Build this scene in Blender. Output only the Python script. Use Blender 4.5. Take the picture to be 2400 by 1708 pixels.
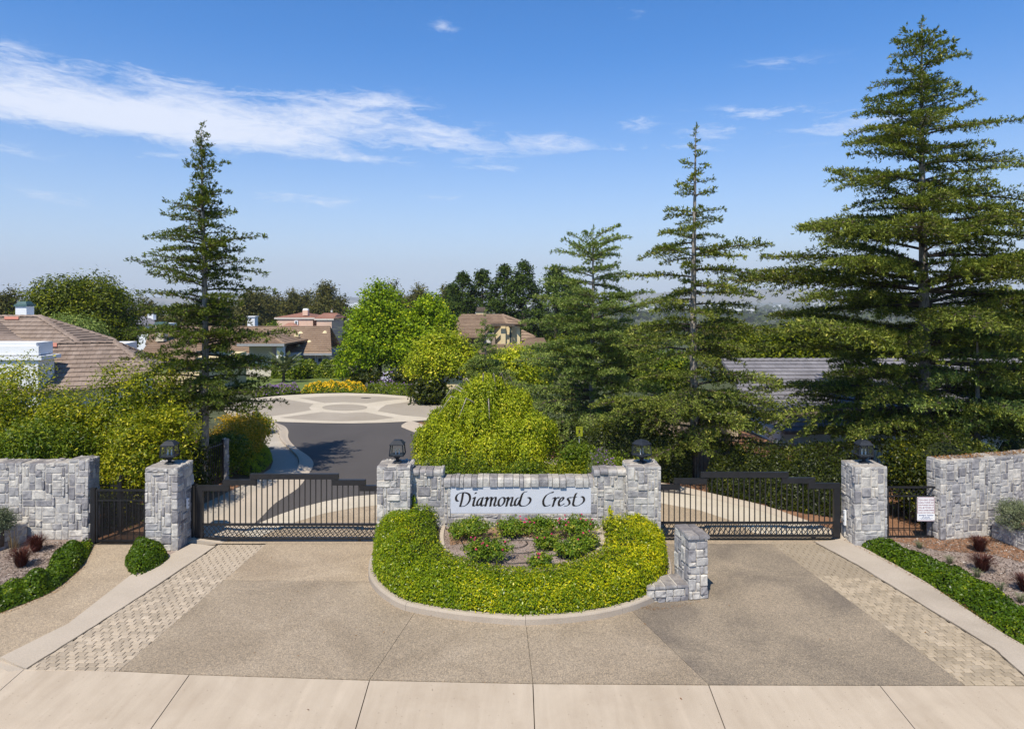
import bpy, math, random
import numpy as np
from mathutils import Vector, Matrix

# ------------------------------------------------------------------ camera, light, sky
scn = bpy.context.scene
for o in list(bpy.data.objects):
    bpy.data.objects.remove(o)
COL = scn.collection
H = 6.45            # camera height
F = 1600.0          # focal length in photo pixels (photo is 2400 wide)
CX, HY = 1200.0, 699.0
cam_d = bpy.data.cameras.new('camera')
cam_d.sensor_width = 36.0
cam_d.lens = 36.0 * F / 2400.0
cam_d.shift_y = -(854.0 - HY) / 2400.0
cam_d.clip_start = 0.1
cam_d.clip_end = 30000
cam = bpy.data.objects.new('camera', cam_d)
cam.location = (0, 0, H)
cam.rotation_euler = (math.radians(90), 0, 0)
COL.objects.link(cam)
scn.camera = cam

SUN = Vector((-0.24, -0.62, 1.0)).normalized()
sun_d = bpy.data.lights.new('sun', 'SUN')
sun_d.energy = 5.0
sun_d.angle = math.radians(0.53)
sun_d.color = (1.0, 0.925, 0.79)
sun = bpy.data.objects.new('sun', sun_d)
sun.rotation_euler = SUN.to_track_quat('Z', 'Y').to_euler()
sun.location = (-20, -40, 80)
COL.objects.link(sun)

w = bpy.data.worlds.new('World')
scn.world = w
w.use_nodes = True
nt = w.node_tree
nt.nodes.clear()
def wn(t, **k):
    n = nt.nodes.new(t)
    for a, b in k.items():
        setattr(n, a, b)
    return n
def L(a, b): nt.links.new(a, b)
out = wn('ShaderNodeOutputWorld')
bg = wn('ShaderNodeBackground'); bg.inputs[1].default_value = 0.094
L(bg.outputs[0], out.inputs[0])
sky = wn('ShaderNodeTexSky', sky_type='NISHITA')
sky.sun_disc = False
sky.sun_elevation = math.asin(SUN.z)
sky.sun_rotation = math.atan2(SUN.x, SUN.y) % (2 * math.pi)
sky.air_density = 1.0; sky.dust_density = 0.6; sky.ozone_density = 1.6; sky.altitude = 50
hsv = wn('ShaderNodeHueSaturation')
hsv.inputs['Hue'].default_value = 0.503; hsv.inputs['Saturation'].default_value = 1.0; hsv.inputs['Value'].default_value = 1.0
L(sky.outputs[0], hsv.inputs['Color'])
tc = wn('ShaderNodeTexCoord')
sep = wn('ShaderNodeSeparateXYZ'); L(tc.outputs['Generated'], sep.inputs[0])
def mth(op, a, b=None, c=None):
    n = wn('ShaderNodeMath', operation=op)
    for i, v in enumerate((a, b, c)):
        if v is None: continue
        if isinstance(v, (int, float)): n.inputs[i].default_value = v
        else: L(v, n.inputs[i])
    return n.outputs[0]
az = mth('MULTIPLY', mth('ARCTAN2', sep.outputs[0], sep.outputs[1]), 57.2958)
el = mth('MULTIPLY', mth('ARCSINE', sep.outputs[2]), 57.2958)
def comb(x, y, z=0.0):
    n = wn('ShaderNodeCombineXYZ')
    for i, v in enumerate((x, y, z)):
        if isinstance(v, (int, float)): n.inputs[i].default_value = v
        else: L(v, n.inputs[i])
    return n.outputs[0]
def ae(px, py):
    u = (px - CX) / F; v = (HY - py) / F
    return math.degrees(math.atan(u)), math.degrees(math.atan(v / math.hypot(1, u)))
# long wisps: gaussians on the sky sphere, broken up by stretched noise
wisps = [  # px centre, half length, half height, tilt (degrees), strength
    (60, 255, 430, 30, 3.0, 1.25), (420, 285, 330, 30, 4.0, 1.15), (760, 285, 260, 46, 4.5, .92), (1070, 325, 150, 34, 7.0, .85),
    (60, 165, 380, 40, 9.0, .62), (430, 215, 170, 42, 14.0, .55), (850, 240, 150, 28, 2.0, .55), (1300, 335, 90, 26, 3.0, .5), (1560, 350, 220, 12, 2.0, .36), (1680, 310, 110, 22, -3.0, .42),
    (2020, 295, 140, 20, 0.0, .62), (1780, 262, 130, 18, 4.0, .50), (1960, 255, 60, 18, 0.0, .4), (700, 465, 170, 20, 2.0, .42), (380, 365, 90, 9, -3.0, .5), (870, 373, 120, 9, 1.0, .5),
    (1165, 395, 90, 9, 2.0, .45), (20, 350, 90, 14, 2.0, .4), (1500, 290, 60, 22, 0, .4), (1830, 148, 110, 16, 3.0, .3), (1040, 62, 40, 22, 0, .3), (1480, 22, 50, 14, 10, .3), (1030, 465, 70, 9, 0, .35), (140, 462, 90, 16, 3, .35)]
total = None
for (px, py, a, b, t, s) in wisps:
    s = s * 1.05 if s < .7 else s * .93
    A0, E0 = ae(px, py)
    sa = a / F * 57.3 * 0.85; sb = b / F * 57.3 * 0.95
    ct, st = math.cos(math.radians(-t)), math.sin(math.radians(-t))
    da = mth('SUBTRACT', az, A0); de = mth('SUBTRACT', el, E0)
    x = mth('DIVIDE', mth('ADD', mth('MULTIPLY', da, ct), mth('MULTIPLY', de, st)), sa)
    y = mth('DIVIDE', mth('SUBTRACT', mth('MULTIPLY', de, ct), mth('MULTIPLY', da, st)), sb)
    r2 = mth('ADD', mth('POWER', mth('ABSOLUTE', x), 2.0), mth('POWER', mth('ABSOLUTE', y), 2.0))
    g = mth('MULTIPLY', mth('EXPONENT', mth('MULTIPLY', r2, -1.0)), s)
    total = g if total is None else mth('ADD', total, g)
nz = wn('ShaderNodeTexNoise'); nz.inputs['Scale'].default_value = 1.0; nz.inputs['Detail'].default_value = 9; nz.inputs['Roughness'].default_value = .62; nz.inputs['Distortion'].default_value = 1.1
L(comb(mth('MULTIPLY', az, .13), mth('MULTIPLY', mth('ADD', el, mth('MULTIPLY', az, .08)), .62)), nz.inputs['Vector'])
nz2 = wn('ShaderNodeTexNoise'); nz2.inputs['Scale'].default_value = 1.0; nz2.inputs['Detail'].default_value = 8; nz2.inputs['Roughness'].default_value = .7; nz2.inputs['Distortion'].default_value = .9
L(comb(mth('MULTIPLY', az, .5), mth('MULTIPLY', el, 1.9), 3.3), nz2.inputs['Vector'])
nn = mth('ADD', mth('MULTIPLY', mth('SUBTRACT', nz.outputs[0], .5), 2.1), mth('MULTIPLY', mth('SUBTRACT', nz2.outputs[0], .5), 1.7))
gate = mth('MINIMUM', mth('MULTIPLY', total, 3.0), 1.0)
dens = mth('MULTIPLY', mth('MAXIMUM', mth('ADD', mth('MULTIPLY', total, 1.05), mth('SUBTRACT', mth('MULTIPLY', nn, .95), .24)), 0.0), gate)
dens = mth('MULTIPLY', mth('SMOOTH_MIN', dens, 1.0, .5), .86)
dens = mth('MAXIMUM', dens, 0.0)
# milky air low over the horizon
low = mth('EXPONENT', mth('MULTIPLY', mth('ABSOLUTE', el), -0.115))
lowm = mth('MULTIPLY', low, .62)
def mixc(f, a, b):
    n = wn('ShaderNodeMix', data_type='RGBA')
    for s, v in ((n.inputs[0], f), (n.inputs[6], a), (n.inputs[7], b)):
        if isinstance(v, (int, float)): s.default_value = v
        elif isinstance(v, tuple): s.default_value = (*v, 1)
        else: L(v, s)
    return n.outputs[2]
SKYK = 1.0
blue = wn('ShaderNodeMix', data_type='RGBA', blend_type='MULTIPLY')
blue.inputs[0].default_value = 1.0
L(hsv.outputs[0], blue.inputs[6])
tn = wn('ShaderNodeMapRange', interpolation_type='SMOOTHSTEP'); tn.inputs[1].default_value = 1; tn.inputs[2].default_value = 21
L(el, tn.inputs[0])
tz_ = wn('ShaderNodeMapRange', interpolation_type='SMOOTHSTEP'); tz_.inputs[1].default_value = 26; tz_.inputs[2].default_value = 75
L(el, tz_.inputs[0])
L(mixc(tz_.outputs[0], mixc(tn.outputs[0], (1.02, 1.20, 1.40), (.02, .80, 1.52)), (.12, .38, .76)), blue.inputs[7])
c1 = mixc(lowm, blue.outputs[2], (5.3, 6.5, 9.5))
c2 = mixc(dens, c1, (8.2, 8.6, 9.7))
L(c2, bg.inputs[0])

scn.view_settings.view_transform = 'Standard'
scn.view_settings.look = 'None'
scn.view_settings.exposure = 0.30
scn.view_settings.gamma = 1
scn.view_settings.use_curve_mapping = False
scn.render.engine = 'CYCLES'
scn.cycles.max_bounces = 5
scn.cycles.diffuse_bounces = 3
scn.cycles.transmission_bounces = 4
scn.cycles.glossy_bounces = 2
scn.cycles.volume_bounces = 0
scn.cycles.transparent_max_bounces = 8

# ------------------------------------------------------------------ helpers
def G(px, py, z=0.0):                       # where the sight line through a photo pixel meets the level z
    Y = (H - z) * F / (py - HY)
    return Vector(((px - CX) / F * Y, Y, z))
def W(px, py, Y):                           # the point at depth Y
    return Vector(((px - CX) / F * Y, Y, H - (py - HY) / F * Y))
def link(o, parent=None):
    COL.objects.link(o)
    if parent is not None: o.parent = parent
    return o
def tag(o, label, cat, group=None, kind=None):
    o['label'] = label
    o['category'] = cat
    if group: o['group'] = group
    if kind: o['kind'] = kind
    return o
def thing(name, loc, label, cat, group=None, kind=None):
    o = bpy.data.objects.new(name, None)
    o.location = loc
    o.empty_display_size = .2
    COL.objects.link(o)
    return tag(o, label, cat, group, kind)
def mesh(name, verts, faces, mat=None, smooth=False):
    me = bpy.data.meshes.new(name)
    me.from_pydata([tuple(v) for v in verts], [], faces)
    if mat: me.materials.append(mat)
    if smooth:
        me.polygons.foreach_set('use_smooth', [True] * len(me.polygons))
    me.update()
    return me
def part(name, me, root=None, world=True):
    """mesh in world coordinates, linked under root"""
    o = bpy.data.objects.new(name, me)
    COL.objects.link(o)
    if root is not None:
        o.parent = root
        base = Vector((0, 0, 0)); r = root
        while r is not None:
            base += r.location; r = r.parent
        o.location = -base
    return o
def recenter(o):
    me = o.data
    n = len(me.vertices)
    a = np.empty(n * 3); me.vertices.foreach_get('co', a); a = a.reshape(-1, 3)
    c = (a.min(0) + a.max(0)) / 2; c[2] = a[:, 2].min()
    a -= c; me.vertices.foreach_set('co', a.ravel())
    o.location += Vector(c)
    return o
class MB:
    def __init__(s): s.v = []; s.f = []
    def box(s, x0, y0, z0, x1, y1, z1):
        n = len(s.v)
        s.v += [(x0, y0, z0), (x1, y0, z0), (x1, y1, z0), (x0, y1, z0), (x0, y0, z1), (x1, y0, z1), (x1, y1, z1), (x0, y1, z1)]
        s.f += [tuple(n + i for i in q) for q in ((0, 3, 2, 1), (4, 5, 6, 7), (0, 1, 5, 4), (1, 2, 6, 5), (2, 3, 7, 6), (3, 0, 4, 7))]
        return s
    def prism(s, pts, z0, z1):
        n = len(s.v); k = len(pts)
        s.v += [(p[0], p[1], z0) for p in pts] + [(p[0], p[1], z1) for p in pts]
        s.f.append(tuple(n + k + i for i in range(k)))
        s.f.append(tuple(n + i for i in reversed(range(k))))
        for i in range(k):
            j = (i + 1) % k
            s.f.append((n + i, n + j, n + k + j, n + k + i))
        return s
    def frustum(s, cx, cy, z0, a0, z1, a1, rot=0.0, sides=4):
        n = len(s.v)
        for z, a in ((z0, a0), (z1, a1)):
            for i in range(sides):
                t = rot + math.pi / sides + 2 * math.pi * i / sides
                r = a / math.cos(math.pi / sides)
                s.v.append((cx + r * math.cos(t), cy + r * math.sin(t), z))
        k = sides
        s.f.append(tuple(n + k + i for i in range(k)))
        s.f.append(tuple(n + i for i in reversed(range(k))))
        for i in range(k):
            j = (i + 1) % k
            s.f.append((n + i, n + j, n + k + j, n + k + i))
        return s
    def tube(s, pts, rad, sides=5, cap=True):
        pts = [Vector(p) for p in pts]
        if isinstance(rad, (int, float)): rad = [rad] * len(pts)
        n0 = len(s.v); ref = None
        for i, p in enumerate(pts):
            d = (pts[min(i + 1, len(pts) - 1)] - pts[max(i - 1, 0)])
            if d.length < 1e-9: d = Vector((0, 0, 1))
            d.normalize()
            a = Vector((0, 0, 1)) if abs(d.z) < .9 else Vector((1, 0, 0))
            u = d.cross(a).normalized(); v = d.cross(u)
            for k in range(sides):
                t = 2 * math.pi * k / sides
                s.v.append(tuple(p + (u * math.cos(t) + v * math.sin(t)) * rad[i]))
        for i in range(len(pts) - 1):
            for k in range(sides):
                a = n0 + i * sides + k; b = n0 + i * sides + (k + 1) % sides
                s.f.append((a, b, b + sides, a + sides))
        if cap:
            s.f.append(tuple(n0 + k for k in reversed(range(sides))))
            m = n0 + (len(pts) - 1) * sides
            s.f.append(tuple(m + k for k in range(sides)))
        return s
    def me(s, name, mat, smooth=False): return mesh(name, s.v, s.f, mat, smooth)
    def put(s, name, mat, root=None, smooth=False): return part(name, s.me(name, mat, smooth), root)
def area2(p):
    return sum(p[i][0] * p[(i + 1) % len(p)][1] - p[(i + 1) % len(p)][0] * p[i][1] for i in range(len(p)))
def ccw(p):
    p = [(q[0], q[1]) for q in p]
    return p if area2(p) > 0 else p[::-1]
def inset(p, d):
    p = ccw(p); n = len(p); r = []
    for i in range(n):
        a = Vector(p[i - 1]); b = Vector(p[i]); c = Vector(p[(i + 1) % n])
        e1 = (b - a).normalized(); e2 = (c - b).normalized()
        n1 = Vector((-e1.y, e1.x)); n2 = Vector((-e2.y, e2.x))
        m = (n1 + n2)
        k = m.dot(n1)
        m = m / k if k > .2 else n1
        r.append(tuple(b + m * d))
    return r
def inpoly(P, poly):
    x, y = P[:, 0], P[:, 1]
    ins = np.zeros(len(P), bool)
    n = len(poly)
    for i in range(n):
        x0, y0 = poly[i][0], poly[i][1]; x1, y1 = poly[(i + 1) % n][0], poly[(i + 1) % n][1]
        c = ((y0 > y) != (y1 > y))
        with np.errstate(divide='ignore', invalid='ignore'):
            xi = (x1 - x0) * (y - y0) / (y1 - y0 + 1e-12) + x0
        ins ^= c & (x < xi)
    return ins
def edged(P, poly):
    d = np.full(len(P), 1e9)
    n = len(poly)
    for i in range(n):
        a = np.array(poly[i][:2], float); b = np.array(poly[(i + 1) % n][:2], float)
        ab = b - a; t = np.clip(((P[:, :2] - a) @ ab) / (ab @ ab + 1e-12), 0, 1)
        d = np.minimum(d, np.linalg.norm(P[:, :2] - a - t[:, None] * ab, axis=1))
    return d
def spline(pts, n=8):
    P = [Vector(p) for p in pts]; r = []
    for i in range(len(P) - 1):
        p0 = P[max(i - 1, 0)]; p1 = P[i]; p2 = P[i + 1]; p3 = P[min(i + 2, len(P) - 1)]
        for k in range(n):
            t = k / n
            r.append(.5 * ((2 * p1) + (p2 - p0) * t + (2 * p0 - 5 * p1 + 4 * p2 - p3) * t * t + (3 * p1 - p0 - 3 * p2 + p3) * t ** 3))
    r.append(P[-1])
    return r

# ------------------------------------------------------------------ materials
def newmat(name):
    m = bpy.data.materials.new(name); m.use_nodes = True
    t = m.node_tree; t.nodes.clear()
    o = t.nodes.new('ShaderNodeOutputMaterial')
    b = t.nodes.new('ShaderNodeBsdfPrincipled')
    t.links.new(b.outputs[0], o.inputs[0])
    return m, t, b, o
def ramp(t, fac, stops):
    r = t.nodes.new('ShaderNodeValToRGB')
    e = r.color_ramp.elements
    e[0].position, e[0].color = stops[0][0], (*stops[0][1], 1)
    e[1].position, e[1].color = stops[-1][0], (*stops[-1][1], 1)
    for p, c in stops[1:-1]:
        q = e.new(p); q.color = (*c, 1)
    t.links.new(fac, r.inputs[0])
    return r.outputs[0]
def noise(t, vec, scale, detail=4, rough=.55, dist=0.0, out=0):
    n = t.nodes.new('ShaderNodeTexNoise')
    n.inputs['Scale'].default_value = scale; n.inputs['Detail'].default_value = detail
    n.inputs['Roughness'].default_value = rough; n.inputs['Distortion'].default_value = dist
    t.links.new(vec, n.inputs['Vector'])
    return n.outputs[out]
def mult(t, a, b, fac=1.0, mode='MULTIPLY'):
    n = t.nodes.new('ShaderNodeMix'); n.data_type = 'RGBA'; n.blend_type = mode
    if isinstance(fac, (int, float)): n.inputs[0].default_value = fac
    else: t.links.new(fac, n.inputs[0])
    for s, v in ((n.inputs[6], a), (n.inputs[7], b)):
        if isinstance(v, tuple): s.default_value = (*v, 1)
        else: t.links.new(v, s)
    return n.outputs[2]
def bump(t, b, h, strength=.5, dist=.01):
    n = t.nodes.new('ShaderNodeBump'); n.inputs['Strength'].default_value = strength; n.inputs['Distance'].default_value = dist
    t.links.new(h, n.inputs['Height']); t.links.new(n.outputs[0], b.inputs['Normal'])
def surf(name, big, scale=1.0, fine=None, fscale=60, rough=.85, bmp=.3, bdist=.004, bscale=None, stretch=None, spec=.3, objrand=0.0):
    """large blotches (ramp 'big') times fine grain (ramp 'fine')"""
    m, t, b, o = newmat(name)
    g = t.nodes.new('ShaderNodeNewGeometry')
    vec = g.outputs['Position']
    if stretch:
        mp = t.nodes.new('ShaderNodeMapping'); mp.inputs['Scale'].default_value = stretch
        t.links.new(vec, mp.inputs[0]); vec2 = mp.outputs[0]
    else: vec2 = vec
    c = ramp(t, noise(t, vec2, scale, 6, .6, .3), big)
    if fine:
        c = mult(t, c, ramp(t, noise(t, vec, fscale, 3, .7), fine))
    if objrand:
        oi = t.nodes.new('ShaderNodeObjectInfo')
        c = mult(t, c, ramp(t, oi.outputs['Random'], [(0, (1 - objrand,) * 3), (1, (1 + objrand * .5,) * 3)]))
    t.links.new(c, b.inputs['Base Color'])
    b.inputs['Roughness'].default_value = rough
    b.inputs['Specular IOR Level'].default_value = spec
    if bmp: bump(t, b, noise(t, vec, bscale or fscale, 4, .7), bmp, bdist)
    return m
def plain(name, c, rough=.6, metal=0.0, spec=.4, var=.12, scale=8):
    return surf(name, [(.3, tuple(x * (1 - var) for x in c)), (.7, tuple(x * (1 + var) for x in c))], scale, None, 60, rough, .08, .002, 80, spec=spec)
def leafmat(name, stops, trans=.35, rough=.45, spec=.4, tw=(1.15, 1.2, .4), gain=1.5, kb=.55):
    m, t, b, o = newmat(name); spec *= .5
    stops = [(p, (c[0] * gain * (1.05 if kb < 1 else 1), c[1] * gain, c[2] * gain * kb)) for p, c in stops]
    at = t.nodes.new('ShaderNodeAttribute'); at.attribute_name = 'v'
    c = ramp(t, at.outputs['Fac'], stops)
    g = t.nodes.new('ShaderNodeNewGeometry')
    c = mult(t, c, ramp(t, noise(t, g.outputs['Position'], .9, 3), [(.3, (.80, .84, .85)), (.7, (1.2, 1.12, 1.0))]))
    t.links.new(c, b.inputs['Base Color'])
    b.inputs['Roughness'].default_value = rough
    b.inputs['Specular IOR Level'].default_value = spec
    tr = t.nodes.new('ShaderNodeBsdfTranslucent')
    t.links.new(mult(t, c, tw), tr.inputs[0])
    mx = t.nodes.new('ShaderNodeMixShader'); mx.inputs[0].default_value = trans
    t.links.new(b.outputs[0], mx.inputs[1]); t.links.new(tr.outputs[0], mx.inputs[2])
    t.links.new(mx.outputs[0], o.inputs[0])
    return m

def stone_mat(name, c0, c1, c2):
    m, t, b, o = newmat(name)
    oi = t.nodes.new('ShaderNodeObjectInfo')
    g = t.nodes.new('ShaderNodeNewGeometry')
    add = t.nodes.new('ShaderNodeVectorMath'); add.operation = 'ADD'
    t.links.new(g.outputs['Position'], add.inputs[0])
    sc = t.nodes.new('ShaderNodeVectorMath'); sc.operation = 'SCALE'; sc.inputs[0].default_value = (37, 11, 23)
    t.links.new(oi.outputs['Random'], sc.inputs['Scale']); t.links.new(sc.outputs[0], add.inputs[1])
    n1 = noise(t, add.outputs[0], 5.0, 7, .62, .8)
    base = ramp(t, n1, [(.28, c0), (.45, c1), (.60, c2), (.8, tuple(min(1, x * 1.1) for x in c2))])
    tone = ramp(t, oi.outputs['Random'], [(0, (.55, .55, .60)), (.25, (.80, .80, .84)), (.6, (1.0, 1.0, 1.0)), (1, (1.28, 1.25, 1.18))])
    c = mult(t, base, tone)
    c = mult(t, c, ramp(t, noise(t, add.outputs[0], 55, 4, .7), [(.3, (.82, .82, .83)), (.7, (1.1, 1.1, 1.08))]))
    # weathered brownish upper faces
    sx = t.nodes.new('ShaderNodeSeparateXYZ'); t.links.new(g.outputs['True Normal'], sx.inputs[0])
    mr = t.nodes.new('ShaderNodeMapRange'); mr.inputs[1].default_value = .6; mr.inputs[2].default_value = .95; mr.inputs[4].default_value = .65
    t.links.new(sx.outputs[2], mr.inputs[0])
    c = mult(t, c, (.66, .59, .51), mr.outputs[0])
    t.links.new(c, b.inputs['Base Color'])
    b.inputs['Roughness'].default_value = .9; b.inputs['Specular IOR Level'].default_value = .2
    bump(t, b, noise(t, add.outputs[0], 20, 8, .72, .4), .8, .014)
    return m

M_stone = stone_mat('grey_ledge_stone', (.235, .225, .23), (.375, .36, .35), (.525, .50, .47))
M_mortar = surf('cream_mortar', [(.3, (.46, .42, .36)), (.7, (.58, .53, .46))], 3, [(.3, (.85,) * 3), (.7, (1.1,) * 3)], 90, .95, .4)
def conc_mat():
    m, t, b, o = newmat('apron_concrete')
    g = t.nodes.new('ShaderNodeNewGeometry'); vec = g.outputs['Position']
    c = ramp(t, noise(t, vec, .7, 7, .62, .6), [(.25, (.405, .325, .24)), (.45, (.455, .372, .282)), (.62, (.49, .405, .31)), (.8, (.53, .445, .35))])
    mp = t.nodes.new('ShaderNodeMapping'); mp.inputs['Scale'].default_value = (3.2, .35, 1); mp.inputs['Rotation'].default_value = (0, 0, .25); t.links.new(vec, mp.inputs[0])
    c = mult(t, c, ramp(t, noise(t, mp.outputs[0], 1.3, 5, .6, .5), [(.30, (.93, .92, .91)), (.5, (1, 1, 1)), (.68, (1.07, 1.07, 1.07))]))
    v = t.nodes.new('ShaderNodeTexVoronoi'); v.inputs['Scale'].default_value = 7.5; v.inputs['Randomness'].default_value = 1; t.links.new(vec, v.inputs['Vector'])
    c = mult(t, c, ramp(t, v.outputs['Distance'], [(0, (.45, .42, .40)), (.07, (.55, .52, .50)), (.10, (1, 1, 1)), (1, (1, 1, 1))]), .6)
    c = mult(t, c, ramp(t, noise(t, vec, 70, 4, .75), [(.3, (.84, .84, .84)), (.7, (1.1, 1.1, 1.1))]))
    t.links.new(c, b.inputs['Base Color']); b.inputs['Roughness'].default_value = .9; b.inputs['Specular IOR Level'].default_value = .2
    bump(t, b, noise(t, vec, 60, 4, .7), .3, .004)
    return m
M_conc = conc_mat()
M_curb = surf('curb_concrete', [(.25, (.34, .285, .225)), (.55, (.42, .355, .285)), (.8, (.47, .405, .33))], .8, [(.3, (.84, .84, .84)), (.7, (1.07, 1.07, 1.07))], 40, .9, .25)
M_curbL = surf('pale_curb_concrete', [(.25, (.41, .345, .27)), (.8, (.50, .42, .335))], .8, [(.3, (.86, .86, .86)), (.7, (1.07, 1.07, 1.07))], 40, .9, .25)
def agg_mat(name, a, b_, c_):
    m, t, b, o = newmat(name)
    g = t.nodes.new('ShaderNodeNewGeometry'); vec = g.outputs['Position']
    base = ramp(t, noise(t, vec, .55, 6, .6, .8), [(.30, a), (.5, b_), (.72, c_)])
    v = t.nodes.new('ShaderNodeTexVoronoi'); v.inputs['Scale'].default_value = 66; t.links.new(vec, v.inputs['Vector'])
    pebble = ramp(t, v.outputs['Color'], [(0, (.52, .50, .48)), (.35, (.85, .82, .78)), (.6, (1.05, 1.0, .95)), (.85, (1.35, 1.25, 1.12)), (1, (1.6, 1.5, 1.4))])
    c = mult(t, base, pebble)
    c = mult(t, c, ramp(t, noise(t, vec, 14, 5, .7), [(.3, (.85, .85, .86)), (.7, (1.12, 1.11, 1.1))]))
    t.links.new(c, b.inputs['Base Color']); b.inputs['Roughness'].default_value = .88; b.inputs['Specular IOR Level'].default_value = .25
    bump(t, b, v.outputs['Distance'], .5, .006)
    return m
M_agg = agg_mat('exposed_aggregate', (.25, .208, .156), (.305, .256, .195), (.36, .306, .238))
M_agg2 = agg_mat('worn_dark_aggregate', (.17, .146, .12), (.25, .213, .165), (.33, .278, .212))
M_agg3 = agg_mat('pale_aggregate', (.30, .245, .18), (.36, .298, .222), (.42, .352, .268))
M_paver = surf('cream_paver', [(.25, (.38, .305, .22)), (.6, (.46, .375, .28)), (.85, (.56, .475, .37))], 1.9, [(.3, (.80, .80, .80)), (.7, (1.12, 1.12, 1.12))], 50, .9, .3, objrand=.22)
M_paverR = surf('tan_paver', [(.25, (.34, .27, .185)), (.6, (.41, .33, .235)), (.85, (.49, .41, .31))], 1.9, [(.3, (.80, .80, .80)), (.7, (1.12, 1.12, 1.12))], 50, .9, .3, objrand=.22)
M_joint = surf('joint_dirt', [(.3, (.07, .055, .04)), (.7, (.14, .11, .08))], 5, None, 60, .95)
M_paverbed = surf('paver_bedding_sand', [(.3, (.20, .155, .105)), (.7, (.29, .23, .165))], 5, None, 60, .95)
M_paverbedR = surf('pale_paver_bedding_sand', [(.3, (.27, .215, .145)), (.7, (.36, .29, .20))], 5, None, 60, .95)
M_mulch = surf('grey_brown_mulch', [(.3, (.22, .165, .13)), (.55, (.31, .25, .215)), (.8, (.38, .32, .29))], 1.2, [(.32, (.45, .42, .4)), (.5, (.95, .93, .92)), (.68, (1.5, 1.45, 1.45))], 38, .95, .9, .02, 30)
M_mulchR = surf('red_bark_mulch', [(.3, (.19, .095, .05)), (.7, (.30, .17, .10))], 1.5, [(.32, (.45, .42, .4)), (.5, (.95, .93, .92)), (.68, (1.5, 1.45, 1.4))], 38, .95, .9, .02, 30)
M_asph = surf('asphalt', [(.3, (.064, .057, .054)), (.7, (.090, .080, .076))], .25, [(.3, (.9,) * 3), (.7, (1.1,) * 3)], 30, .85, .2, stretch=(1, .35, 1))
M_circ = surf('circle_concrete', [(.3, (.30, .255, .20)), (.7, (.36, .31, .25))], .35, [(.3, (.93,) * 3), (.7, (1.06,) * 3)], 25, .9, .2)
M_circp = surf('circle_cream_paver', [(.3, (.46, .40, .31)), (.7, (.55, .48, .385))], .6, [(.3, (.9,) * 3), (.7, (1.08,) * 3)], 12, .9, .2)
M_walk = surf('sidewalk_concrete', [(.3, (.36, .315, .26)), (.7, (.44, .39, .325))], .5, [(.3, (.9,) * 3), (.7, (1.08,) * 3)], 25, .9, .2)
M_lawn = surf('mown_lawn', [(.3, (.10, .14, .03)), (.7, (.15, .19, .05))], .5, [(.3, (.75,) * 3), (.7, (1.25,) * 3)], 9, .95, .5)
M_black = plain('black_painted_steel', (.013, .013, .015), .42, spec=.5, var=.25, scale=6)
M_lamp = plain('dark_grey_lamp_metal', (.020, .024, .032), .6, spec=.2, var=.2)
M_white = plain('white_plaster', (.74, .745, .75), .8, var=.04, scale=2)
M_panel = surf('smooth_grey_sign_panel', [(.3, (.51, .525, .575)), (.7, (.56, .575, .62))], 2.5, [(.3, (.95,) * 3), (.7, (1.04,) * 3)], 45, .8, .1)
M_letter = plain('black_incised_letter', (.018, .013, .012), .6, var=.3)
M_bark = surf('grey_bark', [(.25, (.11, .09, .075)), (.5, (.29, .255, .22)), (.75, (.46, .42, .375))], 9, [(.3, (.6,) * 3), (.7, (1.25,) * 3)], 45, .95, .9, .02, 22, stretch=(2.2, 2.2, .5))
M_barkd = surf('dark_bark', [(.25, (.05, .038, .03)), (.75, (.16, .125, .10))], 9, [(.3, (.7,) * 3), (.7, (1.2,) * 3)], 45, .95, .9, .02, 22, stretch=(2, 2, .5))
M_roof = surf('brown_roof_tile', [(.25, (.18, .13, .10)), (.5, (.245, .185, .148)), (.75, (.32, .25, .205))], .9, [(.3, (.85,) * 3), (.7, (1.12,) * 3)], 14, .9, .3, objrand=.16, stretch=(2.5, 1, 1))
M_rooff = surf('far_brown_roof_tile', [(.25, (.19, .125, .085)), (.75, (.31, .22, .15))], .7, [(.3, (.85,) * 3), (.7, (1.12,) * 3)], 6, .9, .2)
M_roofp = surf('terracotta_roof_tile', [(.25, (.28, .13, .09)), (.75, (.40, .22, .16))], .7, [(.3, (.85,) * 3), (.7, (1.12,) * 3)], 3, .9, .2)
M_roofg = surf('grey_roof_tile', [(.25, (.15, .145, .16)), (.75, (.245, .235, .255))], .9, [(.3, (.85,) * 3), (.7, (1.12,) * 3)], 14, .9, .3, objrand=.12)
M_pink = plain('pink_stucco', (.66, .45, .34), .9, var=.06, scale=1)
M_cream = plain('cream_stucco', (.66, .54, .32), .9, var=.05, scale=1)
M_teal = plain('teal_copper_cap', (.055, .11, .11), .6, var=.2)
M_vent = plain('salmon_vent_tile', (.42, .17, .12), .8, var=.1)
M_glassd = plain('dark_window_glass', (.04, .055, .06), .08, spec=.8, var=.3)
M_hose = plain('black_drip_hose', (.012, .012, .012), .5)
M_dark = plain('near_black', (.008, .008, .008), .6)
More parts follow.
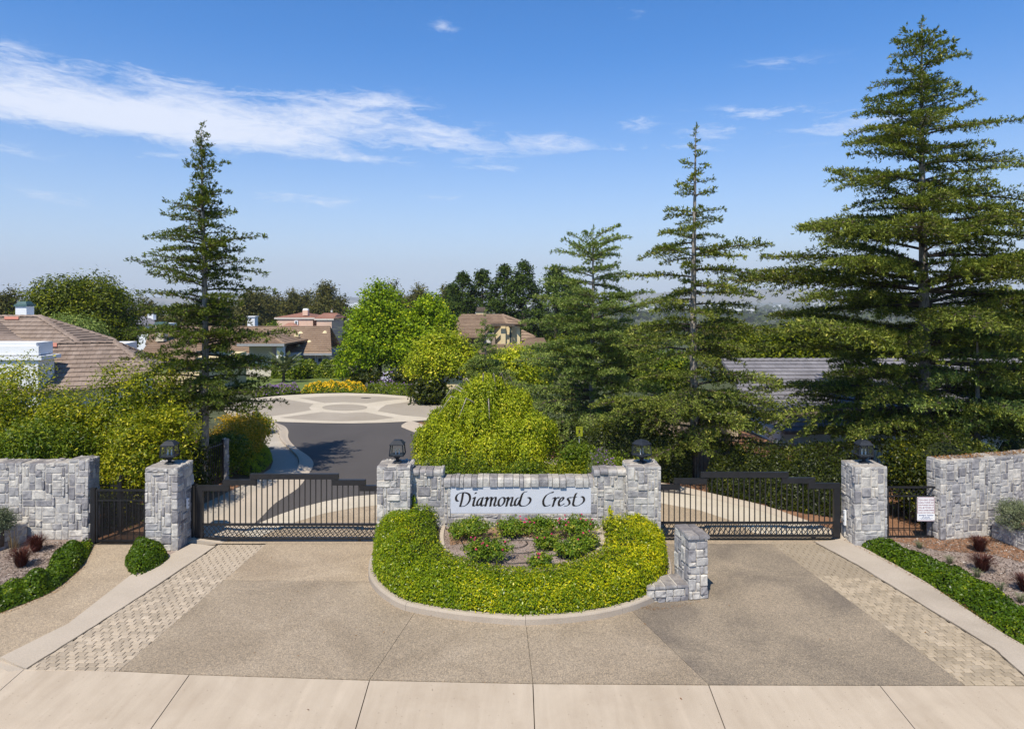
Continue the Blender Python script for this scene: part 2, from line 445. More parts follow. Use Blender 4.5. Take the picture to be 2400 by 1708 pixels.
def glass(name):
    m, t, b, o = newmat(name)
    tr = t.nodes.new('ShaderNodeBsdfTransparent'); gl = t.nodes.new('ShaderNodeBsdfGlossy'); gl.inputs['Roughness'].default_value = .05
    df = t.nodes.new('ShaderNodeBsdfDiffuse'); df.inputs[0].default_value = (.35, .38, .36, 1)
    tr.inputs[0].default_value = (.94, .95, .94, 1)
    a = t.nodes.new('ShaderNodeMixShader'); a.inputs[0].default_value = .05
    t.links.new(tr.outputs[0], a.inputs[1]); t.links.new(gl.outputs[0], a.inputs[2])
    c = t.nodes.new('ShaderNodeMixShader'); c.inputs[0].default_value = .03
    t.links.new(a.outputs[0], c.inputs[1]); t.links.new(df.outputs[0], c.inputs[2])
    t.links.new(c.outputs[0], o.inputs[0])
    return m
M_glass = glass('lantern_glass')

G_ced = leafmat('cedar_needles', [(0, (.016, .026, .006)), (.5, (.054, .072, .018)), (.85, (.110, .130, .034)), (1, (.17, .165, .065))], .22, .6, .25, gain=2.7, kb=.7)
G_ced2 = leafmat('blue_green_cedar_needles', [(0, (.032, .052, .020)), (.5, (.070, .100, .036)), (.85, (.115, .145, .055)), (1, (.15, .16, .08))], .22, .6, .25, gain=2.7, kb=.7)
G_spr = leafmat('fir_needles', [(0, (.024, .038, .010)), (.5, (.048, .070, .014)), (.85, (.085, .11, .022)), (1, (.13, .12, .045))], .2, .6, .25, gain=2.1, kb=.75)
G_hedge = leafmat('glossy_pittosporum_leaves', [(0, (.045, .085, .004)), (.45, (.105, .165, .006)), (.8, (.21, .25, .010)), (1, (.38, .36, .04))], .3, .32, .55)
G_hedgeY = leafmat('yellow_green_new_growth_leaves', [(0, (.08, .12, .004)), (.4, (.23, .26, .006)), (.75, (.40, .38, .012)), (1, (.56, .47, .04))], .3, .35, .5)
G_cover = leafmat('groundcover_leaves', [(0, (.024, .055, .005)), (.5, (.055, .105, .006)), (.85, (.11, .17, .010)), (1, (.22, .25, .03))], .25, .35, .5, gain=1.2)
G_bushY = leafmat('yellow_green_shrub_leaves', [(0, (.045, .075, .006)), (.4, (.115, .145, .010)), (.75, (.24, .25, .016)), (1, (.42, .38, .06))], .32, .4, .4)
G_bushG = leafmat('mid_green_shrub_leaves', [(0, (.030, .060, .006)), (.5, (.075, .115, .012)), (.85, (.16, .20, .02)), (1, (.28, .29, .05))], .3, .4, .4)
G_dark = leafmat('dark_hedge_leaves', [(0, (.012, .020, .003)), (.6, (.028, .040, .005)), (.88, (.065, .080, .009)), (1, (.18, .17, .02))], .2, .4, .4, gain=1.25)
G_weep = leafmat('weeping_tree_leaves', [(0, (.045, .075, .006)), (.35, (.135, .180, .012)), (.75, (.25, .29, .022)), (1, (.42, .40, .07))], .35, .45, .35, gain=1.7)
G_liq = leafmat('bright_maple_leaves', [(0, (.060, .11, .006)), (.4, (.125, .20, .010)), (.8, (.23, .31, .015)), (1, (.40, .42, .03))], .38, .45, .3)
G_orange = leafmat('orange_tipped_leaves', [(0, (.10, .12, .010)), (.4, (.24, .20, .015)), (.8, (.38, .25, .03)), (1, (.48, .30, .06))], .3, .45, .3)
G_ficus = leafmat('fig_tree_leaves', [(0, (.024, .040, .003)), (.5, (.068, .090, .005)), (.85, (.125, .145, .008)), (1, (.20, .21, .02))], .25, .45, .3)
G_euc = leafmat('eucalyptus_leaves', [(0, (.030, .034, .014)), (.5, (.065, .070, .026)), (.85, (.115, .105, .045)), (1, (.16, .13, .08))], .2, .6, .3)
G_pine = leafmat('dark_pine_needles', [(0, (.010, .022, .006)), (.6, (.028, .050, .012)), (1, (.070, .10, .025))], .15, .6, .2)
G_red = leafmat('dark_red_grass', [(0, (.035, .012, .012)), (.6, (.10, .035, .030)), (1, (.20, .09, .05))], .2, .6, .2, (1.2, .8, .7), gain=1.0, kb=1.0)
G_tan = leafmat('tan_dry_grass', [(0, (.20, .14, .06)), (1, (.46, .34, .18))], .25, .7, .2, (1.1, 1, .8), gain=1.0, kb=1.0)
G_lime = leafmat('lime_grass', [(0, (.14, .19, .02)), (.6, (.27, .32, .04)), (1, (.42, .43, .09))], .3, .6, .2)
G_grey = leafmat('grey_green_lavender', [(0, (.085, .105, .055)), (.6, (.17, .20, .11)), (1, (.30, .32, .20))], .2, .7, .2, (1, 1, .8), gain=1.0, kb=1.0)
G_rose = leafmat('rose_leaves', [(0, (.035, .075, .012)), (.5, (.080, .14, .018)), (.85, (.15, .20, .03)), (1, (.27, .26, .06))], .3, .4, .4)
G_pinkf = leafmat('pink_petals', [(0, (.55, .03, .12)), (1, (.80, .09, .26))], .25, .6, .2, (1, .6, .8), gain=1.0, kb=1.0)
G_yelf = leafmat('yellow_petals', [(0, (.55, .34, .01)), (1, (.75, .52, .03))], .2, .6, .2, (1, 1, .5), gain=1.1, kb=.8)
G_purf = leafmat('purple_petals', [(0, (.16, .07, .26)), (1, (.34, .20, .50))], .2, .6, .2, (1, .8, 1), gain=1.0, kb=1.0)
G_whif = leafmat('white_lilac_petals', [(0, (.30, .28, .50)), (1, (.65, .65, .72))], .2, .6, .2, (1, 1, 1), gain=1.0, kb=1.0)
G_far = leafmat('distant_foliage', [(0, (.022, .035, .010)), (.6, (.050, .070, .018)), (1, (.10, .115, .03))], .1, .8, .1, gain=1.1, kb=.8)

# ------------------------------------------------------------------ terrain
def th(x, y):
    x = np.asarray(x, float); y = np.asarray(y, float)
    ys = [-400, 46, 49, 60, 80, 120, 180, 300, 600, 1500, 20000]
    zs = [0, 0, -.05, -.85, -1.4, -3.2, -7, -15, -27, -42, -46]
    z = np.interp(y, ys, zs)
    dip = np.clip((x - 8) / 6, 0, 1) * np.clip((y - 25) / 4, 0, 1) * np.clip((150 - y) / 60, 0, 1)
    z = z - 1.3 * dip
    return z
gx = np.unique(np.concatenate([np.arange(-60, 61, 3.0), np.array([-7900, -6500, -5000, -3500, -2400, -1600, -1000, -650, -400, -250, -160, -100, 100, 160, 250, 400, 650, 1000, 1600, 2400, 3500, 5000, 6500, 7900])]))
gy = np.unique(np.concatenate([np.arange(-12, 110, 2.0), np.array([-900, -400, -150, -60, -25, 130, 150, 180, 220, 300, 400, 600, 900, 1500, 2200, 3000, 4000, 5200, 6500, 8400])]))
XX, YY = np.meshgrid(gx, gy)
ZZ = th(XX, YY) - .07
vs = np.stack([XX.ravel(), YY.ravel(), ZZ.ravel()], 1)
nx = len(gx)
fs = [(j * nx + i, j * nx + i + 1, (j + 1) * nx + i + 1, (j + 1) * nx + i) for j in range(len(gy) - 1) for i in range(nx - 1)]
M_ground = surf('soil_and_scrub', [(.3, (.075, .065, .035)), (.5, (.060, .075, .028)), (.7, (.12, .10, .06))], .02, [(.3, (.6,) * 3), (.7, (1.4,) * 3)], 1.2, .95, .4)
gnd = part('ground', mesh('ground', vs, fs, M_ground))
tag(gnd, 'brown and green earth falling away beyond the turning circle', 'ground', kind='structure')

# far hills, closing the horizon
rng = np.random.default_rng(5)
def hills(name, label, D, x0, x1, prof, seed, mat):
    xs = np.linspace(x0, x1, 90); r = np.random.default_rng(seed)
    ph = r.uniform(0, 6, 8)
    v = []; f = []
    rows = 7
    for j in range(rows):
        for i, x in enumerate(xs):
            u = j / (rows - 1)
            hgt = .35 * np.interp(x / D * F + CX, prof[0], prof[1]) * D / F
            n = sum(math.sin(x / D * k * 9 + ph[k] + j * .7) / (k + 1) for k in range(1, 8)) * .10 + 1
            z = -47 + (hgt + 53) * math.sin(u * math.pi / 2) ** 1.3 * (n if j > 0 else 1)
            v.append((x, D - 500 * (1 - u) + (120 * math.sin(i * .9 + j) if 0 < j < rows - 1 else 0), z if j else -60))
    nxx = len(xs)
    for j in range(rows - 1):
        for i in range(nxx - 1):
            f.append((j * nxx + i, j * nxx + i + 1, (j + 1) * nxx + i + 1, (j + 1) * nxx + i))
    o = part(name, mesh(name, v, f, mat, True))
    tag(o, label, 'hills', kind='structure')
M_hill = surf('hill_scrub', [(.3, (.07, .07, .035)), (.7, (.15, .12, .07))], .002, [(.3, (.7,) * 3), (.7, (1.3,) * 3)], .01, .95, 0)
hills('distant_hills', 'faint blue ridge of hills fading out along the horizon', 7600, -7700, 7700, ([-400, 0, 600, 1100, 1400, 1600, 1800, 1950, 2150, 2400, 2800], [8, 6, 9, 5, 14, 40, 66, 50, 42, 62, 40]), 3, M_hill)

# ------------------------------------------------------------------ flat ground layers
def sheet(name, pts, z, mat, label, cat, root=None, kind='structure', th_=None):
    p = ccw(pts)
    b = MB()
    if th_: b.prism(p, z - th_, z)
    else:
        b.v = [(q[0], q[1], z) for q in p]; b.f = [tuple(range(len(p)))]
    o = b.put(name, mat, root)
    if root is None: tag(o, label, cat, kind=kind)
    return o
def gp(*pp, z=0.0): return [tuple(G(a, b, z))[:2] for a, b in pp]

front = [(57, 1567), (279, 1572), (444, 1580), (866, 1593.5), (1249, 1601.5), (1661, 1604.5), (2062, 1605.5), (2261, 1605.5), (2400, 1607), (2600, 1610)]
joint_bottom = {444: (353, 1708), 866: (833, 1708), 1249: (1253, 1708), 1661: (1700, 1708), 2062: (2145, 1708)}
sheet('street_base', [(-40, 3), (40, 3), (40, 11.95), (-40, 11.95)], -.05, M_joint, 'dark dirt packed in the joints of the front concrete apron', 'ground')
apron = thing('concrete_apron', (0, 10, 0), 'pale concrete apron of large slabs along the front edge of the picture', 'apron', kind='structure')
def ext(a, b, yt):                       # carry a joint line on to depth yt
    A = G(*a); B = G(*b); t = (yt - A.y) / (B.y - A.y)
    p = A + (B - A) * t
    return (p.x, p.y)
YB = 6.0
fl = [tuple(G(*p))[:2] for p in front]
lines = {0: None}
def jl(k): return ext([p for p in front if p[0] == k][0], joint_bottom[k], YB)
leftA = tuple(G(57, 1567))[:2]
leftB = ext((57, 1567), (0, 1617), YB + 4.2)
slabs = [
    [leftA, tuple(G(279, 1572))[:2], tuple(G(444, 1580))[:2], jl(444), (leftB[0] - 2, YB), leftB],
    [tuple(G(444, 1580))[:2], tuple(G(866, 1593.5))[:2], jl(866), jl(444)],
    [tuple(G(866, 1593.5))[:2], tuple(G(1249, 1601.5))[:2], jl(1249), jl(866)],
    [tuple(G(1249, 1601.5))[:2], tuple(G(1661, 1604.5))[:2], jl(1661), jl(1249)],
    [tuple(G(1661, 1604.5))[:2], tuple(G(2062, 1605.5))[:2], jl(2062), jl(1661)],
    [tuple(G(2062, 1605.5))[:2], tuple(G(2261, 1605.5))[:2], tuple(G(2600, 1608))[:2], (14, 11.2), (14, YB), jl(2062)],
]
for s in slabs:
    sheet('slab', inset(s, .008), 0, M_conc, '', '', apron, th_=.04)
# gutter slab continuing left
sheet('slab', inset([leftA, leftB, (leftB[0] - 2, YB), (-16, YB), (-16, 11.0), tuple(G(0, 1562))[:2], tuple(G(20, 1573))[:2]], .006), 0, M_conc, '', '', apron, th_=.04)

# driveway of exposed aggregate
GY = 18.22
sheet('driveway_bedding', [(-14.5, 11.0), (14.5, 11.0), (14.5, 19.0), (-14.5, 19.0)], -.05, M_joint, 'dark dirt showing in the joints of the driveway', 'ground')
drive = thing('driveway', (0, 15, 0), 'speckled brown exposed aggregate driveway in front of the gates', 'driveway', kind='structure')
topL = tuple(G(623, 1274))[:2]; topR = tuple(G(1801, 1268))[:2]
cL = tuple(G(971, 1436))[:2]; cM = tuple(G(1232, 1455))[:2]; cR = tuple(G(1480, 1430))[:2]
hL0 = tuple(G(523, 1358.6))[:2]; hL1 = tuple(G(880, 1362))[:2]
hR0 = tuple(G(1560, 1358))[:2]; hR1 = tuple(G(1912, 1344.5))[:2]
DP = [
    (M_agg3, [topL, (-2.0, 18.1), (-2.9, 15.9), hL1, hL0]),
    (M_agg, [hL0, hL1, (-2.2, 14.6), cL, tuple(G(866, 1592))[:2], tuple(G(444, 1579))[:2], tuple(G(279, 1570.5))[:2]]),
    (M_agg, [cL, (-1, 14.2), (.26, 13.7), cM, tuple(G(1249, 1600))[:2], tuple(G(866, 1592))[:2]]),
    (M_agg, [cM, (.26, 13.7), (1.5, 14.1), cR, tuple(G(1661, 1603))[:2], tuple(G(1249, 1600))[:2]]),
    (M_agg2, [cR, (2.4, 14.4), (3.0, 15.4), hR0, hR1, tuple(G(2261, 1604))[:2], tuple(G(2062, 1604))[:2], tuple(G(1661, 1603))[:2]]),
    (M_agg2, [hR0, (2.6, 16.0), (2.2, 18.1), topR, hR1]),
]
for m, p in DP:
    sheet('slab', inset(p, .004), -.002, m, '', '', drive, th_=.04)

# paver strips
def paver_strip(name, label, Ledge, Redge, mat, bed, seed, dz):
    Lp = [G(*p) for p in Ledge]; Rp = [G(*p) for p in Redge]
    def xe(P, y):
        ys = [p.y for p in P]; xs = [p.x for p in P]
        o = np.argsort(ys)
        return float(np.interp(y, np.array(ys)[o], np.array(xs)[o]))
    y0 = min(Lp[0].y, Rp[0].y); y1 = max(Lp[-1].y, Rp[-1].y)
    root = thing(name, (xe(Lp, 15), 15, 0), label, 'paving', kind='structure')
    sheet('bedding', [tuple(p)[:2] for p in Lp] + [tuple(p)[:2] for p in reversed(Rp)], -.022, bed, '', '', root)
    r = random.Random(seed)
    rows = []
    rh, pw, g = .128, .172, .011
    y = y0; j = 0; items = []
    while y < y1 - .02:
        ya, yb = y + g / 2, min(y + rh, y1) - g / 2
        a0, a1 = xe(Lp, ya), xe(Lp, yb); b0, b1 = xe(Rp, ya), xe(Rp, yb)
        x = math.floor(min(a0, a1) / pw) * pw + (j % 2) * pw / 2 + r.uniform(-.02, .02) - pw
        while x < max(b0, b1):
            c0 = max(x + g / 2, a0 + .004); c1 = max(x + g / 2, a1 + .004); d0 = min(x + pw - g / 2, b0 - .004); d1 = min(x + pw - g / 2, b1 - .004)
            if d0 - c0 > .02 or d1 - c1 > .02:
                d0 = max(d0, c0 + .004); d1 = max(d1, c1 + .004)
                items.append((ya, yb, c0, c1, d0, d1))
            x += pw
        y += rh; j += 1
    rest = MB()
    for i, (ya, yb, c0, c1, d0, d1) in enumerate(items):
        b = MB() if i < 298 else rest
        zt = r.uniform(-.0035, .0035) + dz; ch = .007; n = len(b.v)
        b.v += [(c0, ya, -.02), (d0, ya, -.02), (d1, yb, -.02), (c1, yb, -.02),
                (c0, ya, zt - ch), (d0, ya, zt - ch), (d1, yb, zt - ch), (c1, yb, zt - ch),
                (c0 + ch, ya + ch, zt), (d0 - ch, ya + ch, zt), (d1 - ch, yb - ch, zt), (c1 + ch, yb - ch, zt)]
        for k in range(4):
            l = (k + 1) % 4
            b.f += [(n + k, n + l, n + 4 + l, n + 4 + k), (n + 4 + k, n + 4 + l, n + 8 + l, n + 8 + k)]
        b.f.append((n + 8, n + 9, n + 10, n + 11))
        if i < 298: recenter(b.put('paver', mat, root))
    if rest.v:
        o = rest.put('paver_rows', mat, root); o['kind'] = 'stuff'
    return root
LE = [(65, 1567), (227, 1464), (371, 1371), (508, 1279)]; RE = [(279, 1571), (623, 1276)]
paver_strip('paver_strip', 'cream paver strip with dark slanting joints on the left edge of the driveway', LE, RE, M_paver, M_paverbed, 3, .004)
LE2 = [(2259, 1604), (1801, 1269)]; RE2 = [(2560, 1671), (2400, 1584), (2329, 1521), (2124, 1395), (2006, 1323), (1905.6, 1269)]
LE2 = [(2262, 1604.5), (1801, 1269)]
RE2 = [(2434, 1604.5), (2400, 1584), (2329, 1521), (2124, 1395), (2006, 1323), (1905.6, 1269)]
paver_strip('paver_strip', 'tan paver strip in tight rows on the right edge of the driveway', LE2, RE2, M_paverR, M_paverbedR, 4, .004)

sheet('footpath_corner', gp((0, 1544), (58, 1567.5), (20, 1574), (0, 1563)) + [(-16, 11.02), (-16, 12.1)], -.006, M_curbL, 'pale concrete where the left curb fans out to the street', 'curb')
# rolled curb bands beside the strips
def band(name, A, B, z, mat, label, cat, zA=0.0, zB=0.0, n=6, root=None):
    a = spline([Vector((p[0], p[1], 0)) for p in A], n); b = spline([Vector((p[0], p[1], 0)) for p in B], n)
    k = min(len(a), len(b)); a = a[:k]; b = b[:k]
    v = []; f = []
    m = 5
    for i in range(k):
        for j in range(m):
            t = j / (m - 1)
            p = a[i].lerp(b[i], t)
            v.append((p.x, p.y, z + zA + (zB - zA) * (t * t * (3 - 2 * t))))
    for i in range(k - 1):
        for j in range(m - 1):
            f.append((i * m + j, (i + 1) * m + j, (i + 1) * m + j + 1, i * m + j + 1))
    s = len(v)
    v += [(p[0], p[1], z - .12) for p in b]
    for i in range(k - 1):
        f.append((i * m + m - 1, (i + 1) * m + m - 1, s + i + 1, s + i))
    for i in (0, k - 1):
        e_ = len(v); v.append((b[i].x, b[i].y, z - .12)); v.append((a[i].x, a[i].y, z - .12))
        f.append(tuple(i * m + j for j in range(m)) + (e_, e_ + 1))
    me = mesh(name, v, f, mat, False)
    me.update()
    o = part(name, me, root)
    # make normals face up
    if len(me.polygons) and me.polygons[0].normal.z < 0: me.flip_normals()
    if root is None: tag(o, label, cat, kind='structure')
    return o
band('rolled_curb', gp((65, 1567), (226, 1464.5), (370, 1371.5), (507, 1279)), gp((0, 1546), (160, 1466), (306, 1352), (449, 1278)), .002, M_curbL,
     'smooth concrete curb between the left pavers and the footpath', 'curb', 0, .05, 1)
band('rolled_curb', gp((2434, 1604.5), (2400, 1583.5), (2329, 1520.5), (2124, 1394.5), (2006, 1322.5), (1906, 1269)), gp((2520, 1600), (2400, 1519), (2355, 1493), (2171, 1370), (2080, 1317), (1984, 1268)), .002, M_curb,
     'smooth concrete curb between the right pavers and the ivy', 'curb', 0, .06, 1)
# left footpath
sheet('footpath', gp((214, 1276), (331, 1276), (325, 1300), (303, 1323), (318, 1347), (160, 1468), (0, 1547), (-120, 1592), (-260, 1560), (-120, 1480), (0, 1432), (109, 1388), (166, 1349), (200, 1314)), -.004, M_agg3,
      'tan aggregate footpath leading to the left pedestrian gate', 'path')
sheet('mulch_bed', gp((-260, 1560), (-120, 1485), (0, 1436), (109, 1392), (166, 1352), (200, 1316), (214, 1272), (180, 1262), (-200, 1262)), .001, M_mulch,
      'grey brown mulch bed left of the footpath', 'mulch bed')
sheet('mulch_bed', gp((305, 1322), (330, 1274), (452, 1274), (449, 1280), (309, 1353)), .001, M_mulch, 'small mulch patch at the foot of the left gate pillar', 'mulch bed')
sheet('mulch_bed', gp((1984, 1262), (2110, 1256), (2320, 1252), (2800, 1252), (2800, 1560), (2520, 1596), (2400, 1516), (2355, 1491), (2171, 1368), (2080, 1315), (2019, 1281)), .001, M_mulch,
      'brown mulch bed right of the driveway', 'mulch bed')
sheet('bark_mulch', gp((2070, 1262), (2200, 1290), (2330, 1300), (2440, 1330), (2700, 1320), (2700, 1250), (2320, 1250)), .005, M_mulchR, 'reddish bark mulch spread along the foot of the right stone wall', 'mulch bed')

# behind the gates
sheet('inner_mulch', [(-13.5, 18.2), (14, 18.2), (14, 34), (4, 34), (-1, 30), (-4, 40), (-13, 40), (-15, 30)], -.03, M_mulchR, 'red brown bark mulch around the drive behind the gates', 'mulch bed')
AE = [(600, 985), (640, 990), (662, 996), (672, 1003), (676, 1012), (675, 1022), (680, 1034), (697, 1051), (721, 1067), (733, 1080), (734, 1092), (724, 1109), (698, 1144), (645, 1179), (606, 1218), (562, 1250), (520, 1272)]
CE = [(610, 983), (632, 988), (646, 996), (654, 1005), (653, 1015), (655, 1026), (661, 1037), (681, 1057), (697, 1073), (701, 1089), (693, 1106), (660, 1126), (589, 1161), (523, 1209), (470, 1250), (440, 1272)]
SE = [(600, 984), (618, 992), (621, 1001), (615, 1018), (612, 1033), (622, 1047), (634, 1061), (640, 1081), (634, 1098), (602, 1118), (545, 1148), (480, 1179), (420, 1215), (380, 1262)]
asp = gp(*AE) + gp((1965, 1272), (1950, 1250), (1869, 1226), (1788, 1198), (1681, 1172), (1590, 1151), (1549, 1143), (1400, 1110), (1250, 1075), (1100, 1040), (1010, 1020), (975, 1014), (941, 1000), (955, 990), (1040, 984))
sheet('road', asp, -.002, M_asph, 'smooth dark asphalt road between the gates and the turning circle', 'road')
sheet('sidewalk', gp(*SE) + gp(*CE[::-1]), .004, M_walk, 'pale concrete footway curving along the left side of the road', 'pavement')
band('gutter_curb', gp(*[AE[i] for i in range(0, 17)]), gp(*[CE[min(i, 15)] for i in range(0, 17)]), .004, M_curbL, 'pale curved curb and gutter on the left side of the road', 'curb', 0, .09, 3)
# inner apron inside the gates
arcO = [(562, 1252), (606, 1226), (654, 1206), (700, 1190), (760, 1175), (820, 1164), (883, 1158), (1000, 1152), (1200, 1148), (1400, 1149), (1549, 1153), (1650, 1163), (1800, 1196), (1900, 1228), (1955, 1255)]
arcI = [(600, 1262), (650, 1240), (700, 1221), (760, 1203), (830, 1190), (883, 1184), (1000, 1178), (1200, 1174), (1400, 1175), (1549, 1179), (1640, 1196), (1720, 1222), (1770, 1250)]
sheet('inner_apron', gp(*arcO) + gp((1985, 1274), (500, 1274)), .002, M_agg3, 'tan aggregate strip just inside the sliding gates', 'apron')
sheet('paver_arc', gp(*arcO) + gp(*[(p[0], p[1] - 0) for p in arcI[::-1]]), .006, M_circp, 'cream paver band curving across the road inside the gates', 'paving')
rc = [(941, 999), (961, 990), (990, 998), (1010, 1016), (1100, 1036), (1250, 1070), (1400, 1104), (1549, 1136), (1590, 1143), (1681, 1164), (1788, 1189), (1869, 1217), (1960, 1250), (1990, 1268)]
rc2 = [(941, 1001), (971, 1013), (985, 1017), (1010, 1023), (1100, 1043), (1250, 1078), (1400, 1113), (1549, 1146), (1590, 1152), (1681, 1173), (1788, 1199), (1869, 1227), (1935, 1252), (1960, 1270)]
band('gutter_curb', gp(*rc2), gp(*rc), .008, M_curbL, 'pale curb along the right side of the road behind the sign wall', 'curb', 0, .07, 3)
# turning circle
def ell(cx, cy, a, b, n=56): return [(cx + a * math.cos(2 * math.pi * i / n), cy + b * math.sin(2 * math.pi * i / n) + 0.0016 * (b * math.sin(2 * math.pi * i / n)) ** 2) for i in range(n)]
circ_top = [(590, 985), (540, 975), (520, 960), (540, 945), (590, 934), (660, 927), (740, 922.5), (810, 921), (890, 923.5), (960, 929), (1010, 937), (1050, 950), (1050, 970), (1010, 984)]
circ_bot = [(960, 987.5), (900, 990.5), (830, 992), (760, 991.5), (700, 990), (640, 988)]
tc_root = thing('turning_circle', tuple(G(808, 955)), 'round concrete turning circle with cream paver ring and crossing bands', 'turning circle', kind='structure')
sheet('outer_paving', gp(*circ_top, *circ_bot), .010, M_circp, '', '', tc_root)
def wedge(*pp): sheet('panel', gp(*pp), .014, M_circ, '', '', tc_root)
wedge((700, 932.5), (760, 929), (815, 927.5), (890, 929.5), (950, 934), (880, 942), (860, 945), (808, 942.5), (760, 944.5))
wedge((625, 936), (668, 935.5), (735, 946.5), (724, 955), (730, 961), (690, 968), (622, 977.5), (560, 972), (540, 958), (570, 944))
wedge((963, 941), (905, 949), (893, 956), (885, 963.5), (945, 973.5), (1000, 978), (1030, 965), (1035, 950), (1005, 942))
wedge((655, 979), (755, 965.5), (808, 968.5), (855, 966), (925, 979), (880, 984.5), (800, 987.5), (720, 984.5))
sheet('centre_disc', gp(*ell(808, 955, 53, 7.3)), .018, M_circ, '', '', tc_root)
tag(sheet('manhole_cover', gp(*ell(857.5, 933.2, 12, .9, 20)), .020, M_dark, '', ''), 'dark round manhole cover in the far side of the turning circle', 'manhole cover')
tag(sheet('pavement_hatch', gp(*ell(636, 1050.5, 7, 2.4, 16)), .012, M_dark, '', ''), 'small dark round cover in the left footway', 'manhole cover')
# lawn and beds beyond
def zg(px, py):
    z = 0.0
    for _ in range(12):
        p = G(px, py, z); z = .5 * z + .5 * float(th(p.x, p.y))
    return tuple(G(px, py, z + .02))
def drape(name, poly_px, mat, label, cat, off=.03):
    pts = [zg(*p) for p in poly_px]
    P2 = ccw([(p[0], p[1]) for p in pts])
    xs = [p[0] for p in P2]; ys = [p[1] for p in P2]
    nxx = 36; nyy = 20
    X = np.linspace(min(xs), max(xs), nxx); Y = np.linspace(min(ys), max(ys), nyy)
    v = []; f = []
    for yy in Y:
        for x_ in X: v.append((x_, yy, float(th(x_, yy)) + off))
    C = np.array([((X[i] + X[i + 1]) / 2, (Y[j] + Y[j + 1]) / 2) for j in range(nyy - 1) for i in range(nxx - 1)])
    ins = inpoly(C, P2); k = 0
    for j in range(nyy - 1):
        for i in range(nxx - 1):
            if ins[k]: f.append((j * nxx + i, j * nxx + i + 1, (j + 1) * nxx + i + 1, (j + 1) * nxx + i))
            k += 1
    o = part(name, mesh(name, v, f, mat)); tag(o, label, cat, kind='structure')
    return o
drape('lawn', [(560, 915), (700, 918), (860, 912), (905, 900), (880, 884), (640, 880), (560, 885)], M_lawn, 'smooth green lawn beyond the turning circle', 'lawn')

# ------------------------------------------------------------------ stone walls
CELL = .088
_stones = {}
def stone_mesh(wc, hc, var, small=False, hook=False):
    key = (wc, hc, var)
    if key in _stones: return _stones[key]
    r = random.Random(hash(key) & 0xffff)
    w_, h_ = wc * CELL - .014, hc * CELL - .014
    fr = [0, .10, .42 + r.uniform(-.1, .15), .90, 1] if wc > 1 or hc > 1 else [0, .2, .5, .8, 1]
    n = len(fr)
    v = []; f = []
    tilt = r.uniform(-.012, .012)
    for j, b in enumerate(fr):
        for i, a in enumerate(fr):
            edge = i in (0, n - 1) or j in (0, n - 1)
            corner = i in (0, n - 1) and j in (0, n - 1)
            x = (a - .5) * w_ ; z = (b - .5) * h_
            k = .010 if corner else 0
            x -= math.copysign(k, x); z -= math.copysign(k, z)
            if edge: x += r.uniform(-.005, .005); z += r.uniform(-.005, .005)
            y = (.019 if edge else .028 + r.uniform(-.005, .007)) + tilt * (a - .5)
            v.append((x, -y, z))
    for j in range(n - 1):
        for i in range(n - 1):
            q = (j * n + i, j * n + i + 1, (j + 1) * n + i + 1, (j + 1) * n + i)
            f.append(q)
    ring = [i for i in range(n)] + [j * n + n - 1 for j in range(1, n)] + [(n - 1) * n + i for i in range(n - 2, -1, -1)] + [j * n for j in range(n - 2, 0, -1)]
    s = len(v)
    for k in ring:
        x, y, z = v[k]; v.append((x * 1.01, .03, z * 1.01))
    m = len(ring)
    for i in range(m):
        f.append((ring[i], s + i, s + (i + 1) % m, ring[(i + 1) % m]))
    me = mesh('stone', v, f, M_stone, False)
    _stones[key] = me
    return me
def stones(root, O, u, v, wd, ht, seed, holes=(), ok=None, name='stone', coping=None, force=None):
    r = random.Random(seed)
    u = Vector(u).normalized(); v = Vector(v).normalized(); n = u.cross(v)
    nc = max(1, round(wd / CELL)); nr = max(1, round(ht / CELL))
    sx = wd / (nc * CELL); sz = ht / (nr * CELL)
    occ = [[False] * nc for _ in range(nr)]
    for j in range(nr):
        for i in range(nc):
            x = (i + .5) * CELL * sx; z = (j + .5) * CELL * sz
            if any(a <= x <= c and b <= z <= d for a, b, c, d in holes) or (ok and not ok(x, z)): occ[j][i] = True
    opts = force or [(4, 2), (3, 2), (3, 2), (2, 3), (2, 2), (3, 2), (4, 3), (3, 3), (5, 2), (3, 1), (2, 2), (4, 2), (4, 1), (1, 3), (2, 4)]
    rot = Matrix((u, -n, v)).transposed().to_4x4()
    cnt = 0
    rb = Vector(root.location)
    for j in range(nr):
        for i in range(nc):
            if occ[j][i]: continue
            o2 = opts[:]; r.shuffle(o2); o2.append((1, 1))
            for wc, hc in o2:
                if i + wc > nc or j + hc > nr: continue
                if any(occ[b][a] for b in range(j, j + hc) for a in range(i, i + wc)): continue
                # no slivers: avoid leaving a single free cell
                break
            for b in range(j, j + hc):
                for a in range(i, i + wc): occ[b][a] = True
            me = stone_mesh(wc, hc, r.randrange(4))
            o = bpy.data.objects.new(name, me)
            p = O + u * ((i + wc / 2) * CELL * sx) + v * ((j + hc / 2) * CELL * sz)
            flip = Matrix.Rotation(math.pi if r.random() < .5 else 0, 4, 'Y')
            pr = r.choice((.6, .8, .9, 1.0, 1.0, 1.15, 1.6))
            o.matrix_local = Matrix.Translation(p - rb) @ rot @ flip @ Matrix.Diagonal((sx, pr, sz, 1))
            COL.objects.link(o); o.parent = root
            cnt += 1
    return cnt
Xa = Vector((1, 0, 0)); Ya = Vector((0, 1, 0)); Za = Vector((0, 0, 1))

